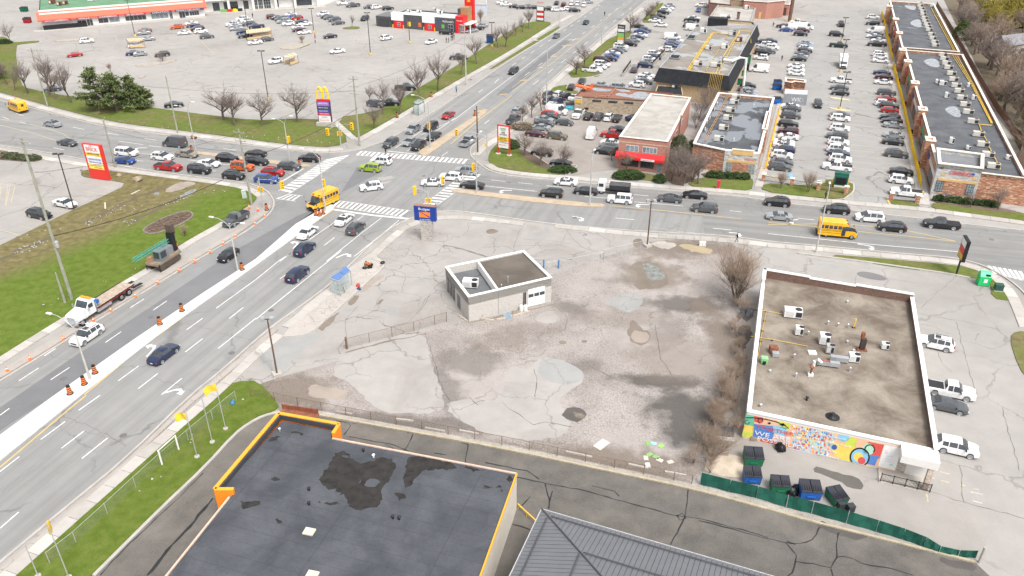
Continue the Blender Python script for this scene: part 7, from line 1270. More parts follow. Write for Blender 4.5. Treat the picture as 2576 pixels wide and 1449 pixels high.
barrel('c2',1105,145,'striped barrel lying on its side near the tyres, left one',.1,(R(90),0,R(70)));barrel('c2',1148,180,'striped barrel lying on its side near the tyres, right one',.1,(R(90),0,R(200)))
def tyre(p,label,rot=(0,0,0),group='loose tyres'):
 n,k=14,6;V=[];F=[]
 for i in range(n):
  a=2*math.pi*i/n
  for j in range(k):b_=2*math.pi*j/k;r=.3+.11*math.cos(b_);V.append(Vector((r*math.cos(a),r*math.sin(a),.11+.11*math.sin(b_))))
 for i in range(n):
  for j in range(k):F.append((i*k+j,((i+1)%n)*k+j,((i+1)%n)*k+(j+1)%k,i*k+(j+1)%k))
 o=obj('tyre',(V,F),M_BARK);o.location=p;o.rotation_euler=rot;return tag(o,label,'tyre',group)
tyre(W('c2',1095,178,.1),'loose tyre lying beside the fallen barrels');tyre(W('c2',1275,125,.2),'loose tyre lying on the corner kerb of the bus stop island')
rt_=random.Random(5);b8=W('e4',1270,985)
for i in range(46):x=1150+rt_.uniform(0,210);y=960+rt_.uniform(0,50);lay=rt_.choice((0,.22,.44,.66,.88));tyre(W('e4',x,y)+Vector((0,0,lay)),'used black tyre in the heap against the auto garage wall',(R(rt_.uniform(-14,14)),R(rt_.uniform(-14,14)),0),'tyre heap by the garage')
for i,(x,y,w_)in enumerate(((1690,1010,2.0),(1900,1010,1.4),(1560,1000,1.4))):
 p=W('e4',x,y);t=thing('ladder_rack',p,'grey metal rack leaning on the garage wall, %s of three'%('middle','right','left')[i],'rack')
 for dx in(-.5,.5):obj('upright',tubevf([p+Vector((dx*w_,0,0)),p+Vector((dx*w_,.4,1.5))],.05,5),M_STEEL,t)
 for k in range(5):obj('rung',tubevf([p+Vector((-.5*w_,.08*k,.3*k+.05)),p+Vector((.5*w_,.08*k,.3*k+.05))],.035,5),M_STEEL,t)
 # -- cart corrals with striped roofs
def corral(t0,q,h,label,slats=14):
 P=[W(t0,x,y)for x,y in q];T_=thing('cart_corral',centroid(P),label,'cart corral');mw=mat('corral_tan',(.55,.40,.22),.7,.1);mw2=mat('corral_dark',(.16,.12,.09),.7)
 for p in P:obj('post',tubevf([p,p+Vector((0,0,h))],.06,6),mw2,T_)
 for i in range(slats):obj('roof_slat',prism([mix(P[0],P[1],(i+.05)/slats),mix(P[0],P[1],(i+.95)/slats),mix(P[3],P[2],(i+.95)/slats),mix(P[3],P[2],(i+.05)/slats)],h,h+.08,bottom=True),mw if i%2 else mat('corral_cream',(.66,.54,.38),.7),T_)
 for a,c in((P[0],P[1]),(P[3],P[2])):obj('side_rail',kerbvf([a,c],.08,.3,1.0),mw,T_)
 return T_
corral('a1',[(1310,490),(1460,482),(1440,455),(1290,462)],2.3,'striped tan cart corral with a white car beside it in the left car park');corral('e6',[(690,820),(1180,750),(1160,690),(680,745)],2.3,'long striped tan cart corral among cars before the supermarket',20);corral('a2',[(345,662),(428,635),(390,612),(285,650)],2.4,'empty tan cart corral standing alone in the big car park',5)
# -- flags
def flag(t0,x,y,h,label,has=True,d=Vector((-.9,.3,0))):
 p=W(t0,x,y,.1);T_=thing('flagpole',p,label,'flagpole','flagpoles on the near lawn');obj('footing',lathe(p,[(.3,0),(.28,.1)],12),M_CONC,T_);obj('pole',tubevf([p,p+Vector((0,0,h))],[.06,.035],6),M_GALV,T_)
 if has:
  V=[];F=[];d=d.normalized();nd_=Vector((-d.y,d.x,0))
  for i in range(7):
   for j in range(5):f,g=i/6,j/4;V.append(p+Vector((0,0,h-.1-1.0*g-.35*f*f))+d*(1.35*f)+nd_*(.16*math.sin(f*7+g*2)))
  for i in range(6):
   for j in range(4):F.append((i*5+j,i*5+j+1,i*5+6+j,i*5+5+j))
  obj('flag',(V,F),mat('flag_yellow',(.80,.55,.05),.7,.08),T_,smooth=True)
flag('d1',1575,495,6.2,'flagpole with a spread yellow flag on the near lawn',True,Vector((-1,.15,0)));flag('d1',1697,378,6.6,'bare flagpole between the two upper yellow flags',False);flag('d1',1803,272,6.6,'flagpole with a drooping yellow flag nearest the vacant lot',True,Vector((-.35,-.2,0)));flag('d1',550,1460,6.6,'flagpole with a narrow yellow flag nearest the bottom edge',True,Vector((-.6,.9,0)));flag('d1',305,1449,4.0,'short bare pole at the bottom left lawn edge',False)
A,B_=W('d1',1295,558,.1),W('d1',1428,437,.1);t=thing('goalpost_frame',A,'white goalpost-like sign frame on the near lawn','frame')
for q in(A,B_):obj('post',boxvf((q.x,q.y,0),(.16,.16,2.0),.7,z0=.1),M_FRAMEW,t)
obj('crossbar',kerbvf([A,B_],.08,2.0,2.1),M_FRAMEW,t)
def bag(t0,x,y,s,label,m=None,cat='rubbish bag'):
 p=W(t0,x,y);rr=random.Random(int(x));V,F=lathe(p,[(.25*s,0),(.42*s,.15*s),(.4*s,.4*s),(.2*s,.62*s),(.06*s,.7*s)],9);V=[v+Vector((rr.uniform(-.13,.13),rr.uniform(-.13,.13),rr.uniform(-.03,.03)))*s for v in V];return tag(obj('rubbish_bag',(V,F),m or mat('bin_bag',(.012,.012,.014),.35,.2),base=p,smooth=True),label,cat,None)
bag('d4',645,440,1.3,'upright black bag stack against the mural wall');bag('d4',640,420,1.0,'small black bag behind the upright stack at the mural');bag('d4',735,785,1.4,'large black bag in the pile between green and blue dumpsters');bag('d4',770,755,1.1,'black bag at the right of the pile between dumpsters');bag('d4',750,800,.9,'smallest black bag in the pile between dumpsters');bag('d1',1860,75,.7,'blue bag lying on the near lawn corner',mat('blue_bag',(.05,.2,.42),.6));bag('c2',1028,360,.8,'red bag behind the bus shelter',mat('red_bag',(.55,.05,.03),.5));bag('c2',1035,395,.7,'dark blue bag behind the bus shelter',mat('navy_bag',(.03,.05,.15),.6))
pallet(W('d4',445,365),R(-12),'grey pallet leaning against the mural wall',R(75));pallet(W('d4',170,480),R(-5),'wooden gate-like pallet beside the small shed',R(70),s=(1.8,1.5))
p=W('d4',195,370);t=thing('lean_to',p,'small wooden lean-to with dark flat top near the shrubs','lean-to');obj('roof',boxvf(p,(2.0,1.7,.1),R(-10),z0=1.4),M_FRAMED,t);[obj('post',boxvf((p.x+dx,p.y+dy,0),(.1,.1,1.4),0,z0=0),MATS['weathered_wood'],t)for dx in(-.8,.8)for dy in(-.6,.6)];obj('front_board',boxvf((p.x-.1,p.y-.85,0),(1.9,.06,.5),R(-10),z0=.9),M_FRAMEW,t)
structure('concrete_pad',prism(WL('d4',[(75,490),(230,470),(360,500),(345,660),(190,650),(45,600)]),-.05,.06),mat('stained_concrete',(.50,.42,.33),.9,.2,.6))
for i,(x,y)in enumerate(((1120,905),(1195,925))):cabinet('d4',x,y,(.7,.6,.7),mat('cart_black',(.04,.045,.05),.6),'black wheeled cart by the screen fence, %s'%('left','right')[i],'wheeled_cart',z=.0,cat='cart')
for i,(x,y,c_)in enumerate(((715,400,(.72,.62,.50)),(1085,390,(.24,.42,.14)),(1130,392,(.3,.48,.55)),(1192,412,(.3,.5,.15)),(1085,565,(.75,.75,.76)),(1150,500,(.25,.4,.16)),(1100,480,(.24,.42,.14)),(1070,508,(.55,.52,.45)),(1180,525,(.55,.52,.45)),(1265,540,(.5,.47,.42)))):
 p=W('d3',x,y);s=(1.7,1.0)if i==0 else(.7,.5);tag(obj('fallen_sign',boxvf((p.x,p.y,0),s+(.05,),.8+i,z0=.02),mat('sign_face_%d'%i,c_,.6,.12),base=p),['cream board with orange print lying on the broken asphalt','green sign face lying at the left of the shrub litter','pale blue sign face in the shrub litter','dull green sign face right of the pale blue one','crumpled white sheet by the fence','triangular green sign piece in the litter','small green sign piece below the first','left pale paving slab in the litter','middle pale paving slab in the litter','right pale paving slab in the litter'][i],'fallen sign')
for i,L in enumerate(([(430,460),(640,505)],[(930,560),(1090,595)],[(1220,620),(1395,650)])):tag(obj('parking_block',kerbvf(WL('d3',L),.25,.01,.2),M_CONC,base=W('d3',*L[0])),'old parking block beside the lane fence, %s of three toward the shrubs'%('first','second','third')[i],'parking block')
for i,L in enumerate(([(640,140),(770,160)],[(1120,200),(1260,215)],[(1350,270),(1510,300)],[(1625,290),(1780,320)])):tag(obj('parking_block',kerbvf(WL('d2',L),.25,.01,.2),M_CONC,base=W('d2',*L[0])),'old parking block behind the orange-trimmed building, %s from the left'%ORDW[i],'parking block')
rl_=random.Random(9);lit=[]
for t0,pts,n_ in(('b1',[(840,1070),(1000,1010),(1180,910),(1700,860),(1880,780)],60),('b1',[(180,1350),(330,1290),(440,1260)],40),('b1',[(1280,1060),(1350,1030)],12),('b1',[(200,1200),(2400,700)],22),('c1',[(50,700),(1400,200)],9),('a1',[(900,1180),(2500,1400)],20),('b2',[(0,180),(900,250)],25),('d1',[(1950,30),(600,1200)],9)):
 P=WL(t0,pts,.1);
 for _ in range(n_):k=rl_.randrange(len(P)-1);q=mix(P[k],P[k+1],rl_.random());s=rl_.uniform(.08,.28);lit.append(boxvf((q.x+rl_.uniform(-1.2,1.2),q.y+rl_.uniform(-1.2,1.2),0),(s,s*.7,.06),rl_.uniform(0,3),z0=.1))
tag(obj('litter',join(*lit),mat('litter_white',(.45,.45,.45),.7,.2,2,c2=(.2,.2,.2))),'scattered pale litter on the grass and in the ditch','litter',kind='stuff')
for i,(x,y,s)in enumerate(((1198,590,.9),(1385,640,1.6),(820,535,.5))):
 p=W('b1',x,y,.1);V,F=lathe(p,[(.5*s,0),(.55*s,.25*s),(.4*s,.5*s),(.1*s,.6*s)],8);V=[v+Vector((rl_.uniform(-.12,.12),rl_.uniform(-.12,.12),rl_.uniform(-.05,.05)))*s for v in V];tag(obj('boulder',(V,F),mat('boulder_stone',(.33,.26,.19),.9,.2),base=p),('pale boulder right of the red pylon sign','large brown boulder on the dry grass','small dark rock at the lawn tip by the red pylon')[i],'rock')
for i,L in enumerate(([(1320,775),(1405,735)],[(1058,860),(1060,920)])):tag(obj('plank',kerbvf(WL('b1',L,.1),.25,.11,.2),mat('pale_wood',(.55,.5,.42),.8),base=W('b1',*L[0])),('pale plank lying on the dry grass','short upright-looking plank near the ditch')[i],'plank')
def pit(t0,pts,m,name,z):return obj(name,sheetvf(wobble(smooth_path(WL(t0,pts),1,True),.2,.6),z),m,[o for o in bpy.data.objects if o.name=='grass_field'][0])
pit('b1',[(1530,780),(1570,750),(1610,760),(1590,790)],M_WATER,'puddle',.106);pit('b1',[(1790,825),(1850,770),(1930,725),(1985,735),(1930,780),(1860,810)],M_WATER,'puddle',.106);pit('b1',[(1650,740),(1780,660),(1900,650),(1990,670),(1880,710),(1700,770)],M_DIRTL,'muddy_patch',.104)
for L in([(840,1070),(1000,1000),(1250,870),(1500,760),(1700,690)],[(0,1440),(180,1350),(440,1250),(640,1170)],[(1300,1070),(1690,870),(1900,770)]):obj('ditch_bed',ribbonvf([q+Vector((rl_.uniform(-.5,.5),rl_.uniform(-.5,.5),0))for q in resample(WL('b1',L),1.2)],.9,.103),asphalt('ditch_soil',(.14,.115,.075),.6,(.08,.07,.05),.5,0)if 'ditch_soil' not in MATS else MATS['ditch_soil'],[o for o in bpy.data.objects if o.name=='grass_field'][0])
# -- vehicles
M_TYRE=mat('tyre_rubber',(.02,.02,.021),.8,.15);M_RIM=mat('alloy_rim',(.42,.43,.45),.35,.1,metal=.7);M_CGLASS=glassy('car_glass',(.05,.058,.068),.05,1.0,.25);M_TAIL=mat('tail_lamp',(.38,.015,.015),.25,.1);M_HEAD=mat('head_lamp',(.62,.64,.66),.15,.05);M_TRIM=mat('black_trim',(.022,.022,.024),.6,.1);M_PLATE=mat('plate_white',(.65,.66,.68),.5)
PAINT={k:(n,carpaint('paint_'+n.replace(' ','_'),c,me))for k,(n,c,me)in dict(w=('white',(.72,.72,.72),0),k=('black',(.018,.018,.021),.15),g=('dark grey',(.11,.116,.125),.45),s=('silver',(.40,.42,.44),.5),b=('blue',(.02,.075,.32),.3),n=('navy',(.02,.034,.09),.3),r=('red',(.42,.012,.014),.2),m=('maroon',(.075,.012,.02),.3),o=('orange',(.62,.11,.01),.3),l=('lime green',(.30,.42,.04),.2),t=('olive',(.17,.14,.085),.4),d=('dark green',(.012,.03,.022),.3),c=('champagne',(.36,.32,.26),.5),q=('light blue',(.22,.36,.52),.4)).items()}
SPEC=dict(S=('saloon',4.75,.90,[(-2.37,.60,.64),(-2.28,.86,.93),(-1.75,.97,1.02),(-1.45,.98,1.04),(-.72,.99,1.40),(-.1,.98,1.45),(.42,.97,1.41),(1.2,.95,1.00),(1.9,.84,.90),(2.27,.70,.76),(2.37,.50,.54)],(-1.45,-.72),(.42,1.2),[(-.98,-.13),(-.05,.98)],(-1.38,1.42),.33),H=('hatchback',4.2,.88,[(-2.1,.62,.66),(-2.05,.95,1.0),(-1.85,1.0,1.06),(-1.45,1.02,1.42),(-.1,1.0,1.52),(.45,.99,1.47),(1.2,.97,1.03),(1.75,.86,.93),(2.02,.72,.78),(2.1,.5,.54)],(-1.85,-1.45),(.45,1.2),[(-1.3,-.15),(-.07,1.0)],(-1.25,1.3),.32),U=('SUV',4.65,.93,[(-2.32,.65,.7),(-2.26,1.05,1.1),(-2.15,1.08,1.14),(-1.72,1.1,1.60),(-.2,1.08,1.68),(.38,1.07,1.64),(1.1,1.05,1.11),(1.85,.97,1.04),(2.23,.84,.92),(2.32,.6,.64)],(-2.15,-1.72),(.38,1.1),[(-1.62,-1.02),(-.94,-.1),(-.02,.92)],(-1.36,1.4),.36),J=('boxy SUV',4.6,.94,[(-2.3,.65,.7),(-2.27,1.1,1.15),(-2.2,1.12,1.2),(-2.05,1.14,1.74),(-.2,1.12,1.80),(.55,1.11,1.76),(.98,1.1,1.16),(1.9,1.04,1.12),(2.25,.98,1.04),(2.3,.6,.64)],(-2.2,-2.05),(.55,.98),[(-1.95,-1.1),(-1.02,-.12),(-.04,.82)],(-1.35,1.4),.38),V=('minivan',5.1,.97,[(-2.55,.65,.7),(-2.5,1.05,1.1),(-2.4,1.08,1.16),(-2.05,1.1,1.70),(-.2,1.08,1.76),(.6,1.05,1.68),(1.6,1.0,1.06),(2.1,.9,.97),(2.48,.76,.82),(2.55,.5,.54)],(-2.4,-2.05),(.6,1.6),[(-1.95,-1.0),(-.92,.05),(.13,1.25)],(-1.5,1.5),.34),C=('cargo van',5.7,1.0,[(-2.85,.65,.7),(-2.83,1.2,1.3),(-2.8,1.25,2.2),(-2.6,1.25,2.32),(.7,1.25,2.34),(1.1,1.22,2.2),(1.85,1.18,1.28),(2.4,1.05,1.12),(2.78,.9,.96),(2.85,.5,.55)],(-2.83,-2.8),(1.1,1.85),[(.65,1.65)],(-1.75,1.8),.36),P=('pickup',5.8,.99,[(-2.9,.7,.75),(-2.88,1.06,1.10),(-.78,1.08,1.12),(-.70,1.12,1.20),(-.5,1.14,1.82),(.3,1.14,1.90),(.75,1.13,1.84),(1.35,1.12,1.20),(2.3,1.06,1.14),(2.83,.98,1.04),(2.9,.6,.65)],(-.70,-.5),(.75,1.35),[(-.42,.12),(.2,1.12)],(-1.75,1.85),.40))
def lerp_keys(keys,x,k):
 for a,b_ in zip(keys,keys[1:]):
  if a[0]<=x<=b_[0]:f=(x-a[0])/max(1e-6,b_[0]-a[0]);return a[k]+(b_[k]-a[k])*f
 return keys[-1][k]if x>keys[-1][0]else keys[0][k]
def make_car(kind):
 nm,L,w_,keys,rw,ws,sides,wx,wr=SPEC[kind];roof=max(k[2]for k in keys)
 xs={k[0]for k in keys}|{x for s in sides for x in s}
 for c in wx:xs|={c+d for d in(-wr-.07,-wr*.75,-wr*.35,0,wr*.35,wr*.75,wr+.07)}
 xs=sorted(xs);xs=[x for i,x in enumerate(xs)if i==0 or x-xs[i-1]>.012]
 V,ring=[],12
 for x in xs:
  b_,t_=lerp_keys(keys,x,1),lerp_keys(keys,x,2);e=abs(x)/(L/2);w=w_*(1-.16*max(0,(e-.72)/.28)**2);zb=.26 if e<.93 else.34
  for c in wx:
   if abs(x-c)<wr+.06:zb=max(zb,wr+math.sqrt(max(0,(wr+.06)**2-(x-c)**2))-.02)
  zb=min(zb,b_-.06);cab=min(1,max(0,(t_-b_)/(roof-b_+1e-6)));wt=w*(.96-.22*cab)
  half=[(w*.9,zb),(w*.985,zb+.05),(w,zb+(b_-zb)*.6),(w*.965,b_),(wt,t_-.04*cab-.01),(wt*.62,t_)]
  V+=[(x,-y,z)for y,z in half]+[(x,y,z)for y,z in reversed(half)]
 B_,WS,RW,SL,SR=[],[],[],[],[]
 for i in range(len(xs)-1):
  m_=(xs[i]+xs[i+1])/2
  for k in range(ring-1):
   f=(i*ring+k,i*ring+k+1,(i+1)*ring+k+1,(i+1)*ring+k);f=tuple(reversed(f));dst=B_
   if k in(4,5,6):
    if ws[0]<m_<ws[1]:dst=WS
    elif rw[0]<m_<rw[1]:dst=RW
   if k in(3,7)and any(a<m_<c for a,c in sides):dst=SL if k==3 else SR
   dst.append(f)
 n=len(xs);B_+=[tuple(range(ring)),tuple(range(n*ring-1,(n-1)*ring-1,-1))]
 t=thing('proto',(0,0,0),'x','car')
 def sub(fs):
  u=sorted({i for f in fs for i in f});ix={a:j for j,a in enumerate(u)};return[V[a]for a in u],[tuple(ix[a]for a in f)for f in fs]
 bo=obj('body',(V,B_),[PAINT['w'][1]],t,smooth=38)
 obj('windshield',sub(WS),M_CGLASS,t);obj('rear_window',sub(RW),M_CGLASS if kind!='C' else PAINT['w'][1],t)
 for s in(SL,SR):obj('side_window',sub(s),M_CGLASS,t)
 for c in wx:
  for s in(-1,1):
   wv=[]
   for yy,r in((-.11,wr*.9),(-.1,wr),(.1,wr),(.11,wr*.9),(.115,wr*.68),(.09,wr*.62),(.1,.05)):wv.append((yy,r))
   V2,F2,M2=[],[],[];nn_=14
   for yy,r in wv:V2+=[(c+r*math.cos(2*math.pi*k/nn_),s*(w_-.12+yy),wr+r*math.sin(2*math.pi*k/nn_))for k in range(nn_)]
   for j in range(len(wv)-1):
    for k in range(nn_):f=(j*nn_+k,j*nn_+(k+1)%nn_,(j+1)*nn_+(k+1)%nn_,(j+1)*nn_+k);F2.append(f if s<0 else tuple(reversed(f)));M2.append(1 if j>=3 else 0)
   F2.append(tuple(range((len(wv)-1)*nn_,len(wv)*nn_)));M2.append(1)
   obj('wheel',(V2,F2,M2),[M_TYRE,M_RIM],t)
 fz,rz=lerp_keys(keys,L/2-.12,1)-.06,lerp_keys(keys,-L/2+.06,1)-.08
 for s in(-1,1):
  obj('headlight',boxvf((L/2-.16,s*w_*.70,fz),(.26,w_*.36,.13)),M_HEAD,t);obj('tail_light',boxvf((-L/2+.10,s*w_*.76,rz),(.16,w_*.26,.16 if kind not in 'UJVC' else.34)),M_TAIL,t)
  obj('mirror',boxvf((ws[1]-.28,s*(w_+.09),lerp_keys(keys,ws[1]-.2,1)+.04),(.14,.2,.14)),M_TRIM,t)
 obj('grille',boxvf((L/2-.03,0,fz-.16),(.08,w_*1.0,.18)),M_TRIM,t);obj('licence_plate',boxvf((-L/2+.02,0,rz-.14),(.06,.34,.13)),M_PLATE,t)
 obj('underbody',boxvf((0,0,.34),(L*.9,w_*1.7,.16)),M_TRIM,t)
 if kind=='P':obj('bed_cover',boxvf((-1.83,0,1.115),(2.0,w_*1.6,.05)),mat('bed_black',(.03,.03,.034),.6),t)
 if kind in 'UJV':[obj('roof_rail',boxvf((-.6,s*w_*.6,roof+.01),(1.7,.04,.05)),M_TRIM,t)for s in(-1,1)]
 if kind in 'SU':obj('sunroof',boxvf((-.1,0,roof+.002),(.7,w_*.8,.012)),M_CGLASS,t)
 for o in list(t.children):pass
 return t
PROTO={k:make_car(k)for k in SPEC}
CARS=[]
def cars(tile,hd,phrase,group,data,order=None,z=0.0):
 row=[]
 for e in data.split():
  f=e.split(',');K,c=f[2][0],f[2][1];h_=float(f[3])if len(f)>3 else hd+(180 if K.islower()else 0);K=K.upper();zc={'C':1.05,'P':.8,'V':.8,'J':.85,'U':.8}.get(K,.7)
  row.append([W(tile,float(f[0]),float(f[1]),zc),K,c,h_,z,group,phrase])
 CARS.extend(row);return row
ROWB='in the row along the bollards';ROWM='in the middle row of the plaza car park';ROWP='in the row beside the pharmacy walk'
cars('a4',-19.8,ROWB,'cars along the yellow bollards','1057,168,Uw 1055,230,uk 1085,302,cw 1090,340,sg 1068,360,sw 1110,378,Sn 1112,402,sw 1098,440,pk 1128,540,Uw 1135,566,Uw 1135,606,Sw 1150,728,Sn 1170,770,Sm 1165,822,sw 1195,925,Ug 1195,990,Sr 1175,1035,Uw 1225,1058,Jk 1228,1105,Hr 1232,1172,uk 1250,1212,sk 1268,1254,Ss 1270,1353,ss 1262,1422,Sk')
cars('b4',-19.8,ROWB,'cars along the yellow bollards','1295,360,Ug 1345,540,Sk 1340,622,Uw 1395,748,pw')
cars('a4',-19.8,ROWM,'cars in the middle plaza row','690,340,Vk 712,450,Pd 738,805,pw 718,878,sg 728,930,sk 722,1150,sg 727,1182,Uw 722,1282,Uw 698,1358,ug 710,1422,Uw');cars('b4',-19.8,ROWM,'cars in the middle plaza row','705,313,ww 715,358,Sn 728,412,Uw 698,490,pw'.replace('ww','Uw'))
cars('a4',-19.8,ROWP,'cars beside the pharmacy walk','222,1062,sw 240,1088,sg 232,1155,Ug 207,1240,Uk 205,1312,um 205,1370,sw 165,1428,Sw');cars('b4',-19.8,ROWP,'cars beside the pharmacy walk','160,270,Sw 162,318,un 140,372,Uw 140,445,Sg 125,492,Ug')
cars('a4',0,'driving through the plaza car park','cars moving in the plaza car park','735,238,Pk,75 505,1040,Uk,255')
cars('a4',-19.8,'in the short row left of the plaza','short plaza row','285,658,sw 288,700,sw 287,735,Sw 310,588,sk 325,562,ss 340,535,ug 375,503,Uk 380,478,Uw 375,454,Sq 380,430,Ss');cars('a4',-19.8,'in the cluster by the tall brown pylon','cars by the brown pylon','185,295,sb 330,335,Uk 220,268,cw 355,300,Um 150,258,sk 375,262,Cw 300,222,pw 22,408,Sn 15,440,Sw 40,470,Uw 5,515,Ug')
cars('e3',-19.8,'in the row right of the mansard building','cars right of the mansard building','2480,832,Sn 2480,905,Pw 2480,975,Ss 2470,1030,Vk 2440,1145,uw 2400,1370,cw 2390,255,Sw,75');cars('e1',-19.8,'behind the pharmacy rear corner','cars behind the pharmacy','1320,105,Hk 1290,180,Sg 1340,228,Us 1330,278,Ss')
cars('a3',-19.8,'in the street-side row by the diagonal road','cars in the street-side row','1590,50,Ss 1570,78,Sw 1545,100,Uw 1525,118,Uk 1475,160,Pk 1455,184,Ug 1435,203,sw 1265,258,sk 1340,296,Ug 1300,314,Sb 1295,348,Sw 1265,370,Sn 1225,395,Ss 1195,435,Uk 1095,460,Vw 1090,490,Ss 1050,510,Sg 1015,530,Sw 1010,554,Sb 985,588,Un 910,590,Vm 905,640,Vw 875,668,Sw 808,697,Pw');cars('a3',0,'driving in the street-side car park','cars moving by the street-side row','1500,248,sw,158 703,815,Sk,255 600,870,Sk,75')
cars('a3',-19.8,'in the row against the mansard building','cars against the mansard building','1905,48,uw 1878,97,Sb,255 1830,178,Sw 1810,196,pk 1800,230,Sg 1790,255,Sk 1830,275,Cw 1615,365,Cw 1655,402,Sw 1625,412,Us 1610,435,Sb 1605,462,Un 1550,490,uw 1430,535,Uw 1430,568,Un 1380,590,Uw 1370,615,Ss 1345,650,Un 1355,757,Sw 1325,785,Uw 1330,815,Sg 1260,845,uw 1235,690,Vg,75')
cars('a3',-19.8,'in the auto garage yard','cars in the auto garage yard','370,945,Ug,60 470,942,Uw,60 375,1002,Vg,60 465,1010,Un,55 548,965,Uk,55 620,972,Sw,60 435,1060,Uw 450,1105,Cw 380,1140,Hr 385,1172,Sd 325,1195,Ss 325,1235,Sg 290,1275,ss 235,1340,Sm 530,1228,Hg 455,1360,Jt 668,1140,Pw,250 770,1165,Hk,70 873,1165,Ug,70 992,1172,Uw,70 1085,1185,Sk,70 1200,1175,Sn,20 800,1330,Cw,75 1020,1350,pr 1075,1298,Sk 995,1430,sw 900,850,Ss 1080,868,Vs');cars('b3',-19.8,'at the street end of the auto garage yard','cars at the auto yard street end','1250,290,sg 1210,330,vk 570,345,uk 760,455,sk')
cars('a1',28,'in the left part of the big car park','cars in the big car park, left part','1445,326,ss 1455,302,sg 870,405,Uw 750,545,sr,212 1485,386,ss 1365,454,sw 1410,536,hs 1340,530,sn 1630,540,uk 1780,265,uo 1925,230,sw 1942,252,sn 1985,285,vk 2020,310,Uw 1855,325,sw 2080,360,Ug 520,890,sg 1750,1048,Sk,20')
cars('e6',28,'among the cars before the supermarket','cars before the supermarket','575,370,uw 670,410,uw 710,465,ug 855,525,pn 380,475,uw 440,512,ss 465,565,ss 590,635,un 635,712,sk 1090,780,Hg 840,845,sw 1195,330,Um 1290,345,sk 1370,365,vg 1410,415,vs 1505,465,uw 1560,285,sw 1600,330,sb 1680,352,ur 1775,425,sn 1850,470,sw 1690,535,hw 1725,590,sm 1830,640,sw 2205,270,uw 2280,322,sk 2345,345,sg 2440,380,ug 2510,450,sg')
cars('a2',28,'in the big car park near the restaurant','cars near the restaurant','745,360,sk 1310,375,uw,48 820,510,sw 195,608,uw,220 1765,415,sw,230 1095,180,Vk,255 885,25,pw 975,48,pg 1140,65,sg 1210,68,Uw 1327,78,Uk 1915,320,Vk,-10 2160,298,ss 2240,285,sk 2275,255,ss 2040,570,pk,178 1505,875,Pk,0 1205,1040,Ug,-25 1335,1030,pk,0')
cars('a3',5,'in the far car park at the top edge','cars in the far top car park','30,60,Sk 100,65,Sk 165,62,Sg 225,70,Sk 375,85,Sk 460,88,Uw 560,85,Uw 630,98,Uk 600,28,Uw,80 660,32,Uw,80 725,42,Uw,80 765,12,Us 520,40,Um,80 450,25,Sk,80 -60,40,Sw -100,22,Sw')
cars('a2',0,'waiting southbound north of the crossing','southbound queue north of the crossing','1580,1295,Us,246 1760,1270,Jk,246 1790,1365,Sk,246 1935,1155,Sr,246');cars('b2',0,'waiting southbound north of the crossing','southbound queue north of the crossing','1515,250,Ug,246 1712,238,Ss,246 1795,280,Uk,246')
cars('a3',0,'driving on the far diagonal road','traffic on the far diagonal road','15,708,Vk,250 447,357,Sg,252 745,222,Sd,252 60,1112,Us,66 15,1195,Pg,66');cars('b2',0,'leaving the crossing northbound','northbound vehicle','2295,235,Ps,66')
cars('b2',0,'inside the crossing','cars inside the crossing','1420,430,Uw,165 1310,500,Jl,165 1320,690,Uw,200 1940,650,Sw,178 2125,590,Uw,168 2275,530,Us,167');cars('b2',0,'waiting just east of the crossing','cars east of the crossing','2335,675,Sk,167')
cars('b2',71,'northbound on the near diagonal road','northbound cars on the near road','680,1150,Sw 1050,1020,Sw 1165,1105,Ug 650,1315,Un');cars('D',71,'northbound on the near diagonal road','northbound cars on the near road','748,687,Un 411,888,Sn');cars('D',251,'southbound on the near diagonal road','southbound cars on the near road','574,640,Hk 218,840,Uw')
cars('b1',-14,'in the eastbound queue west of the crossing','eastbound queue','1270,345,Vw 1250,428,Sb 1630,388,Uw 1690,490,Pr 1880,365,Sc 2005,520,Jk 2100,460,Sw 2285,405,Uk 2440,490,Jo 2350,578,Uk 675,250,Sg,-20');cars('b2',-11,'in the eastbound queue west of the crossing','eastbound queue','155,360,sk 160,435,Vk 330,545,Ur 265,615,Ub 495,485,Ug 695,405,uk');cars('b1',168,'driving away west of the crossing','westbound cars at the left','525,60,Ss,155 1755,245,Cg,165')
cars('b3',167,'westbound on the street right of the crossing','westbound cars right of the crossing','812,645,Sw 665,755,Uk 1010,735,Sk 1355,815,Jw 1855,810,Sg 2110,775,Sk 2210,905,Ug');cars('b4',167,'westbound on the street right of the crossing','westbound cars right of the crossing','95,845,Uk 115,990,Ss 690,920,Uk 1025,1000,Vw 1250,1095,Uk 1750,1065,Pk')
cars('b1',-22,'parked near the red pylon sign','cars near the red pylon sign','650,860,Sw 390,965,Uk');cars('b1',250,'parked on the boulevard behind the drill rig','pickup by the drill','2375,1015,Pg',z=.12)
cars('c4',0,'parked along the right side of the mural building','cars beside the mural building','1690,920,Uw,155 1835,1392,Pw,-22');cars('d4',0,'parked along the right side of the mural building','cars beside the mural building','1965,75,Sg,-22 2045,405,Uw,-22')
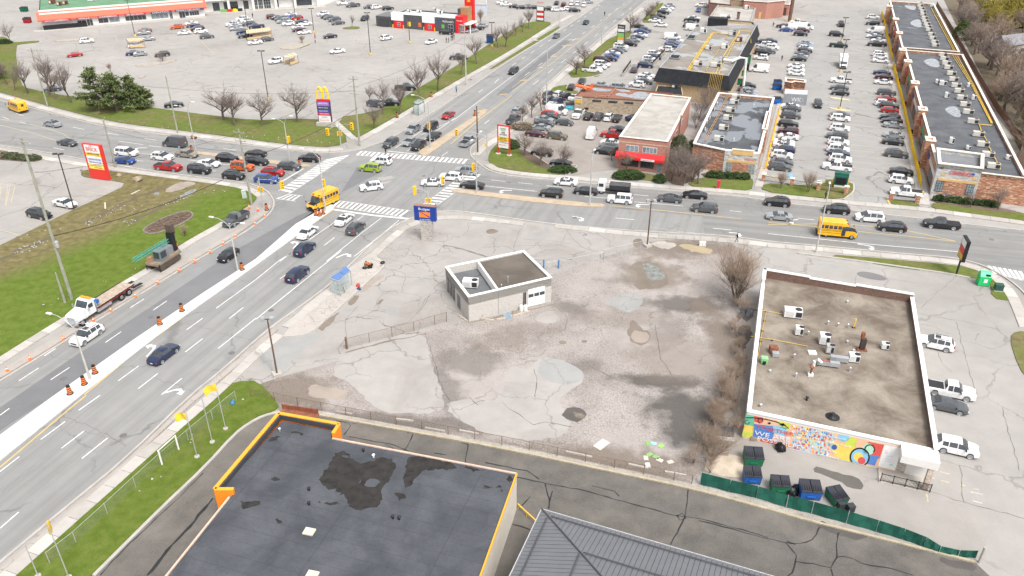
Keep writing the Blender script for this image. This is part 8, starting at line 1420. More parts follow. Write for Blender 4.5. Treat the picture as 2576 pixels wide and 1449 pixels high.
for _ in range(40):
 for i in range(len(CARS)):
  for j in range(i+1,len(CARS)):
   a,c=CARS[i],CARS[j];d=c[0]-a[0]
   if abs(d.x)>6 or abs(d.y)>6:continue
   u=Vector((math.cos(R(a[3])),math.sin(R(a[3])),0));v=Vector((-u.y,u.x,0));dx,dy=d.dot(u),d.dot(v)
   par=abs(math.cos(R(a[3]-c[3])))>.8;lx=(SPEC[a[1]][1]+SPEC[c[1]][1])/2+.2 if par else 4.0;ly=SPEC[a[1]][2]+SPEC[c[1]][2]+.28 if par else 4.0
   if abs(dx)<lx and abs(dy)<ly:
    if lx-abs(dx)<ly-abs(dy):s=u*(math.copysign(lx-abs(dx),dx)*.25)
    else:s=v*(math.copysign(ly-abs(dy),dy or 1)*.25)
    s.z=0;c[0]=c[0]+s;a[0]=a[0]-s
cnt={};seen={}
for r in CARS:cnt[r[6]]=cnt.get(r[6],0)+1
bygrp={}
for r in CARS:bygrp.setdefault(r[6],[]).append(r)
for ph,rows in bygrp.items():
 rows.sort(key=lambda r:r[0].length)
 tot={}
 for r in rows:tot[(r[1],r[2])]=tot.get((r[1],r[2]),0)+1
 k_={}
 for r in rows:
  key=(r[1],r[2]);k_[key]=k_.get(key,0)+1;nm='%s %s'%(PAINT[r[2]][0],SPEC[r[1]][0])
  r.append(nm+' '+ph if tot[key]==1 else '%s %s, %s nearest'%(nm,ph,ORDW[k_[key]-1]))
FAR={'mirror','licence_plate','grille','underbody','roof_rail','sunroof'}
for p,K,c,hd_,z,grp,ph,lab in CARS:
 o=PROTO[K].copy();COL.objects.link(o);o.name={'P':'pickup_truck','C':'cargo_van','V':'minivan'}.get(K,'car');o.location=(p.x,p.y,z+.002);o.rotation_euler=(0,0,R(hd_));tag(o,lab,'pickup' if K=='P' else 'van' if K in 'CV' else 'car',grp)
 far=p.length>215;rv=random.Random(int(p.x*97+p.y*31));sk={x for x,f in(('sunroof',.65),('roof_rail',.5))if rv.random()<f};sc_=rv.uniform(.965,1.035);o.scale=(sc_,rv.uniform(.98,1.02),rv.uniform(.96,1.04))
 for ch in PROTO[K].children:
  if(far and ch.name.split('.')[0]in FAR)or ch.name.split('.')[0]in sk:continue
  q=ch.copy();COL.objects.link(q);q.parent=o
  if ch.name.startswith('body')or(K=='C' and ch.name.startswith('rear_window')):q.material_slots[0].link='OBJECT';q.material_slots[0].material=PAINT[c][1]
for t in PROTO.values():
 for ch in list(t.children):bpy.data.objects.remove(ch)
 bpy.data.objects.remove(t)
 # -- large vehicles, local frame: +x forward
def veh(name,label,cat):return thing(name,(0,0,0),label,cat)
def lb(t,nm,c,s,m,parent=None):return obj(nm,boxvf(c,s),m,parent or t)
def prof(t,nm,pts,w_,m,taper=1.0):
 n=len(pts);V=[(x,-w_,z)for x,z in pts]+[(x,w_,z)for x,z in pts];F=[(i,(i+1)%n,n+(i+1)%n,n+i)for i in range(n)]+[tuple(range(n-1,-1,-1)),tuple(range(n,2*n))];return obj(nm,(V,F),m,t)
def wheels(t,xs,r,hw,dual=False):
 for x in xs:
  for s in(-1,1):
   wv=obj('wheel',lathe((0,0,0),[(r*.6,-.14),(r,-.12),(r,.12),(r*.7,.14),(r*.6,.10),(.1,.12)],14),M_TYRE,t);wv.rotation_euler=(R(-90)*s,0,0);wv.location=(x,s*hw,r)
   rm_=obj('rim',lathe((0,0,.10),[(r*.6,0),(r*.5,.035),(.08,.045)],12),M_RIM,wv)
def place(t,tile,x,y,hd_,z=0.0,zc=0.0):p=W(tile,x,y,zc);t.location=(p.x,p.y,z+.003);t.rotation_euler=(0,0,R(hd_))
M_SBUS=carpaint('paint_school_bus',(.80,.42,.01),0);M_TRW=PAINT['w'][1]
def bus(label,tile,x,y,hd_):
 t=veh('school_bus',label,'bus');t['group']='school buses'
 prof(t,'body',[(-3.3,.5),(1.4,.5),(1.4,2.5),(1.2,2.75),(.6,2.85),(-3.1,2.85),(-3.3,2.6)],1.12,M_SBUS);prof(t,'nose',[(1.4,.45),(3.0,.45),(3.0,1.0),(2.85,1.3),(2.0,1.45),(1.4,1.5)],.98,M_SBUS);prof(t,'hood',[(1.98,1.452),(2.85,1.302),(2.86,1.33),(1.98,1.49)],.8,M_BLACK);prof(t,'windshield',[(1.36,1.5),(2.02,1.5),(1.42,2.42),(1.36,2.42)],.95,M_CGLASS)
 for s in(-1,1):
  for k in range(5):lb(t,'side_window',(-2.8+k*.72,s*1.125,2.05),(.58,.03,.62),M_CGLASS)
  for z in(1.0,1.35,1.55):lb(t,'stripe',(-1.1,s*1.125,z),(4.4,.02,.05),M_BLACK)
  lb(t,'cab_window',(1.15,s*1.125,1.95),(.5,.035,.8),M_CGLASS);lb(t,'headlight',(3.0,s*.7,.9),(.06,.3,.22),M_HEAD);lb(t,'tail_light',(-3.31,s*.85,1.2),(.05,.2,.2),M_TAIL);lb(t,'mirror',(2.7,s*1.35,1.6),(.1,.15,.3),M_BLACK);lb(t,'warning_lamp',(1.25,s*.7,2.74),(.35,.3,.1),M_TAIL)
 lb(t,'door',(.75,-1.13,1.45),(.6,.03,1.7),M_CGLASS);lb(t,'rear_door',(-3.31,0,1.7),(.04,.8,1.5),M_SBUS);lb(t,'rear_window',(-3.33,0,2.0),(.03,.65,.6),M_CGLASS);lb(t,'bumper',(3.05,0,.55),(.15,1.9,.25),M_BLACK);lb(t,'bumper',(-3.38,0,.55),(.15,2.1,.25),M_BLACK);lb(t,'grille',(3.01,0,.8),(.05,.9,.3),M_BLACK);lb(t,'roof_hatch',(-1.2,0,2.87),(.6,.6,.06),M_SBUS);wheels(t,(-1.9,2.2),.4,.92);place(t,tile,x,y,hd_,zc=1.3)
bus('yellow school bus turning at the median nose with its black hood toward us','b2',825,830,237);bus('yellow school bus heading right past the black SUV','b4',705,1125,-13);bus('yellow school bus leaving at the far left edge','a1',165,1065,144)
t=veh('tow_truck','white flatbed tow truck with lowered ramps on the left boulevard','truck');Wt=M_TRW
prof(t,'cab',[(1.9,.9),(3.3,.9),(3.3,2.05),(2.75,2.85),(1.9,2.95)],1.1,Wt);prof(t,'hood',[(3.3,.75),(5.3,.75),(5.35,1.55),(5.1,1.75),(3.3,2.05)],.95,Wt);prof(t,'windshield',[(3.32,2.06),(3.34,2.07),(2.8,2.84),(2.77,2.83)],.95,M_CGLASS);lb(t,'grille',(5.36,0,1.2),(.05,1.2,.7),M_STEEL);lb(t,'bumper',(5.45,0,.65),(.25,2.2,.35),M_STEEL)
for s in(-1,1):lb(t,'side_window',(2.65,s*1.11,2.25),(.8,.03,.6),M_CGLASS);lb(t,'fender',(4.6,s*1.0,1.15),(1.3,.35,.35),Wt);lb(t,'headlight',(5.35,s*.85,1.25),(.06,.3,.25),M_HEAD);lb(t,'mirror',(3.3,s*1.4,2.1),(.1,.2,.5),M_STEEL);lb(t,'bed_rail',(-1.9,s*1.2,1.32),(7.2,.08,.12),M_BLACK);lb(t,'tool_box',(.4,s*.95,.85),(2.6,.4,.55),M_STEEL);lb(t,'marker_strip',(-1.9,s*1.245,1.18),(7.0,.02,.08),M_TAIL);rp=lb(t,'ramp',(-6.3,s*.8,1.05),(1.9,.55,.08),M_BLACK);rp.rotation_euler=(0,R(-4),0)
lb(t,'chassis',(-.5,0,.85),(9.5,.8,.25),M_BLACK)
for k in range(7):lb(t,'deck_plank',(-1.95,-1.02+k*.34,1.25),(7.1,.32,.08),mat('deck_wood',(.42,.34,.27),.85,.2,2))
lb(t,'headboard',(1.65,0,1.75),(.12,2.2,1.0),M_STEEL);lb(t,'light_bar',(2.1,0,3.05),(.35,1.7,.16),mat('amber_lamp',(.85,.3,.02),.3))
for k,c_ in enumerate((M_DBLUE,MATS['bright_green'],MATS['white_plastic'],M_DBLUE)):lb(t,'strapped_drum',(1.3,-.8+k*.53,2.1),(.6,.5,.5),c_)
wheels(t,(4.55,-2.9,-4.4),.52,1.0);place(t,'c1',1030,590,251,.118)
t=veh('drill_rig','mud-covered tracked drilling rig with teal mast on the left boulevard','drill rig');Mm=mat('muddy_metal',(.24,.185,.135),.85,.2);Mt=mat('teal_paint',(.06,.27,.22),.7,.15)
for s in(-1,1):
 tr=prof(t,'track',[(-1.7,.1),(-1.3,.005),(1.4,.005),(1.8,.1),(1.9,.4),(1.7,.7),(-1.6,.7),(-1.9,.4)],.22,mat('track_rubber',(.09,.07,.055),.9,.2));tr.location=(0,s*.75,0)
lb(t,'deck',(0,0,.85),(4.2,1.9,.25),Mm);lb(t,'engine',(.9,.3,1.4),(1.4,1.2,.9),mat('rig_grey',(.22,.23,.24),.7,.15));cb=lb(t,'cab',(-.7,-.3,1.6),(1.2,1.1,1.3),mat('rig_cab',(.14,.19,.20),.6));lb(t,'cab_window',(-.7,-.86,1.75),(.9,.03,.8),M_CGLASS);lb(t,'cab_window',(-1.31,-.3,1.75),(.03,.8,.8),M_CGLASS);lb(t,'pump',(-1.5,.6,1.3),(.7,.6,.6),mat('pump_orange',(.34,.22,.12),.8));lb(t,'mast_foot',(1.9,0,2.0),(.6,.8,2.6),M_BLACK);lb(t,'drill_head',(2.2,.1,3.6),(.7,.8,1.3),mat('brown_head',(.10,.075,.06),.7))
for i,(y,z)in enumerate(((-.2,1.9),(.2,1.9),(-.2,2.25),(.2,2.25))):obj('mast_tube',tubevf([(1.7,y+.3,z+.3),(-3.6,y+1.0,z-.1)],.05,5),Mt,t)
obj('mast_lacing',join(*[tubevf([(1.7-k*.53,.1+.07*k,2.2-k*.04),(1.45-k*.53,.5+.07*k,2.5-k*.04)],.035,4)for k in range(10)]),Mt,t)
for y in(-1.0,1.0):obj('outrigger',tubevf([(-1.9,y,.9),(-1.9,y,.02)],.07,6),M_BLACK,t)
place(t,'c1',1660,140,71,.118);t.scale=(1.3,1.3,1.35)
t=veh('dump_truck','white-cab dump truck with a black tipping box on the right-hand street','truck')
prof(t,'cab',[(1.6,.6),(3.1,.6),(3.15,1.3),(2.95,2.45),(1.6,2.5)],1.0,Wt);prof(t,'windshield',[(3.16,1.35),(3.18,1.35),(2.99,2.35),(2.97,2.35)],.9,M_CGLASS)
for s in(-1,1):lb(t,'side_window',(2.4,s*1.01,1.85),(.9,.03,.65),M_CGLASS);lb(t,'headlight',(3.14,s*.75,.85),(.06,.3,.2),M_HEAD);lb(t,'mirror',(3.1,s*1.2,1.9),(.1,.15,.4),M_BLACK)
lb(t,'chassis',(-.3,0,.7),(5.6,.8,.25),M_BLACK);V,F=boxvf((-1.1,0,1.55),(3.9,2.1,.9));obj('dump_box',(V,F[:1]+F[2:]),mat('dump_black',(.035,.036,.04),.7,.25),t);lb(t,'load_cover',(-1.1,0,1.9),(3.8,2.0,.06),mat('dump_grey',(.09,.09,.095),.8,.2));lb(t,'tool_box',(-.2,-.95,.75),(1.1,.25,.45),M_STEEL);wheels(t,(2.3,-1.7),.42,.85);place(t,'b3',1295,720,167,zc=.9)
t=veh('box_truck','white box truck parked nose toward the street in the plaza middle row','truck')
prof(t,'cab',[(1.5,.5),(3.6,.5),(3.65,1.1),(2.9,1.35),(2.5,2.1),(1.5,2.15)],1.0,Wt);prof(t,'windshield',[(2.92,1.37),(2.95,1.37),(2.55,2.08),(2.52,2.08)],.9,M_CGLASS);lb(t,'cargo_box',(-1.2,0,1.95),(5.2,2.3,2.3),Wt);lb(t,'chassis',(-.4,0,.62),(6.4,.9,.25),M_BLACK);lb(t,'grille',(3.65,0,.8),(.06,1.4,.4),M_BLACK)
for s in(-1,1):lb(t,'side_window',(2.1,s*1.01,1.65),(.7,.03,.5),M_CGLASS);lb(t,'headlight',(3.64,s*.8,.85),(.06,.3,.2),M_HEAD)
wheels(t,(2.7,-2.2),.42,.9);place(t,'a4',757,625,252,zc=1.3)
# -- trees and shrubs
M_BARK=mat('bark',(.14,.11,.095),.95,.25,2);M_TWIG=mat('bare_twigs',(.205,.165,.145),.95,.2,1);M_TWIGR=mat('russet_twigs',(.33,.25,.19),.95,.2,1);M_WILLOW=mat('willow_twigs',(.33,.27,.06),.9,.2,1);M_PINE=mat('pine_needles',(.095,.125,.045),.9,.3,.8,4);M_PINEL=mat('pine_needles_light',(.17,.20,.075),.9,.25,.8,4);M_HEDGE=mat('evergreen_leaves',(.04,.075,.022),.85,.3,.8,5);M_HEDGEL=mat('evergreen_leaves_light',(.07,.105,.035),.85,.3,.8,5);M_GREY=mat('grey_green_leaves',(.12,.12,.075),.9,.25)
def bare(seed,spread=.58,stems=1,levels=4,upright=.2,trunk=.28,n0=5,twigs=4):
 rr=random.Random(seed);L,T=[],[]
 def grow(p,d,ln,r,lev):
  segs=3 if lev<3 else 2;pts=[p.copy()];q=p.copy();dd_=d.copy()
  for k in range(segs):dd_=(dd_+Vector((rr.uniform(-.16,.16),rr.uniform(-.16,.16),rr.uniform(-.02,.14)))).normalized();q=q+dd_*ln/segs;pts.append(q.copy())
  rs=[r*(1-.45*k/segs)for k in range(segs+1)]
  (L if lev<2 else T).append(tubevf(pts,rs,5 if lev==0 else 4 if lev==1 else 3,False))
  if lev>=levels:return
  n=(n0 if lev==0 else 5 if lev==1 else twigs)
  for k in range(n):
   f=rr.uniform(.35,1.0)if lev else rr.uniform(.45,1.0);a=pts[min(int(f*segs),segs-1)];c=pts[min(int(f*segs)+1,segs)];s=a+(c-a)*(f*segs-int(min(f*segs,segs-1e-3)))
   az=rr.uniform(0,2*math.pi);sd=Vector((math.cos(az),math.sin(az),0));nd_=(dd_*(1-spread)+sd*spread+Vector((0,0,upright))).normalized();grow(s,nd_,ln*rr.uniform(.5,.72),r*(.42 if lev else.5),lev+1)
  grow(q,(dd_+Vector((rr.uniform(-.2,.2),rr.uniform(-.2,.2),.1))).normalized(),ln*.68,r*.5,lev+1)
 for s in range(stems):
  a=2*math.pi*s/max(1,stems)+rr.random();d=Vector((math.cos(a)*(.32 if stems>1 else.04),math.sin(a)*(.32 if stems>1 else.04),1)).normalized();grow(Vector((0,0,0)),d,trunk+(.08 if stems>1 else 0),.016 if stems==1 else.0085,0)
 zt=max(v.z for P in T for v in P[0]);k=1/zt
 return[join(*[([v*k for v in P[0]],P[1])for P in X])for X in(L,T)]
def lm(name,vf,m):o=obj(name,vf,m);me=o.data;bpy.data.objects.remove(o);return me
TPL={}
for key,a in dict(A=dict(seed=1),B=dict(seed=2,spread=.55,upright=.25,n0=7),C=dict(seed=3,spread=.66,upright=.16,trunk=.2,n0=7),D=dict(seed=4,stems=6,spread=.5,upright=.3,levels=4,n0=5,twigs=4),E=dict(seed=5,stems=6,spread=.6,upright=.2,levels=4,n0=4,twigs=3),F=dict(seed=6,spread=.62,upright=.2,n0=7,twigs=5)).items():l_,t_=bare(**a);TPL[key]=(l_,t_)
MESH={}
def bmesh_for(key,m):
 if(key,m.name)not in MESH:MESH[(key,m.name)]=(lm('trunk',TPL[key][0],M_BARK),lm('crown',TPL[key][1],m))
 return MESH[(key,m.name)]
tcount={}
def tree(t0,x,y,tt,tx,ty,key,label,m=None,name='bare_tree',cat='tree',group='bare trees',h=None,wide=1.0,z=.05):
 p=W(t0,x,y,z);hh=h or max(1.2,zfit(p,tx,ty,tt));T_=thing(name,p,label,cat,group);a,c=bmesh_for(key,m or M_TWIG);rz=random.uniform(0,6.28)
 for nm,me in(('trunk',a),('crown',c)):o=bpy.data.objects.new(nm,me);link(o,T_);o.scale=(hh*wide,hh*wide,hh);o.rotation_euler=(0,0,rz)
 return T_
def trees(t0,phrase,data,m=None,**kw):
 rows=[r.split(',')for r in data.split()];n=len(rows)
 for i,r in enumerate(rows):tree(t0,float(r[0]),float(r[1]),t0,float(r[2]),float(r[3]),r[4],'bare tree %s, %s from the left'%(phrase,ORDW[i])if n>1 else 'bare tree '+phrase,m,**kw)
trees('a1','on the verge left of the pine','75,850,30,560,B 110,430,75,190,A 150,912,95,640,A 285,942,200,530,B 495,962,430,470,B 562,1002,520,640,B 722,1032,560,560,B');trees('a1','on the verge right of the pine','2247,1207,2130,810,C 2365,1265,2372,850,F',wide=1.15);trees('a2','on the verge left of the arches sign','62,1262,22,860,F 412,1227,375,790,F',wide=1.15)
trees('a2','along the far verge of the diagonal road','1188,1290,1150,1000,F 1150,1030,1145,845,B 1276,1147,1270,755,A 1446,1152,1400,780,B 1646,1012,1610,570,B 1830,912,1790,470,B 2066,757,2055,475,A 2223,647,2215,325,B 2435,477,2430,235,B 2511,477,2500,205,B');trees('a2','on the grass island by the restaurant lane','966,270,950,130,A');tree('a2',2262,226,'a2',2255,75,'D','small russet bare tree at the restaurant corner',M_TWIGR)
trees('a3','along the auto yard pavement','105,1232,110,1005,F 200,1182,200,910,F 295,1112,290,850,A');trees('a3','on the verge by the street-side row','645,747,650,525,C 722,672,750,405,F 1186,332,1195,90,F 1345,202,1340,25,C 1392,157,1395,0,C 1465,92,1460,-10,A',wide=1.25);trees('a3','on the far left verge near the blue oval sign','42,360,45,190,A 105,322,105,130,A 165,290,165,50,B')
trees('b3','on the corner lawn by the auto centre sign','392,382,392,105,F 562,492,575,195,F 782,522,795,235,F',wide=1.2);trees('b3','before the red brick building','1272,432,1270,290,F 1412,542,1430,280,F',wide=1.15)
trees('b4','before the convenience store hedge','1762,860,1790,700,A 2037,902,2040,700,A 2312,932,2335,660,F')
for x,y,ty,lb_ in((125,720,515,'left'),(402,755,505,'right')):tree('b4',x,y,'b4',x+15,ty,'D','upright bare shrub on the pharmacy-side lawn, %s one'%lb_,M_TWIGR,'bare_shrub','shrub','upright bare shrubs')
tree('c3',2255,625,'c3',2305,-25,'D','big multi-stemmed bare tree at the edge of the vacant lot',M_TWIGR,wide=1.2);tree('c3',2235,610,'c3',2235,200,'E','smaller bare stem clump in front of the big multi-stemmed tree',M_TWIGR,'bare_shrub','shrub')
for i,(x,y,h_,k)in enumerate(((1800,1150,4.2,'E'),(1770,1120,3.4,'E'),(1835,1085,4.0,'E'),(1790,1060,3.6,'D'),(1848,1020,4.2,'E'),(1815,1000,3.4,'E'),(1850,960,3.0,'E'),(1745,1165,2.6,'E'),(1858,880,2.4,'D'))):tree('D',x,y,'D',x,y,k,'bare shrub in the thicket left of the mural building, %s'%['front middle','front left','front right','centre','centre right','rear left','rear right','leftmost','last, by the wall'][i],M_TWIGR,'bare_shrub','shrub','thicket shrubs',h=h_,wide=1.35)
rs_=random.Random(2)
for i in range(26):f=i/25;tree('D',1862-75*max(0,f*1.6-.6)+rs_.uniform(-22,14),690+500*f,'D',0,0,'E' if i%3 else 'D','scrubby tan bush in the strip between the vacant lot and the mural building',M_TWIGR,'bare_shrub','shrub','scrub strip bushes',h=rs_.uniform(1.2,3.4),wide=rs_.uniform(1.0,1.5))
for i,(x,y,h_,k)in enumerate(((1985,690,9.5,'F'),(2140,670,8.5,'F'),(1880,640,6.5,'E'),(2080,650,7,'E'),(1950,600,7.5,'D'))):tree('b3',x,y,'b3',x,y,k,'bare tree in the thicket right of the red brick building, %s'%['front middle','front right','nearest the wall','right of middle','rear'][i],M_TWIG,group='trees beside the red brick building',h=h_,wide=1.1)
for i,(x,y,h_)in enumerate(((1880,1200,7.5),(1960,1090,7),(1850,1290,5.5))):tree('a3',x,y,'a3',x,y,'E','grey bare thicket between the brick building and pharmacy, %s'%('middle','rear','front')[i],M_TWIG,'bare_shrub','shrub','thicket between buildings',h=h_,wide=1.0)
tree('e6',1785,872,'e6',1770,690,'D','small bare shrub on the triangular island',M_TWIGR,'bare_shrub','shrub',wide=1.3);tree('a1',1640,617,'a1',1640,510,'E','round bare bush on the kerbed island of the big car park',M_TWIG,'bare_shrub','shrub',wide=1.5);tree('b1',1865,1200,'b1',1850,1060,'D','spindly sapling beside the oval mulch bed',M_TWIGR,'sapling','sapling');tree('a1',1110,720,'a1',1105,620,'D','bare bush behind the top of the pine',M_TWIGR,'bare_shrub','shrub')
def leaves(pts,s,rr,per=3):
 V,F,M_=[],[],[]
 for p in pts:
  for _ in range(per):
   c=p+Vector((rr.gauss(0,s*.7),rr.gauss(0,s*.7),rr.gauss(0,s*.4)));a=Vector((rr.uniform(-1,1),rr.uniform(-1,1),rr.uniform(-.5,.5))).normalized()*s;b_=Vector((rr.uniform(-1,1),rr.uniform(-1,1),rr.uniform(-.2,.9))).normalized()*s*.6;k=len(V)
   V+=[c-a,c+b_,c+a,c-b_];F.append((k,k+1,k+2,k+3));M_.append(1 if rr.random()<.4 else 0)
 return V,F,M_
def pine(x,y,h,rad,label,seed,t0='a1'):
 rr=random.Random(seed);p=W(t0,x,y,.05);T_=thing('pine_tree',p,label,'tree','pine trees on the verge');obj('trunk',tubevf([p,p+Vector((0,0,h*.95))],[.3,.06],7),M_BARK,T_);C=[];bo=[]
 for k in range(64):
  f=.1+.9*(k/64);z=h*f;R_=rad*(1-f)**.62*rr.uniform(.5,1.25)+.3;az=rr.uniform(0,6.28);d=Vector((math.cos(az),math.sin(az),0));bo.append(tubevf([p+Vector((0,0,z)),p+d*R_+Vector((0,0,z+.12*R_))],[.07,.02],3))
  for j in range(int(5+R_*7)):g=rr.uniform(.3,1)**.7;C.append(p+d*(R_*g)+Vector((rr.gauss(0,.35),rr.gauss(0,.35),z+.14*R_*g+rr.gauss(0,.2))))
 obj('bough',join(*bo),M_BARK,T_);obj('crown',leaves(C,.24,rr,5),[M_PINE,M_PINEL],T_)
pine(1010,1105,10.5,4.6,'tallest dark green pine, left of the group on the verge',1);pine(1180,1120,9.5,4.6,'bushy pine in the middle of the verge group',2);pine(1335,1085,8.0,3.6,'pine behind and right of the middle one on the verge',3);pine(1440,1080,5.2,3.2,'lowest pine at the right of the verge group',4);pine(-40,800,9,3.0,'dark evergreen cut by the left picture edge',5)
def hedge(t0,x,y,rx,ry,h,label,seed,m=None,name='evergreen_shrub',z=.08,s=.17):
 rr=random.Random(seed);p=W(t0,x,y,z);T_=thing(name,p,label,'shrub','evergreen shrubs');C=[]
 for _ in range(int(90+200*rx*ry)):
  a=rr.uniform(0,6.28);g=math.sqrt(rr.random());zz=h*math.sqrt(max(0,1-g*g))*rr.uniform(.75,1.08);C.append(p+Vector((rx*g*math.cos(a),ry*g*math.sin(a),max(.1,zz))))
 obj('foliage',leaves(C,s,rr,5),m or[M_HEDGE,M_HEDGEL],T_);obj('stem',tubevf([p,p+Vector((0,0,h*.5))],[.08,.04],5),M_BARK,T_)
hedge('b3',255,300,2.0,1.8,1.6,'round dark shrub behind the auto centre sign',1);hedge('b3',775,540,2.9,1.5,1.0,'low spreading juniper at the auto yard entrance',2);hedge('b3',1440,605,3.3,1.6,1.5,'wide clipped hedge before the red brick building',3);hedge('b3',1752,645,1.2,1.2,1.4,'small shrub at the corner of the red brick building',4);hedge('b3',2060,420,1.6,1.6,4.0,'dark evergreen inside the thicket beside the brick building',5,[M_GREY,M_HEDGE])
hedge('b3',1930,470,2.6,2.0,6.0,'grey-green evergreen in the thicket beside the brick building',15,[M_GREY,M_HEDGEL])
for i,x in enumerate((580,740,920,1080,1230)):hedge('e2',x,880+i*8,1.2,.9,1.2,'dark shrub in the pharmacy foundation row, %s from the left'%ORDW[i],20+i)
for i,x in enumerate((1720,1810,1900,1990,2080,2180,2260)):hedge('b4',x,835+i*10,1.2,.8,1.0,'dark shrub in the convenience store row, %s from the left'%ORDW[i],30+i)
for i,(x,y)in enumerate(((120,400),(210,410),(310,420))):hedge('b1',x,y,2.2,1.3,.9,'olive juniper in the left lot bed, %s from the left'%ORDW[i],40+i,[MATS['grey_green_leaves'],M_HEDGEL]);
hedge('b1',20,390,1.8,1.3,1.0,'brownish bush at the left edge of the lot bed',44,[M_TWIGR,M_GREY]);hedge('a3',110,1290,3.2,1.6,1.2,'brown hedge along the auto yard pavement',45,[M_TWIGR,M_GREY]);hedge('a1',45,435,2.6,1.6,1.2,'dark bush beside the plaza drive at the left edge',46);structure('planting_bed',prism(smooth_path(WL('b1',[(-60,360),(100,350),(380,410),(420,430),(330,450),(60,430),(-60,420)]),1,True),-.05,.1),M_MULCH)
rw_=random.Random(21);spots=[]
for i in range(190):
 y=rw_.uniform(-15,470);lim=2372+max(0,(y-40))*.52;x=lim+22+rw_.random()**1.2*290
 if x<2690:spots.append((x,y))
for i,(x,y)in enumerate(spots):
 k_='FECAEF'[i%6];m_,nm=((M_WILLOW,'yellow-green willow tree')if 2450<x<2640 and y<90 and i%3 else(M_TWIGR,'russet bare tree')if i%2 else(M_TWIG,'grey-brown bare tree'))
 tree('D',x,y,'D',x,y,k_,nm+' crowded into the wood behind the plaza',m_,group=nm+'s in the wood',h=rw_.uniform(9,13)if k_!='E' else rw_.uniform(4,6.5),wide=1.25)
hedge('a4',1940,400,3.2,2.2,6.0,'bright green cedar hedge block behind the far plaza roof',50,[M_HEDGEL,mat('cedar_green',(.10,.15,.03),.9,.2)]);hedge('a4',2050,395,1.2,1.2,4.6,'dark cedar beside the bright green hedge',51);hedge('a4',2460,260,6.5,5,9.0,'big yellow-green willow crown at the top right',52,[M_WILLOW,mat('willow_leaves',(.24,.21,.05),.9,.25)],'willow_tree',s=.3);hedge('a4',2230,220,5.5,4,7.0,'pale yellow-green willow left of the big one',53,[M_WILLOW,mat('willow_leaves',(0,0,0))],'willow_tree',s=.3)
lawn([(2530,300),(2576,275),(2640,300),(2640,340),(2560,330)],M_GRASS);lawn([(2540,330),(2600,330),(2640,420),(2580,400)],M_GRASSD)
for i,(pts,h_,lb_)in enumerate((([(2500,100),(2570,92),(2600,106),(2530,116)],3.5,'grey-roofed house half hidden in the wood'),([(2575,355),(2640,345),(2680,400),(2590,400)],4.0,'cream house behind the convenience store'))):
 P=ccw([W('D',x,y,h_)for x,y in pts]);b=thing('house',centroid(P),lb_,'house');obj('wall',prism(P,-.05,h_,cap=False),M_CREAM,b);r0,r1=mix(P[0],P[3],.5),mix(P[1],P[2],.5);r0=Vector((r0.x,r0.y,h_+2.2));r1=Vector((r1.x,r1.y,h_+2.2));q=[Vector((v.x,v.y,h_-.1))for v in inset(P,-.4)]
 obj('roof',(q+[r0,r1],[(0,1,5,4),(2,3,4,5),(3,0,4),(1,2,5)]),mat('grey_shingle',(.24,.24,.26),.9,.15),b);window(b,P[0],P[1],.3,.45,1,2.2);window(b,P[0],P[1],.6,.75,1,2.2)
bf=[W('a4',x,y)for x,y in((1690,60),(1900,420),(2110,800),(2300,1120),(2540,1440))];T_=thing('board_fence',bf[0],'brown board fence running behind the plaza','fence')
for a,c in zip(bf,bf[1:]):
 n_=int((c-a).length/2.4)
 for i in range(n_):obj('board_panel',kerbvf([mix(a,c,(i+.02)/n_),mix(a,c,(i+.98)/n_)],.06,.05,1.8),mat('fence_brown',(.16,.10,.075),.9,.2),T_)
 # -- people
def person_mesh(sit=False,st=.2):
 V=[(0,0,.95),(0,0,1.15),(0,0,1.36),(0,0,1.5),(.02,0,1.6),(.015,0,1.70)];rad=[(.15,.11),(.14,.10),(.17,.11),(.055,.055),(.09,.075),(.075,.065)];Eg=[(0,1),(1,2),(2,3),(3,4),(4,5)]
 def add(p,r,par):V.append(p);rad.append((r,r));Eg.append((par,len(V)-1));return len(V)-1
 for s in(-1,1):
  k=s*st;hp_=add((0,s*.1,.9),.095,0);kn=add((k*.55+.05,s*.1,.5),.065,hp_);an=add((k*1.1-(.1 if s*st<0 else 0),s*.1,.08),.045,kn);add((k*1.1+.14,s*.1,.035),.035,an)
  sh=add((0,s*.19,1.42),.065,2);el=add((-k*.35,s*.25,1.14),.045,sh);wr=add((-k*.7+.05,s*.25,.92),.032,el);hn=add((-k*.75+.06,s*.25,.86),.034,wr)
  for j in range(4):add((-k*.75+.03+.022*j,s*(.25-.012*(j%2)),.775-.008*(j in(1,2))),.009,hn)
  add((-k*.75+.1,s*.235,.82),.010,wr)
 me=bpy.data.meshes.new('person');me.from_pydata(V,Eg,[]);o=bpy.data.objects.new('person',me);COL.objects.link(o);m_=o.modifiers.new('s','SKIN')
 for i,r in enumerate(rad):me.skin_vertices[0].data[i].radius=r
 me.skin_vertices[0].data[0].use_root=True;o.modifiers.new('d','SUBSURF').levels=1;dg=bpy.context.evaluated_depsgraph_get();r=bpy.data.meshes.new_from_object(o.evaluated_get(dg));bpy.data.objects.remove(o);ix=[]
 for p in r.polygons:z,y=p.center.z,abs(p.center.y);ix.append(2 if z>1.49 or(y>.2 and z<.9)else 3 if z<.09 else 0 if(z>.93 or y>.19)else 1)
 r.materials.clear();[r.materials.append(M_BLACK)for _ in range(4)];r.polygons.foreach_set('material_index',ix);r.polygons.foreach_set('use_smooth',[True]*len(ix));return r
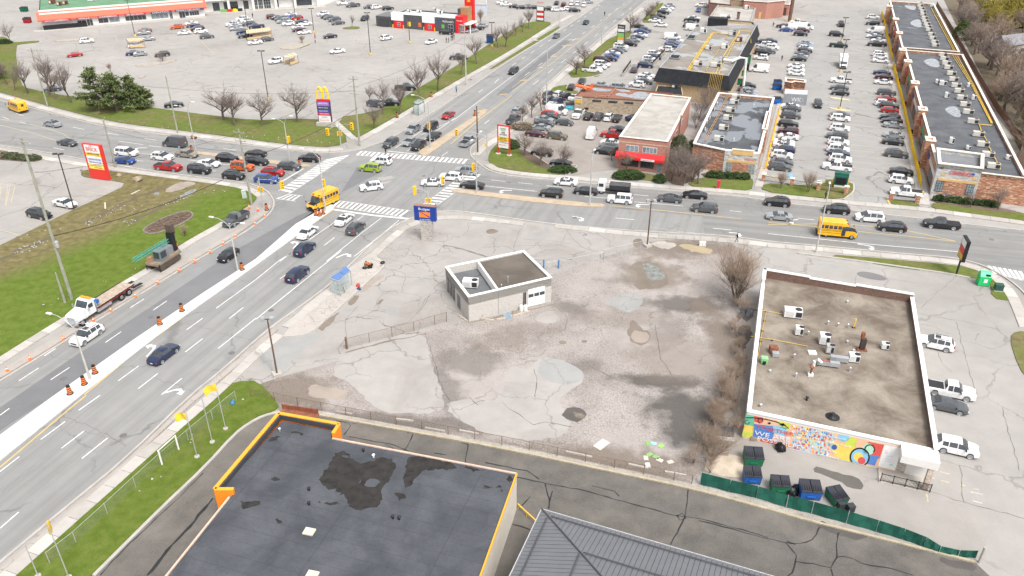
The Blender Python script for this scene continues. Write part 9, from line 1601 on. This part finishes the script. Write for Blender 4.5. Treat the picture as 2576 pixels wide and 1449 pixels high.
PM=[person_mesh(st=.2),person_mesh(st=.08)];hairm=lm('hair',lathe((-.012,0,1.63),[(.088,0),(.098,.05),(.085,.11),(.04,.145)],10),mat('dark_hair',(.02,.015,.012),.7));M_SKIN=[mat('skin_%d'%i,c,.6,.05)for i,c in enumerate(((.42,.26,.19),(.20,.11,.07)))]
CL={k:mat('cloth_'+k,c,.85,.1)for k,c in dict(black=(.015,.015,.018),navy=(.02,.03,.07),blue=(.04,.25,.5),red=(.45,.03,.03),pink=(.6,.35,.38),green=(.03,.07,.04),orange=(.7,.2,.03),grey=(.12,.12,.13),white=(.6,.6,.6)).items()}
for i,(t0,x,y,tp,bt,hd_,lb_)in enumerate((('b2',1468,368,'black','black',250,'person in dark clothes crossing the north crosswalk'),('a2',2017,930,'blue','black',60,'person in a blue jacket walking on the far pavement'),('a2',596,385,'red','black',200,'person in red standing on the car park island tip'),('a2',598,432,'pink','navy',250,'person in a pale top walking behind the one in red'),('a2',1916,430,'black','black',200,'person in black, leftmost of the group near the restaurant'),('a2',1940,428,'grey','navy',200,'person in grey, second of the group near the restaurant'),('a2',1966,405,'black','grey',210,'person in black and grey in the middle of the restaurant group'),('a2',1979,405,'navy','black',210,'person in navy in the restaurant group'),('a2',1993,395,'black','navy',210,'person in black, rightmost of the restaurant group'),('a1',2545,178,'navy','black',250,'person in navy walking before the supermarket columns'),('a3',931,160,'black','black',90,'person in black by the far lamp'),('a4',50,272,'navy','navy',60,'person in navy at the left of the far plaza lot'),('a4',137,612,'black','black',70,'person in black walking beside the short plaza row'),('b4',572,828,'green','black',10,'person in dark green walking past the plaza lawn'),('c2',878,415,'grey','black',300,'person waiting inside the near bus shelter'),('b1',1795,1345,'orange','navy',200,'worker in an orange vest beside the drilling rig'),('b3',2527,1255,'black','grey',180,'person in black on the south pavement by the big bare tree'),('a3',1507,552,'red','black',90,'person in red beside the ramp wall'))):
 p=W(t0,x,y,.12 if t0 in('c2','b3','b1')else.0);o=bpy.data.objects.new('person',PM[i%2]);link(o);o.location=p;o.rotation_euler=(0,0,R(hd_));tag(o,lb_,'person')
 for k,m_ in enumerate((CL[tp],CL[bt],M_SKIN[i%2],M_BLACK)):o.material_slots[k].link='OBJECT';o.material_slots[k].material=m_
 hr=bpy.data.objects.new('hair',hairm);link(hr,o)
